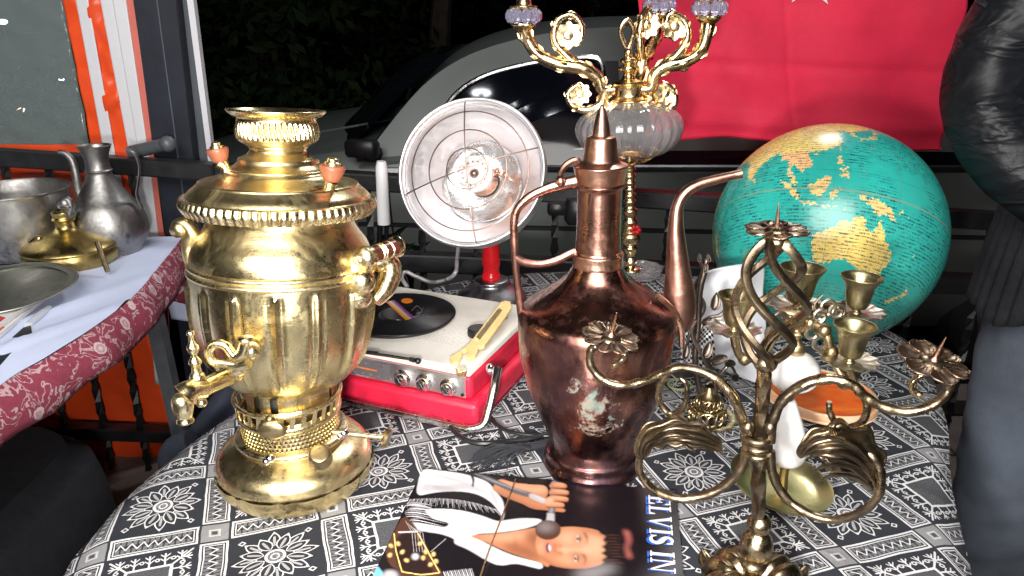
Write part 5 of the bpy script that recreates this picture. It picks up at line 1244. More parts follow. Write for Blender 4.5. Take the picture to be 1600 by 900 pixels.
aR = arm([(1203, 690), (1208, 655), (1226, 622), (1262, 598), (1300, 592), (1332, 602), (1352, 620), (1380, 636), (1420, 643), (1458, 632), (1480, 612), (1484, 590), (1478, 578)], -.045)
arm([(1338, 606), (1354, 630), (1350, 655), (1328, 668), (1306, 660), (1296, 642), (1296, 628)], -.045, (7, 6.5, 6, 5.5, 5), 'arm_curl', par=aR)
arm([(1470, 582), (1440, 586), (1426, 598), (1428, 612), (1440, 618)], -.045, (5, 5.5, 6, 5), 'arm_hook', par=aR)
petal_pan(q_(1457, 566, -.045), 54*S(q_(1457, 566, -.045)), (math.radians(14), math.radians(6)), 6, .024, .5)
# lower scrolls with big ribbed leaves
sL = arm([(1166, 704), (1158, 730), (1136, 756), (1104, 773), (1062, 779), (1024, 766), (1000, 738), (1002, 706), (1020, 684), (1050, 672)], .02, (8.8, 8.6, 8, 7.4, 7, 5.5), 'lower_scroll', span=180)
sR = arm([(1203, 704), (1208, 742), (1226, 776), (1258, 800), (1298, 812), (1340, 803), (1370, 778), (1377, 745), (1366, 716), (1345, 700)], -.05, (8.8, 8.6, 8, 7.4, 7, 5.5), 'lower_scroll', span=180)
def leaf(center, width, m='bronze_iron', par=ic, ribs_=5, th=.0016, curl=.012, depthf=0.0, nme='leaf', wexp=.6, scall=.15):
    """curled leaf: centre line points, half width list in metres, fluted across"""
    P = cr(center, 8); W = lerpr(width, len(P))
    def f(a, b):
        i = int(round(b*(len(P)-1))); t_ = (P[min(i+1, len(P)-1)]-P[max(i-1, 0)]).normalized(); sd = t_.cross(Vector((0, -1, .25)).normalized()).normalized(); nn = sd.cross(t_)
        s_ = a*2-1; w_ = W[i]*(1+scall*math.sin(b*ribs_*2*PI)*abs(s_))
        return P[i]+sd*s_*w_+nn*(-curl*s_*s_*(W[i]/max(W))+.0016*math.cos((a+b*.25)*ribs_*2*PI))
    o = MB().grid(f, 41, len(P)).build(nme, m, par, angle=180); solid(o, th); return o
leaf([q_(x, y, -.008+d) for x, y, d in [(1002, 716, .012), (1010, 694, .006), (1034, 682, 0), (1064, 680, -.004), (1094, 686, -.004), (1118, 696, 0), (1126, 704, .004)]], [.003, .010, .013, .013, .011, .006, .001], curl=.006, par=sL)
for (a_, b_, c_) in (((1010, 690), (1050, 664), (1092, 668)), ((1016, 692), (1052, 676), (1098, 690)), ((1024, 696), (1060, 690), (1086, 706))):
    P = cr([q_(*a_, -.012), q_(*b_, -.018), q_(*c_, -.010)], 6); MB().tube(P, [.001, .0032, .0008], 8, flat=.5).build('leaf_rib', 'bronze_iron', sL)
leaf([q_(x, y, -.05+d) for x, y, d in [(1250, 712, .01), (1268, 702, 0), (1300, 700, -.006), (1335, 710, -.006), (1360, 732, 0), (1368, 760, .01)]], [.001, .010, .018, .022, .018, .007], curl=.010, par=sR)
for (a_, b_, c_) in (((1250, 702), (1285, 682), (1330, 696)), ((1258, 718), (1292, 706), (1330, 714)), ((1268, 738), (1296, 726), (1332, 732)), ((1280, 752), (1304, 742), (1340, 748))):
    P = cr([q_(*a_, -.068), q_(*b_, -.076), q_(*c_, -.066), q_(c_[0]+25, c_[1]+22, -.055)], 6); MB().tube(P, [.0008, .0036, .0030, .0010], 8, flat=.5).build('leaf_rib', 'bronze_iron', sR)
leaf([q_(x, y, -.05) for x, y in [(1300, 664), (1306, 682), (1322, 700), (1345, 712)]], [.001, .006, .008, .006], curl=.004, par=sR)
# ================================================================ BRASS AND ALABASTER CANDELABRUM behind it
AB = G(1214, 778); YA = AB.y; a_ = lambda x, y, d=0.0: At(x, y, YA+d)
al = thing('alabaster_candelabrum', 'small brass candelabrum with white alabaster column on a round brass dish, behind the forged one', 'candelabrum', AB)
TD = Matrix.Translation((AB.x, AB.y, TZ+.011)) @ Matrix.Rotation(math.radians(6), 4, 'Y') @ Matrix.Rotation(math.radians(4), 4, 'X')
MB().lathe(smooth_prof([(.0001, .004), (.020, .0035), (.040, .006), (.054, .014), (.0555, .014), (.053, .009), (.037, -.001), (.018, -.0075), (.0001, -.008)], 5), (0, 0), 72).xf(TD).build('dish', 'brass_dish', al)
def turned(rows, m, nme, seg=40, par=al, d=0.0):
    """rows (x, y, half width) following a slightly leaning axis"""
    mb = MB(); P = [a_(x, y, d) for x, y, hw in rows]; n = len(P); R = [hw*S(p) for (x, y, hw), p in zip(rows, P)]
    Pc = cr(P, 5); Rc = [max(1e-5, v.x) for v in cr([(r, 0, 0) for r in R], 5)]
    v = []; f = []
    for p, r in zip(Pc, Rc):
        for k in range(seg): a = 2*PI*k/seg; v.append(p+Vector((r*math.cos(a), r*math.sin(a), 0)))
    for i in range(len(Pc)-1):
        for k in range(seg): k2 = (k+1) % seg; f.append(((i+1)*seg+k, (i+1)*seg+k2, i*seg+k2, i*seg+k))
    f += [tuple(range(seg)), tuple((len(Pc)-1)*seg+k for k in range(seg))[::-1]]
    return mb.add(v, f).build(nme, m, par, angle=60)
turned([(1229, 624, 12), (1229, 628, 15), (1230, 648, 20), (1231, 675, 26), (1231, 700, 28), (1230, 715, 25), (1229, 724, 16)], 'alabaster', 'column')
turned([(1228, 612, 6), (1228, 617, 10), (1228, 622, 11), (1228, 626, 8)], 'brass_old', 'column_knob')
turned([(1228, 722, 7), (1224, 745, 7), (1222, 770, 8)], 'brass_old', 'rod')
turned([(1243, 553, 12), (1243, 555, 22), (1242, 560, 31), (1242, 569, 37), (1241, 580, 39), (1240, 590, 37), (1238, 600, 30), (1236, 608, 17), (1236, 610, 6)], 'alabaster', 'white_bowl')
turned([(1246, 492, 10), (1246, 497, 7), (1246, 503, 12), (1246, 508, 8), (1245, 514, 7), (1245, 520, 13), (1245, 525, 8), (1245, 532, 7), (1245, 538, 12), (1244, 546, 14), (1244, 554, 11)], 'brass_old', 'turned_stem')
turned([(1240, 484, 3), (1240, 486, 20), (1242, 492, 24), (1244, 500, 18), (1245, 506, 8)], 'brass_old', 'arm_boss')
def candle_arm(cup, w_, pts, dep):
    P = cr([a_(x, y, dep*min(1, abs(x-1245)/80)) for x, y in pts], 7); ar = MB().tube(P, [.0045, .004, .0045, .004, .005], 10).build('arm', 'brass_old', al)
    dd_ = dep; c = a_(*cup, dd_); s_ = S(c)*w_/30.0
    for i in (6, 13, 20):
        if i < len(P): MB().ball(tuple(P[i]), .0075, 10, 6).build('arm_boss', 'brass_old', ar)
    tr = MB().lathe(smooth_prof([(5*s_, -3*s_), (20*s_, -2*s_), (38*s_, 2*s_), (43*s_, 5*s_), (42*s_, 7*s_), (28*s_, 3*s_), (6*s_, 2*s_)], 3), (0, 0), 90, mod=lambda a, i, z: 1+(.07*math.cos(a*12)+.03*math.cos(a*36))*(1 if i > 4 else 0)).xf(Matrix.Translation(c+Vector((0, 0, -60*s_))))
    tro = tr.build('drip_tray', 'brass_dull', ar, angle=40)
    cu = [(5, -60), (9, -58), (6, -54), (7, -51), (15, -48), (19, -38), (21, -24), (24, -10), (30, 0), (32.5, 4), (31, 4.5), (27, 0), (20, -12), (17, -30), (14, -44), (.001, -46)]
    MB().lathe(smooth_prof([(r*s_, z*s_) for r, z in cu], 4), (0, 0), 48, mod=lambda a, i, z: 1+.006*math.sin(z*3000)).xf(Matrix.Translation(c)).build('candle_cup', 'brass_olive', ar)
    MB().tube([c+Vector((0, 0, -62*s_)), P[-1]], .005, 10).build('cup_stem', 'brass_old', ar)
for (x, y, r_) in ((1290, 478, 13), (1306, 486, 10), (1278, 492, 10), (1268, 520, 9), (1280, 536, 11), (1296, 552, 9), (1218, 500, 10), (1206, 520, 8), (1330, 590, 9), (1318, 598, 8)):
    p = a_(x, y, -.01); R9 = r_*1.5*S(p); P = cr([p+Vector((R9*(1-i/15)*math.cos(i*.9+x), -.004*i/10, R9*(1-i/15)*math.sin(i*.9+x))) for i in range(11)], 3); MB().tube(P, [.0008, .0026, .0022, .0016], 8).build('cast_scroll', 'brass_dull', al)
candle_arm((1336, 512), 30, [(1250, 515), (1268, 505), (1290, 520), (1300, 555), (1318, 590), (1335, 590)], -.04)
candle_arm((1346, 436), 29, [(1248, 500), (1275, 480), (1310, 484), (1330, 510), (1345, 500)], .05)
candle_arm((1254, 422), 32, [(1243, 495), (1246, 490), (1250, 488), (1253, 484)], .07)
candle_arm((1152, 465), 28, [(1240, 505), (1215, 520), (1190, 555), (1160, 560), (1150, 540)], .03)
# ================================================================ ORANGE ONYX PLATE
OP = G(1281, 624); op = thing('onyx_plate', 'round orange onyx plate with a tan rim, lying on the cloth below the candle cups', 'plate', OP)
s_ = S(OP); r_ = 84*s_
To = Matrix.Translation(OP+Vector((0, 0, .006))) @ Matrix.Rotation(math.radians(3), 4, 'Y')
MB().lathe(smooth_prof([(.0001, .002), (r_*.7, .003), (r_*.92, .007)], 4), (0, 0), 72).xf(To).build('orange_face', 'onyx_orange', op)
MB().lathe(smooth_prof([(r_*.92, .0072), (r_*.97, .009), (r_, .006), (r_*.99, -.003), (r_*.93, -.006), (.0001, -.006)], 4), (0, 0), 72).xf(To).build('rim', 'onyx_rim', op)
# ================================================================ VINE ORNAMENT, CARD, SCARF
VB = G(1104, 655); YV = VB.y; v_ = lambda x, y, d=0.0: At(x, y, YV+d)
vn = thing('vine_ornament', 'dark metal vine with leaves on an openwork brass foot, between ewer and forged candelabrum', 'ornament', VB)
MB().tube(cr([v_(x, y) for x, y in [(1104, 640), (1092, 600), (1086, 560), (1090, 520), (1092, 480), (1094, 450), (1102, 420), (1104, 405)]], 8), [.005, .0045, .004, .004, .004, .0045, .004, .002], 10).build('stem', 'dark_iron', vn)
MB().tube(cr([v_(x, y, -.008*math.sin(i)) for i, (x, y) in enumerate([(1112, 640), (1118, 600), (1100, 560), (1082, 520), (1100, 480), (1086, 450), (1098, 425), (1092, 405)])], 8), [.004, .0035, .003, .003, .003, .002], 8).build('stem', 'dark_iron', vn)
for pts in ([(1090, 520), (1105, 498), (1125, 492), (1135, 480)], [(1090, 545), (1108, 560), (1112, 585), (1125, 600), (1135, 620)], [(1088, 500), (1078, 520), (1072, 545)], [(1104, 600), (1125, 585), (1140, 570), (1150, 585)], [(1092, 480), (1075, 470), (1066, 485)]):
    MB().tube(cr([v_(x, y) for x, y in pts], 6), [.003, .0025, .0015], 8).build('twig', 'dark_iron', vn)
for x, y, s2, an in ((1117, 470, 13, 1.4), (1103, 500, 9, .3), (1105, 545, 13, 1.2), (1122, 560, 14, .2), (1140, 566, 10, -.4), (1130, 600, 12, .7), (1066, 490, 10, 1.7), (1072, 548, 11, 1.4), (1148, 588, 9, -1), (1102, 418, 6, 1.2), (1092, 402, 5, 1.4), (1106, 402, 5, 1.8)):
    c = v_(x, y, -.006); L = s2*S(c); 
    def lf(a, b):
        t_ = b*2-1; w2 = L*.62*math.sqrt(max(0, 1-t_*t_))*(1-.25*t_); s3 = a*2-1; X = t_*L; Y2 = s3*w2
        return c+Vector((X*math.cos(an)-Y2*math.sin(an), -.004*s3*s3+.003*t_, X*math.sin(an)+Y2*math.cos(an)))
    o = MB().grid(lf, 9, 13).build('leaf', 'dark_iron', vn, angle=180); solid(o, .001)
ft = MB(); rnd = random.Random(9)
for k in range(14):
    a = 2*PI*k/14; cx, cy = VB.x+.022*math.cos(a), VB.y+.022*math.sin(a)
    for j, (rr2, zz2) in enumerate(((.012, .010), (.009, .026))):
        ring = [Vector((cx+rr2*math.cos(b)*(-math.sin(a))-.008*j*math.cos(a), cy+rr2*math.cos(b)*math.cos(a)-.008*j*math.sin(a), TZ+zz2+rr2*.8*math.sin(b))) for b in np.linspace(0, 2*PI, 14, endpoint=False)]
        ft.tube(ring, .0016, 6, closed=True)
    ft.ball((cx, cy, TZ+.010), .003, 8, 5)
ft.lathe([(.036, .001), (.040, .004), (.036, .006), (.030, .004)], (VB.x, VB.y), 40, mod=lambda a, i, z: 1+.06*math.cos(a*14)); 
for p in ft.v[-160:]: p.z += TZ
ft.lathe([(.006, TZ+.028), (.016, TZ+.036), (.008, TZ+.042), (.006, TZ+.05)], (VB.x, VB.y), 24).build('openwork_foot', 'brass_old', vn, angle=60)
cdp = MB(); CB = [G(1066, 530), G(1140, 604)]
quad = [At(1108, 420, .98), At(1190, 410, 1.06), At(1196, 600, .96), At(1062, 545, .96)]
def cdf(a, b):
    tl, tr_, br_, bl = At(1106, 424, 1.02), At(1192, 408, 1.08), G(1192, 600, .004), G(1066, 560, .004)
    p = (tl*(1-a)+tr_*a)*(1-b)+(bl*(1-a)+br_*a)*b; p.y += .010*math.sin(a*9+b*5)*math.sin(PI*b)+.006*math.sin(b*13+a*4); return p
o = cdp.grid(cdf, 40, 40).build('white_cloth', 'white_fabric', angle=180); solid(o, .002); tag(o, 'crumpled white cloth propped between the vine ornament and the globe', 'cloth')
# chequered scarf edge and red beads
sc_ = MB()
def scf(a, b): p = At(1063+52*a, 505+62*b+10*a, .955-.02*b+.02*a); p.y += .006*math.sin(a*8+b*6); return p
sc_.grid(scf, 30, 30); sc_.uv = [(i % 30/29*8, i//30/29*9) for i in range(900)]
o = sc_.build('chequered_scarf', 'chequer', angle=180); solid(o, .002); tag(o, 'black and white chequered scarf end beside the spout root of the ewer', 'scarf')
be = MB(); rnd = random.Random(4)
bt = thing('bead_strand', 'short strand of red beads hanging beside the chequered scarf', 'beads', At(1085, 560, .94)); b0 = None
for i in range(22):
    q = At(1083+6*math.sin(i*1.3)+i*.4, 528+i*3, .935-.0006*i); 
    if b0 is None: b0 = o = MB().ball((0, 0, 0), .0030, 8, 5).build('bead', 'red_enamel', bt)
    else: o = b0.copy(); col.objects.link(o)
    o.location = q-OFF[bt.name]
o = MB().lathe([(.017, 0), (.019, .002), (.017, .004), (.015, .002), (.017, 0)], (G(1062, 604).x, G(1062, 604).y), 30).xf(Matrix.Translation((0, 0, TZ+.001))).build('green_bangle', 'bangle_green'); tag(o, 'pale green ring lying behind the curl of the forged left arm', 'bangle')
# ================================================================ WHITE-HANDLED RODS behind the samovar
RB0 = At(592, 450, 1.42); rd = thing('rod_pair', 'two black rods with one white grip standing behind the samovar, left of the heater', 'rods', Vector((RB0.x, 1.42, TZ)))
MB().tube([At(594, 345, 1.42), G(590, 440, .0)+Vector((0, -.0, 0))], .0055, 8).build('rod', 'chrome_black', rd); MB().tube([At(604, 345, 1.42), G(604, 442, .0)], .0045, 8).build('rod', 'chrome_black', rd)
MB().tube([At(600, 350, 1.42), At(596, 262, 1.42), At(596, 252, 1.42)], [.0125, .0115, .009], 16).build('grip', 'white_plastic', rd)
# little dark plant behind the railing
pl_ = MB(); rnd = random.Random(8); PB = At(640, 380, 1.9)
for i in range(16):
    q = At(rnd.uniform(600, 660), rnd.uniform(355, 420), 1.9+rnd.uniform(-.05, .05)); a = rnd.uniform(-.6, .6); L = .035
    pl_.add([q-Vector((L*math.cos(a), 0, L*math.sin(a))), q+Vector((0, -.01, .010)), q+Vector((L*math.cos(a), 0, L*math.sin(a))), q+Vector((0, 0, -.010))], [(0, 1, 2, 3)])
    pl_.tube([q, Vector((PB.x, 1.9, q.z-.12))], .002, 4)
pl_.tube([Vector((PB.x, 1.9, .0)), Vector((PB.x, 1.9, PB.z-.1))], .006, 6)
o = pl_.build('small_plant', 'foliage_dark', smooth=False); tag(o, 'small dark leafy plant by the railing between samovar and heater', 'plant')
# ================================================================ RECORD SLEEVE (flat print of a generic singer)
TL, TR = G(661, 735), G(1056, 770); sx = (TR-TL); SW = sx.length; sx.normalize(); sy = Vector((sx.y, -sx.x, 0)); SZ = .0025
slv = thing('record_sleeve', 'record sleeve picturing a singer in white collar, at the front edge of the table', 'record sleeve', TL+sx*SW/2+sy*SW/2)
def SL(a, b, z): return TL+sx*a+sy*b+Vector((0, 0, z))
o = MB().prism([SL(0, 0, SZ), SL(SW, 0, SZ), SL(SW, SW, SZ), SL(0, SW, SZ)][::1], (0, 0, -SZ+.0005)).build('cover', 'ink_black', slv, smooth=False)
bL = slv; 
def Q(zx, zy):   # zoom-crop coordinates of the sleeve picture -> sleeve plane
    return G(580+zx*.325, 720+zy*.325, SZ)
GA, GBn, GS = int(SW/.0006), int(.20/.0006), .0006
aa, bb_ = np.meshgrid(np.arange(GA+1)*GS, np.arange(GBn+1)*GS)
PIC = np.zeros(aa.shape+(3,)); PIC[:] = (.008, .006, .008)
PN = np.random.RandomState(3)
INK = dict(black=(.008, .006, .008), white=(.56, .55, .57), shade=(.28, .27, .29), skin=(.40, .165, .085), skinl=(.56, .30, .19), skind=(.17, .055, .028), grey=(.10, .09, .10),
           brown=(.07, .03, .02), cyan=(.15, .5, .8), gold=(.75, .50, .16), rose=(.50, .14, .12), metal=(.36, .35, .37))
def loc2(x, y): p = Q(x, y)-TL; return (p.dot(sx), p.dot(sy))
def blur(m, k):
    for _ in range(2):
        for ax in (0, 1):
            c = np.cumsum(np.pad(m, [(k+1, k) if i == ax else (0, 0) for i in (0, 1)], mode='edge'), axis=ax)
            m = (np.take(c, range(2*k+1, c.shape[ax]), ax)-np.take(c, range(0, c.shape[ax]-2*k-1), ax))/(2*k+1)
    return m
MASKS = {}
def shp(pts, m, nme=None, smooth_=True, soft=1, alpha=1.0, inside=None):
    P = [Vector((*loc2(x, y), 0)) for x, y in pts]
    if smooth_: P = cr(P, 4, True)
    P = [(p.x, p.y) for p in P]
    xs_ = [p[0] for p in P]; ys_ = [p[1] for p in P]; pad = (soft*2+3)*GS
    i0 = max(0, int((min(xs_)-pad)/GS)); i1 = min(GA+1, int((max(xs_)+pad)/GS)+2); j0 = max(0, int((min(ys_)-pad)/GS)); j1 = min(GBn+1, int((max(ys_)+pad)/GS)+2)
    if i1 <= i0+2 or j1 <= j0+2: return
    mk_ = inpoly(aa[j0:j1, i0:i1], bb_[j0:j1, i0:i1], P).astype(float)
    if soft: mk_ = blur(mk_, soft)
    if nme: MASKS[nme] = np.zeros(aa.shape); MASKS[nme][j0:j1, i0:i1] = mk_
    if inside: mk_ = mk_*MASKS[inside][j0:j1, i0:i1]
    mk_ = (mk_*alpha)[..., None]; c = np.array(INK[m])
    PIC[j0:j1, i0:i1] = PIC[j0:j1, i0:i1]*(1-mk_)+c*mk_
def ell(cx, cy, rx, ry, rot=0, n=14): return [(cx+rx*math.cos(a)*math.cos(rot)-ry*math.sin(a)*math.sin(rot), cy+rx*math.cos(a)*math.sin(rot)+ry*math.sin(a)*math.cos(rot)) for a in np.linspace(0, 2*PI, n, endpoint=False)]
# left sleeve cuff and dark folds
shp([(250, 45), (330, 48), (430, 62), (500, 80), (560, 105), (600, 150), (630, 190), (640, 240), (630, 285), (600, 230), (560, 190), (500, 160), (420, 150), (330, 160), (230, 165), (225, 110)], 'white', 'cuff')
for f_ in (([(255, 112), (340, 118), (420, 108), (500, 122), (575, 165), (500, 146), (420, 138), (330, 142), (240, 150)]), ([(270, 60), (400, 84), (520, 128), (400, 100)]), ([(560, 120), (600, 170), (625, 240), (590, 200)]), ([(300, 120), (380, 128), (430, 146), (330, 150)])): shp(f_, 'shade', None, soft=3, alpha=.55, inside='cuff')
shp([(478, 72), (490, 68), (497, 95), (490, 126), (484, 124), (486, 98)], 'black', soft=1)
rnd = random.Random(11)
shp([(200, 185), (300, 155), (430, 150), (540, 180), (610, 240), (625, 290), (560, 300), (420, 280), (300, 250), (200, 260), (160, 240)], 'black')
for i in range(64):
    f_ = i/63; x = 188+f_*420; y = 186-34*math.sin(f_*PI*.85)+f_*66; L = 26+16*math.sin(i*1.7)+10*rnd.random(); a = 2.1-f_*1.35
    x2, y2 = x+L*math.cos(a), y+L*math.sin(a); shp([(x-1.5, y), (x+2.5, y), (x2+1, y2), (x2-1, y2)], 'shade' if i % 3 else 'white', smooth_=False, soft=0, alpha=.85)
for i in range(13):
    y = 208+i*9; x = 168+rnd.uniform(-12, 20); shp([(x, y), (x+60, y-8+i*.5), (x+130+rnd.uniform(0, 60), y+10+i*2), (x+60, y+1)], 'white' if i % 2 else 'shade', soft=0, alpha=.9)
shp([(262, 240), (330, 232), (430, 240), (520, 262), (600, 290), (640, 288), (700, 280), (760, 278), (815, 284), (812, 300), (770, 318), (700, 335), (600, 348), (500, 362), (640, 440), (760, 478), (815, 490), (812, 520), (700, 496), (600, 500), (470, 430), (405, 400), (395, 375), (330, 352), (240, 338), (180, 320), (170, 300), (260, 305), (350, 320), (370, 300), (300, 280)], 'white', 'shirt')
for f_ in ([(640, 292), (720, 288), (800, 290), (760, 312), (690, 324)], [(420, 380), (520, 430), (600, 470), (560, 480), (440, 410)], [(370, 300), (470, 330), (600, 330), (480, 350)], [(640, 440), (760, 480), (700, 480), (600, 440)]): shp(f_, 'shade', soft=4, alpha=.45, inside='shirt')
shp([(480, 362), (600, 352), (700, 338), (800, 322), (860, 330), (860, 500), (810, 492), (760, 474), (660, 440), (560, 396)], 'skin', 'neck')
shp([(520, 366), (620, 356), (720, 344), (780, 350), (700, 380), (600, 386)], 'skinl', soft=8, alpha=.8, inside='neck')
shp([(640, 400), (720, 405), (790, 430), (820, 490), (740, 470), (660, 440)], 'skind', soft=8, alpha=.7, inside='neck'); shp([(740, 350), (800, 340), (830, 380), (800, 420), (760, 400)], 'skind', soft=8, alpha=.75, inside='neck')
shp([(690, 350), (700, 380), (696, 410), (686, 412), (690, 380)], 'skind', soft=3, alpha=.4, inside='neck')
shp([(790, 400), (800, 360), (840, 330), (900, 322), (960, 318), (1020, 322), (1080, 334), (1130, 356), (1160, 400), (1158, 450), (1130, 490), (1080, 512), (1010, 520), (930, 516), (860, 500), (810, 460)], 'skin', 'face')
F = dict(inside='face')
shp(ell(1080, 410, 70, 62), 'skinl', soft=12, alpha=.85, **F); shp(ell(950, 372, 60, 34), 'skinl', soft=9, alpha=.85, **F); shp(ell(945, 478, 50, 24), 'skinl', soft=8, alpha=.55, **F)
shp([(905, 414), (960, 418), (1020, 424), (1050, 420), (1050, 440), (960, 446), (910, 446)], 'skinl', soft=5, alpha=.9, **F)
shp(ell(820, 420, 20, 34), 'skinl', soft=5, alpha=.6, **F)
shp([(795, 440), (840, 480), (900, 506), (1000, 514), (1080, 506), (1040, 530), (900, 530), (800, 480)], 'skind', soft=7, alpha=.75, **F)
shp([(960, 440), (1010, 446), (1020, 462), (970, 458)], 'skind', soft=5, alpha=.6, **F); shp([(1000, 330), (1090, 340), (1150, 370), (1120, 372), (1060, 352)], 'skind', soft=6, alpha=.5, **F)
shp(ell(996, 376, 22, 24), 'skind', soft=6, alpha=.45, **F); shp(ell(988, 474, 20, 22), 'skind', soft=6, alpha=.5, **F)
shp([(900, 408), (912, 404), (916, 414), (906, 420)], 'skind', soft=3, alpha=.8, **F); shp([(902, 440), (914, 438), (918, 450), (904, 454)], 'skind', soft=3, alpha=.8, **F)
shp([(880, 396), (872, 420), (884, 450), (892, 446), (886, 420), (890, 402)], 'skind', soft=3, alpha=.5, **F)
shp([(834, 390), (850, 388), (868, 398), (874, 420), (866, 444), (850, 454), (836, 446), (828, 420)], 'rose', soft=2, alpha=.85); shp([(846, 398), (858, 402), (864, 422), (856, 442), (846, 440), (840, 420)], 'brown', soft=1); shp([(853, 402), (861, 408), (865, 424), (858, 438), (852, 424)], 'white', soft=1, alpha=.9)
for cx, cy in ((996, 376), (986, 472)):
    shp(ell(cx-2, cy, 8, 17), 'white', soft=1, alpha=.55); shp(ell(cx-1, cy, 8, 8), 'brown', soft=1); shp([(cx+4, cy-20), (cx+10, cy-6), (cx+10, cy+8), (cx+3, cy+20), (cx+5, cy)], 'brown', soft=1); shp(ell(cx+1, cy-2, 2.4, 2.4), 'white', soft=0, alpha=.8); shp([(cx-9, cy-14), (cx-12, cy), (cx-9, cy+14), (cx-10, cy)], 'skind', soft=1)
shp([(1020, 342), (1036, 356), (1042, 382), (1032, 408), (1034, 380), (1026, 358)], 'brown', soft=2, alpha=.9); shp([(1014, 446), (1030, 458), (1034, 484), (1022, 504), (1026, 480), (1020, 462)], 'brown', soft=2, alpha=.9)
hair_ = [(1085, 326), (1130, 340), (1200, 380), (1230, 430), (1200, 490), (1130, 520), (1080, 530), (1050, 522), (1110, 506), (1146, 470), (1132, 460), (1160, 448), (1128, 432), (1156, 418), (1120, 402), (1152, 392), (1128, 376), (1140, 366), (1100, 346)]
shp(hair_, 'black', smooth_=False, soft=2)
shp([(1060, 300), (1110, 322), (1100, 350), (1128, 362), (1112, 384), (1134, 398), (1106, 414), (1128, 430), (1104, 446), (1132, 462), (1108, 478), (1120, 492), (1090, 508), (1040, 524), (1060, 560), (1260, 560), (1260, 300)], 'black', smooth_=False, soft=2)
for k in range(22):
    y = 352+k*7.4; x = 1138+rnd.uniform(-22, 10); shp([(x, y), (x+40, y-4), (x+80, y+2), (x+40, y+2)], 'brown' if k % 2 else 'black', soft=1, alpha=.7)
shp([(1215, 335), (1240, 345), (1246, 390), (1235, 420), (1250, 460), (1235, 470), (1222, 420), (1230, 385)], 'rose', soft=4, alpha=.75); shp(ell(1120, 520, 60, 20), 'metal', soft=10, alpha=.5); shp(ell(1050, 545, 70, 24), 'metal', soft=10, alpha=.5)
# hand and arm with microphone
shp([(585, 130), (620, 90), (680, 105), (760, 115), (830, 120), (850, 150), (840, 190), (870, 215), (930, 235), (920, 248), (850, 240), (780, 232), (720, 205), (650, 178), (600, 150)], 'skin', 'hand')
shp([(620, 96), (700, 108), (790, 120), (850, 124), (830, 160), (760, 150), (680, 130), (610, 128)], 'skinl', soft=6, alpha=.85, inside='hand'); shp([(600, 150), (700, 190), (800, 228), (900, 246), (800, 240), (660, 190)], 'skind', soft=5, alpha=.6, inside='hand')
shp([(500, 68), (520, 64), (620, 100), (700, 135), (775, 158), (770, 178), (690, 158), (600, 118)], 'grey'); shp([(540, 78), (620, 108), (760, 160), (700, 142), (600, 106)], 'metal', soft=1, alpha=.7)
shp([(770, 158), (840, 185), (860, 210), (820, 205), (762, 178)], 'metal'); shp([(775, 164), (835, 190), (820, 190)], 'white', soft=2, alpha=.6)
shp([(866, 104), (900, 104), (896, 160), (884, 240), (880, 292), (844, 290), (852, 230), (862, 160)], 'grey'); shp([(872, 108), (882, 108), (872, 230), (860, 285), (862, 220)], 'metal', soft=2, alpha=.7)
shp([(846, 252), (880, 256), (880, 296), (842, 292)], 'metal', smooth_=False)
for k, (x, y, L) in enumerate(((896, 118, 44), (892, 150, 58), (884, 182, 64), (868, 210, 60))):
    n_ = 'finger%d' % k; shp([(x-34, y-6), (x, y-14), (x+L-8, y-6), (x+L, y+6), (x+L-8, y+15), (x, y+14), (x-34, y+12)], 'skin', n_); shp([(x-26, y-5), (x+8, y-10), (x+L-12, y-3), (x+L-10, y+4), (x, y+2)], 'skinl', soft=3, alpha=.9, inside=n_); shp([(x-30, y+11), (x, y+13), (x+L-8, y+14), (x+L-14, y+19), (x-20, y+18)], 'skind', soft=1, alpha=.9)
shp([(835, 190), (860, 176), (876, 186), (872, 204), (850, 214), (836, 206)], 'skinl', soft=2)
shp(ell(850, 334, 62, 47), 'brown', 'mic'); shp(ell(838, 320, 40, 26), 'metal', soft=9, alpha=.45, inside='mic')
for k in range(12): shp([(795+k*10, 292), (797+k*10, 292), (797+k*10, 378), (795+k*10, 378)], 'black', smooth_=False, soft=0, alpha=.4, inside='mic')
# guitar head at the lower left
shp([(110, 345), (160, 270), (230, 340), (300, 480), (340, 540), (340, 640), (130, 640), (140, 540), (90, 500), (70, 420)], 'brown', 'guitar'); shp([(120, 380), (200, 350), (280, 500), (300, 540), (150, 530)], 'black', soft=3, alpha=.8, inside='guitar')
def stroke(pts, wd, m, alpha=1.0):
    for (x0, y0), (x1, y1) in zip(pts, pts[1:]):
        L = math.hypot(x1-x0, y1-y0) or 1; nx, ny = -(y1-y0)/L*wd, (x1-x0)/L*wd; shp([(x0+nx, y0+ny), (x1+nx, y1+ny), (x1-nx, y1-ny), (x0-nx, y0-ny)], m, smooth_=False, soft=0, alpha=alpha)
stroke([(110, 350), (118, 430), (148, 535), (240, 550), (330, 540), (290, 470), (225, 350)], 3, 'gold'); stroke([(130, 345), (225, 342)], 4, 'white', .8)
for k in range(5): stroke([(165+k*13, 290+k*12), (196+k*13, 345), (205+k*14, 440)], 1.2, 'metal')
for x, y in ((95, 410), (90, 455), (130, 400), (150, 440), (170, 480), (235, 400), (262, 440), (300, 450), (285, 500), (250, 468), (312, 484)): shp(ell(x, y, 12, 9, x), 'gold', soft=1, alpha=.8); shp(ell(x-3, y-3, 4, 3), 'white', soft=1, alpha=.8)
shp(ell(212, 462, 15, 15), 'white', soft=2); stroke([(285, 440), (360, 375)], 1.5, 'metal')
shp([(0, 500), (40, 520), (60, 560), (50, 640), (-20, 640)], 'cyan'); shp([(60, 540), (110, 530), (130, 560), (120, 640), (50, 640)], 'metal', soft=3)
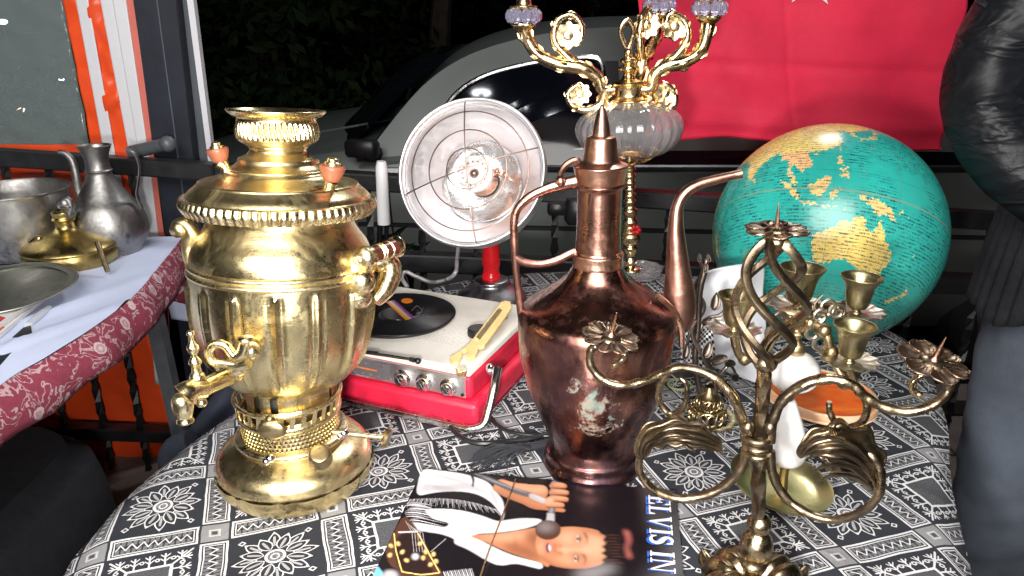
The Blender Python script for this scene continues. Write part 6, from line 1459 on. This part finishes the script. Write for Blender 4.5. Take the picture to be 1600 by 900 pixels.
for k in range(16): shp([(345+k*9, 535-k*1.2), (349+k*9, 534-k), (371+k*9, 585), (365+k*9, 588)], 'shade' if k % 2 else 'white', smooth_=False, soft=0)
PIC *= (1+.05*(blur(PN.rand(*aa.shape), 1)-.5))[..., None]
nv_, nu_ = aa.shape; V3 = (np.array(TL)[None, :]+aa.ravel()[:, None]*np.array(sx)+bb_.ravel()[:, None]*np.array(sy))
V3[:, 2] = TZ+SZ+.0004; V3 -= np.array(OFF[slv.name])
ii = (np.arange(nv_-1)[:, None]*nu_+np.arange(nu_-1)[None, :]).ravel(); FF = np.stack([ii, ii+nu_, ii+nu_+1, ii+1], 1)
me = bpy.data.meshes.new('printed_picture'); me.from_pydata(V3.tolist(), [], FF.tolist()); me.update()
ca_ = me.attributes.new('ink', 'FLOAT_COLOR', 'POINT'); ca_.data.foreach_set('color', np.concatenate([PIC.reshape(-1, 3), np.ones((nv_*nu_, 1))], 1).astype(np.float32).ravel())
t = NT('print'); at2 = t.n('ShaderNodeAttribute'); at2.attribute_name = 'ink'; t.set(col=at2.outputs['Color'], rough=.24); MAT['print'] = t.m
me.materials.append(t.m); o = bpy.data.objects.new('printed_picture', me); col.objects.link(o); o.parent = slv
# serif capitals running down the right edge, blue ghost behind white
def serif(ch):
    T = .20; R_ = []; se = .07
    def bar(x0, y0, x1, y1): R_.append([(x0, y0), (x1, y0), (x1, y1), (x0, y1)])
    if ch in 'EL':
        bar(.12, 0, .12+T, 1); bar(0, 0, .75, se); bar(0, 1-se, .45 if ch == 'L' else .75, 1)
        R_.append([(.75, 0), (.75, .28), (.68, .28), (.60, se)])
        if ch == 'E': R_.append([(.75, 1), (.75, .74), (.68, .74), (.60, 1-se)]); bar(.3, .47, .55, .54); bar(.52, .38, .58, .63)
        w_ = .80
    elif ch == 'V':
        R_.append([(.06, 1), (.30, 1), (.52, .25), (.44, 0)]); R_.append([(.80, 1), (.88, 1), (.52, 0), (.44, 0), (.48, .16)]); bar(0, 1-se, .40, 1); bar(.66, 1-se, 1.0, 1); w_ = 1.0
    elif ch == 'I': bar(.10, 0, .10+T, 1); bar(0, 0, .40, se); bar(0, 1-se, .40, 1); w_ = .44
    elif ch == 'S':
        c = cr([(.60, .74, 0), (.52, .90, 0), (.33, .95, 0), (.15, .86, 0), (.13, .70, 0), (.30, .56, 0), (.50, .44, 0), (.58, .28, 0), (.48, .10, 0), (.28, .05, 0), (.10, .14, 0), (.04, .28, 0)], 5)
        for i in range(len(c)-1):
            a, b = c[i], c[i+1]; f_ = i/len(c); wd = .045+.075*math.sin(PI*f_)**2; n_ = Vector((-(b-a).y, (b-a).x, 0)).normalized()*wd; e_ = (b-a)*.2
            R_.append([tuple((a-e_+n_).xy), tuple((a-e_-n_).xy), tuple((b+e_-n_).xy), tuple((b+e_+n_).xy)])
        bar(.58, .70, .64, .97); bar(.0, .03, .06, .30); w_ = .70
    elif ch == 'N':
        bar(.12, 0, .19, 1); bar(.76, 0, .83, 1); R_.append([(.08, 1), (.30, 1), (.83, .0), (.76, .0)]); bar(0, 0, .32, se); bar(0, 1-se, .30, 1); bar(.62, 1-se, .96, 1); w_ = 1.0
    else: w_ = .35
    return R_, w_
# baseline runs down the sleeve: start and end read from the photo (right edge text)
t0, t1 = Q(1372, 165), Q(1365, 535); LH = (Q(1435, 170)-Q(1332, 168)).length
txt_ = 'ELVIS IN'; wsum = sum(serif(c)[1]+.07 for c in txt_); adv = (t1-t0).length/wsum
dirT = sy; upT = sx
for nme, m, dz, ofx, ofy in (('title_ghost', 'ink_blue', .00005, -.0030, .0012), ('title_letter', 'ink_white', .00030, 0, 0)):
    pos = 0
    for c in txt_+' C'[:0]:
        R_, w_ = serif(c)
        if R_:
            mb = MB(); 
            for j, poly in enumerate(R_):
                P = [Q(1332, 168)+upT*(y*LH+ofx)+dirT*((pos+x)*adv+ofy)+Vector((0, 0, .0060-.0026+dz+.000004*j)) for x, y in poly]
                P = [Vector((p.x, p.y, TZ+SZ+.0006+dz+.000006*j)) for p in P]
                ar_ = sum(P[i].x*P[(i+1) % len(P)].y-P[(i+1) % len(P)].x*P[i].y for i in range(len(P)))
                mb.add(P, [tuple(range(len(P))) if ar_ > 0 else tuple(range(len(P)))[::-1]])
            mb.build(nme, m, slv, smooth=False)
        pos += w_+.07
# elastic band across the sleeve
o = MB().tube(cr([G(x, y, .0105-.006*abs(k-.5)) for k, (x, y) in zip(np.linspace(0, 1, 4), [(806, 748), (784, 808), (764, 860), (746, 915)])], 10), .0008, 6).build('elastic_string', 'brass_bright'); tag(o, 'thin golden elastic string stretched across the record sleeve', 'string')
# ================================================================ LEFT STALL: pewter jug, tin pan, oil burner, tray, magazines, knife
JB = G(178, 392); J = lambda x, y, d=0.0: At(x, y, JB.y+d)
jg = thing('pewter_jug', 'grey pewter jug with round belly, thin spout and looped handle, on the blue cloth', 'jug', JB)
jp = smooth_prof(prof(JB.y, [(400, 40), (396, 42), (390, 42), (384, 44), (372, 52), (358, 56), (340, 55), (322, 48), (305, 36), (290, 27), (278, 21), (270, 18), (266, 20), (263, 18), (250, 17), (238, 20), (229, 24), (227, 25), (228, 22), (240, 17)], 180), 4); jp[0] = (jp[0][0], TZ+.001)
MB().lathe(jp, (JB.x, JB.y), 80, mod=lambda a, i, z: 1+.02*noise.noise(Vector((math.cos(a)*2, math.sin(a)*2, z*12))), capb=True).build('body', 'pewter', jg)
MB().tube(cr([J(x, y) for x, y in [(140, 345), (130, 320), (122, 295), (118, 270), (112, 250), (102, 240), (92, 238)]], 6), [.016, .010, .009, .008, .007, .006], 14).build('spout', 'pewter', jg)
MB().tube(cr([J(x, y) for x, y in [(196, 232), (210, 240), (218, 260), (216, 285), (214, 305), (222, 325)]], 6), [.006, .005, .005, .005, .006], 10, flat=.5).build('handle', 'pewter', jg)
PB = G(40, 398); pn = thing('tin_pan', 'dented old tin pan with ragged rim, left of the pewter jug', 'pan', PB)
pp = smooth_prof(prof(PB.y, [(392, 66), (388, 72), (360, 76), (330, 79), (300, 82), (296, 84), (300, 80), (360, 72)], 40), 4)
MB().lathe(pp, (PB.x, PB.y), 90, mod=lambda a, i, z: 1+.03*noise.noise(Vector((math.cos(a)*3, math.sin(a)*3, z*20))), capb=True).build('body', 'pewter', pn)
MB().tube(cr([At(x, y, PB.y-.06) for x, y in [(92, 320), (106, 312), (110, 326), (104, 345), (98, 352)]], 5), .008, 10).ball(tuple(At(102, 318, PB.y-.06)), .014, 10, 6).build('lug_handle', 'pewter', pn)
OB = G(114, 410); ob_ = thing('oil_burner', 'flattened brass oil burner with a small wick turner, in front of the pewter jug', 'oil burner', OB)
opf = smooth_prof(prof(OB.y, [(410, 60), (404, 66), (394, 68), (386, 66), (384, 68), (378, 62), (370, 46), (364, 30), (360, 20), (354, 14), (346, 14), (342, 17), (338, 15), (330, 16), (328, 8)], 115), 4); opf[0] = (opf[0][0], TZ+.001)
MB().lathe(opf, (OB.x, OB.y), 72, capb=True).build('body', 'brass_old2', ob_)
MB().lathe(smooth_prof([(.012, 0), (.016, .010), (.012, .018), (.017, .024), (.014, .03), (.0001, .031)], 3), (0, 0), 24, mod=lambda a, i, z: 1+.1*math.cos(a*9)).xf(Matrix.Translation(At(108, 340, OB.y))).build('wick_holder', 'pewter', ob_)
MB().tube([At(152, 378, OB.y-.06), At(168, 424, OB.y-.10)], [.006, .005], 10).build('wick_arm', 'brass_old', ob_)
MB().tube(cr([At(x, y, OB.y-.03) for x, y in [(50, 400), (44, 388), (52, 376), (62, 372)]]+[At(52, 412, OB.y-.05)], 5), .005, 8).ball(tuple(At(50, 392, OB.y-.03)), .010, 10, 6).build('turner', 'brass_old', ob_)
DB = G(10, 378); dd = thing('tin_disc', 'edge of a dull green-grey tin dish cut by the left border, beside the oil burner', 'dish', At(-6, 384, .0+DB.y)); MB().lathe([(.0001, .0), (.03, .0), (.042, .008), (.044, .009), (.040, .004), (.0001, -.002)], (0, 0), 40).xf(Matrix.Translation(G(-12, 392, .02)) @ Matrix.Rotation(-.5, 4, 'X')).build('dish', 'tin_tray', dd)
# magazines under the tray
TB = G(20, 490)
def plate_poly(pts, h0, h1, m, nme, par=None, label=None, cat=None, group=None, sm=True):
    P = [G(x, y, h1) for x, y in pts]; P = cr(P, 4, True) if sm else P
    o = MB().prism(P, (0, 0, -(h1-h0))).build(nme, m, par, smooth=False)
    if label: tag(o, label, cat, group)
    return o
def mag(pts, h0, h1, label):
    c = sum((G(x, y, h0) for x, y in pts), Vector())/len(pts); r_ = thing('magazine', label, 'magazine', c, 'magazines under the tin tray')
    P = [G(x, y, h1) for x, y in pts]; MB().prism(P, (0, 0, -(h1-h0))).build('pages', 'paper', r_, smooth=False)
    for k in range(5):
        a = P[0].lerp(P[1], .12+k*.17); b = P[0].lerp(P[1], .20+k*.17); c2 = P[3].lerp(P[2], .20+k*.17); d2 = P[3].lerp(P[2], .12+k*.17)
        i0, i1 = .03, .16+.04*(k % 2); q = [a.lerp(d2, i0), b.lerp(c2, i0), b.lerp(c2, i1), a.lerp(d2, i1)]
        MB().prism([p+Vector((0, 0, .0004)) for p in q], (0, 0, -.0003)).build('cover_print', ('paper_red', 'ink_rose', 'paper_red')[k % 3], r_, smooth=False)
mag([(-120, 620), (90, 447), (-20, 430), (-220, 560)][::1], .006, .013, 'lower magazine, its white page edge and dark underside facing the front')
mag([(-120, 590), (95, 440), (-10, 420), (-200, 540)], .014, .021, 'upper magazine with red printed cover, directly beneath the tin tray')
tr_ = thing('tin_tray', 'big round grey tin tray lying on the magazines at the left edge', 'tray', G(10, 460))
TC = G(8, 452, .030); tr_r = 102*S(TC)
Mt = Matrix.Translation(TC) @ Matrix.Rotation(math.radians(4), 4, 'X') @ Matrix.Rotation(math.radians(0), 4, 'Y')
MB().lathe(smooth_prof([(.0001, 0), (tr_r*.80, 0), (tr_r*.86, .003), (tr_r*.97, .006), (tr_r, .004), (tr_r*.97, .003), (tr_r*.84, -.002), (.0001, -.002)], 3), (0, 0), 90, mod=lambda a, i, z: 1+.01*math.sin(a*5)).xf(Mt).build('tray', 'tin_tray', tr_)
kn_ = thing('cased_knife', 'dark case with a clear handle sticking out under the magazines', 'knife', G(40, 512))
plate_poly([(-60, 596), (36, 512), (48, 508), (50, 520), (36, 532), (-50, 622)], .001, .005, 'black_plastic', 'case', kn_, sm=False)
MB().tube([G(44, 508, .006), G(62, 492, .007), G(76, 480, .007)], [.007, .008, .006], 12, flat=.7).build('clear_handle', 'clear_plastic', kn_)
# ================================================================ black bag below, dark jacket by the post
def blob(name, pts, m, label, cat, sub=2, disp=.02):
    o = MB().add(*pts).build(name, m, angle=180); s_ = o.modifiers.new('s', 'SUBSURF'); s_.levels = s_.render_levels = sub
    tag(o, label, cat); return o
bt_ = thing('travel_bag', 'large black fabric bag with carrying loop, standing on the paving under the left table', 'bag', (-1.12, 1.12, 0))
def bagp(a, b):
    an = a*2*PI; cx, cy = math.cos(an), math.sin(an); e = .45; X = .30*math.copysign(abs(cx)**e, cx); Y = .30*math.copysign(abs(cy)**e, cy); k = 1-.12*b**3
    z = .005+.42*b; s_ = 1 if 0 < b < 1 else 1
    w_ = 1+.03*noise.noise(Vector((cx*2, cy*2, b*3)))
    if b > .94: k *= .9
    return (-1.12+X*k*w_, 1.12+Y*k*w_, z*1.08)
mb = MB().grid(bagp, 60, 24, wrapu=True); mb.f += [tuple(range(60))[::-1], tuple(23*60+i for i in range(60))]
mb.build('bag_body', 'black_cloth', bt_, angle=50)
MB().tube(cr([(-1.06, .85, .45), (-1.02, .84, .53), (-.90, .86, .535), (-.87, .90, .45)], 6), .010, 8).build('carry_loop', 'black_cloth', bt_)
MB().tube(cr([(-1.36, .86, .43), (-1.12, .825, .445), (-.86, .86, .43)], 6), .004, 6).build('zip', 'blackened_steel', bt_)
CHX = At(330, 640, 1.15)
jk = thing('dark_jacket', 'dark navy jacket heaped on a stool between the trestle leg and the patterned cloth', 'jacket', Vector((CHX.x, 1.2, 0)))
def jf(a, b):
    l = cr([At(x, y, 1.22) for x, y in [(372, 560), (330, 620), (290, 680), (262, 712), (292, 770)]], 6); r = cr([At(x, y, 1.22) for x, y in [(520, 560), (520, 620), (520, 690), (520, 740), (520, 790)]], 6)
    i = int(round(b*(len(l)-1))); p = l[i].lerp(r[i], a); p.y -= .10*math.sin(PI*min(1, a+.1))*(.4+.6*b)+.015*noise.noise(Vector((a*5, b*6, 1)))+.02*math.sin(a*14+b*3); return p
o = MB().grid(jf, 40, 25).build('cloth', 'navy_cloth', jk, angle=180); solid(o, .03, 1)
MB().tube(cr([At(x, y, 1.12) for x, y in [(300, 690), (275, 700), (268, 720), (285, 730), (320, 716)]], 6), .022, 12).build('sleeve', 'navy_cloth', jk)
for x, y in ((-.08, -.05), (.12, -.05), (-.08, .15), (.12, .15)): MB().tube([Vector((CHX.x+x, 1.25+y, 0)), Vector((CHX.x+x, 1.25+y, .46))], .012, 8).build('stool_leg', 'leg_grey', jk)
# ================================================================ PERSON at the right
pe = thing('person', 'person in black leather jacket and blue jeans standing at the right edge, elbow bent outwards', 'person', (1.0, 1.16, 0))
def skin(name, joints, edges, m, par, sub=2, root=0):
    me = bpy.data.meshes.new(name); off = OFF[pe.name]; me.from_pydata([Vector(j[0])-off for j in joints], edges, []); me.update()
    o = bpy.data.objects.new(name, me); col.objects.link(o); o.parent = par; me.materials.append(MAT[m])
    s_ = o.modifiers.new('skin', 'SKIN'); s_.use_smooth_shade = True
    for i, j in enumerate(joints):
        r_ = j[1]; me.skin_vertices[0].data[i].radius = r_ if isinstance(r_, tuple) else (r_, r_)
    me.skin_vertices[0].data[root].use_root = True
    ss = o.modifiers.new('sub', 'SUBSURF'); ss.levels = ss.render_levels = sub
    return o
Sx = 0
J_ = [((1.03, 1.16, .93), (.15, .11)), ((1.03, 1.16, 1.08), (.13, .10)), ((1.02, 1.16, 1.28), (.16, .11)), ((1.01, 1.16, 1.44), (.11, .08)), ((1.01, 1.15, 1.53), .055), ((1.01, 1.13, 1.62), (.075, .09)), ((1.01, 1.13, 1.72), (.08, .095)), ((1.01, 1.14, 1.79), (.05, .06)),
      ((.83, 1.16, 1.42), .06), ((.70, 1.16, 1.13), .042), ((.83, 1.04, 1.00), .034), ((.90, 1.02, .96), (.028, .02)), ((1.20, 1.16, 1.42), .06), ((1.27, 1.18, 1.14), .042), ((1.20, 1.02, 1.02), .034), ((1.14, .98, .99), (.028, .02)),
      ((.91, 1.16, .85), .085), ((.93, 1.14, .48), .058), ((.95, 1.19, .10), .040), ((.94, 1.08, .04), (.04, .03)), ((1.14, 1.16, .85), .085), ((1.15, 1.12, .48), .058), ((1.15, 1.19, .10), .040), ((1.15, 1.08, .04), (.04, .03))]
Ed = [(0, 1), (1, 2), (2, 3), (3, 4), (4, 5), (5, 6), (6, 7), (3, 8), (8, 9), (9, 10), (10, 11), (3, 12), (12, 13), (13, 14), (14, 15), (0, 16), (16, 17), (17, 18), (18, 19), (0, 20), (20, 21), (21, 22), (22, 23)]
n0 = len(J_)
for hand, d in ((11, Vector((1, -.2, -.35))), (15, Vector((-1, -.2, -.2)))):
    h = Vector(J_[hand][0]); d = d.normalized()
    for k in range(5):
        off_ = Vector((0, .012*(k-1.8), .006*(k-2))) if k < 4 else Vector((0, -.03, .012)); L = (.042, .048, .045, .036, .03)[k]
        J_.append((h+d*.03+off_, .0085)); J_.append((h+d*(.03+L)+off_*1.2+Vector((0, -.008, -.012)), .0075)); Ed += [(hand, len(J_)-2), (len(J_)-2, len(J_)-1)]
body_p = skin('body', J_, Ed, 'skin', pe)
JJ = [((1.03, 1.16, .90), (.175, .135)), ((1.03, 1.16, 1.08), (.165, .13)), ((1.02, 1.16, 1.28), (.185, .135)), ((1.01, 1.16, 1.43), (.13, .10)), ((1.01, 1.15, 1.50), .07),
      ((.83, 1.16, 1.42), .082), ((.755, 1.16, 1.28), .076), ((.698, 1.16, 1.165), .064), ((.715, 1.12, 1.09), .066), ((.78, 1.06, 1.01), .054), ((.86, 1.03, .985), .045),
      ((1.20, 1.16, 1.42), .082), ((1.27, 1.18, 1.15), .062), ((1.22, 1.05, 1.04), .050)]
jkt = skin('leather_jacket', JJ, [(0, 1), (1, 2), (2, 3), (3, 4), (3, 5), (5, 6), (6, 7), (7, 8), (8, 9), (9, 10), (3, 11), (11, 12), (12, 13)], 'leather', pe, 3)
tx = bpy.data.textures.new('creases', 'CLOUDS'); tx.noise_scale = .035; tx.noise_depth = 3
dm_ = jkt.modifiers.new('creases', 'DISPLACE'); dm_.texture = tx; dm_.strength = .012; dm_.mid_level = .5
# sleeve creases as rolled folds round the elbow
for k in range(9):
    f_ = k/8; c = Vector((.765, 1.16, 1.28)).lerp(Vector((.735, 1.12, 1.09)), f_); c.x -= .012*math.sin(PI*f_); r_ = .064-.004*f_
    a0 = 2.3+.2*math.sin(k*2.1); P = [c+Vector((r_*math.cos(a)*1.0, -abs(r_*math.sin(a)), .018*math.sin(a*2+k))) for a in np.linspace(PI, .35+.5*(k % 3)*.4, 14)]
    MB().tube(P, [.001, .006, .007, .006, .001], 8).build('sleeve_fold', 'leather', jkt)
kt = [((.97, 1.14, .97), (.17, .13)), ((.965, 1.14, .90), (.172, .14)), ((.97, 1.14, .86), (.165, .135))]
def hemf(a, b):
    an = a*2*PI; z = 1.10-.30*b+.010*math.sin(an*7); r_ = .150+.045*b*(1-.25*b)+.004*math.cos(an*46); return (1.0+(r_*1.22)*math.cos(an), 1.15+(r_*.80)*math.sin(an), z)
hm = MB().grid(hemf, 276, 20, wrapu=True).build('knitted_hem', 'knit', pe, angle=180); solid(hm, .006)
LG = [((1.03, 1.16, .93), (.155, .12)), ((.905, 1.16, .80), .108), ((.895, 1.15, .64), .098), ((.890, 1.14, .48), .085), ((.90, 1.17, .28), .080), ((.955, 1.19, .09), .062), ((1.14, 1.16, .80), .108), ((1.15, 1.13, .48), .077), ((1.15, 1.19, .09), .062)]
jn = skin('jeans', LG, [(0, 1), (1, 2), (2, 3), (3, 4), (4, 5), (0, 6), (6, 7), (7, 8)], 'denim', pe, 3)
dm_ = jn.modifiers.new('creases', 'DISPLACE'); dm_.texture = tx; dm_.strength = .014
MB().tube(cr([(.90, 1.035, .84), (.915, 1.03, .80), (.96, 1.025, .77), (1.0, 1.02, .77)], 6), .0022, 6).build('pocket_seam', 'denim', jn)
MB().tube(cr([(.905+.02, 1.075, .86), (.845, 1.075, .78), (.822, 1.09, .64), (.822, 1.08, .48), (.830, 1.12, .28), (.86, 1.13, .1)], 8), .0025, 6).build('side_seam', 'denim', jn)
for k in range(9): MB().tube(cr([(.80+.004*k, 1.10-.004*k, .50-.045*(k-4)), (.845, 1.055, .49-.045*(k-4)+.012*math.sin(k*2)), (.90, 1.045, .47-.045*(k-4)), (.96, 1.07, .485-.045*(k-4))], 6), [.001, .005, .006, .001], 8).build('denim_fold', 'denim', jn)
MB().tube(cr([(.85, 1.075, 1.44), (.79, 1.085, 1.36), (.745, 1.085, 1.26), (.715, 1.08, 1.17)], 8), .003, 6).build('sleeve_seam', 'leather', jkt)
MB().tube([(1.03+.165*math.cos(a), 1.16+.125*math.sin(a), .905) for a in np.linspace(0, 2*PI, 40, endpoint=False)], .014, 8, closed=True, flat=.4).build('belt', 'black_plastic', pe)
for x in (.95, 1.15): MB().ball((x, 1.13, .045), .05, 14, 8, (.95, 2.4, .85)).build('shoe', 'rubber', pe)
MB().ball((1.01, 1.145, 1.72), .105, 20, 12, (.92, 1.05, 1.05)).build('hair', 'hair', body_p)
MB().ball((1.01, 1.035, 1.67), .014, 10, 6, (.8, 1, 1.4)).build('nose', 'skin', body_p)
# black chair back and hanging straps at the right of the globe
# ================================================================ unseen canopy, added overhead to bounce light and give the metal reflections
cn = thing('added_canopy', 'unseen pale cloth canopy on black poles, added for the metal to reflect', 'canopy', (0, 0, 0))
o = MB().grid(lambda a, b: (-2.4+4.8*a, -2.4+2.2*b, 2.75+.10*math.sin(a*9)*math.sin(b*5)+.25*math.sin(PI*a)), 24, 20).build('cloth_roof', 'canopy', cn, angle=180); solid(o, .004)
for x, y in ((-2.35, -2.1), (2.35, -2.1)): MB().tube([(x, y, 0), (x, y, 2.75)], .03, 8).build('pole', 'post_black', cn)
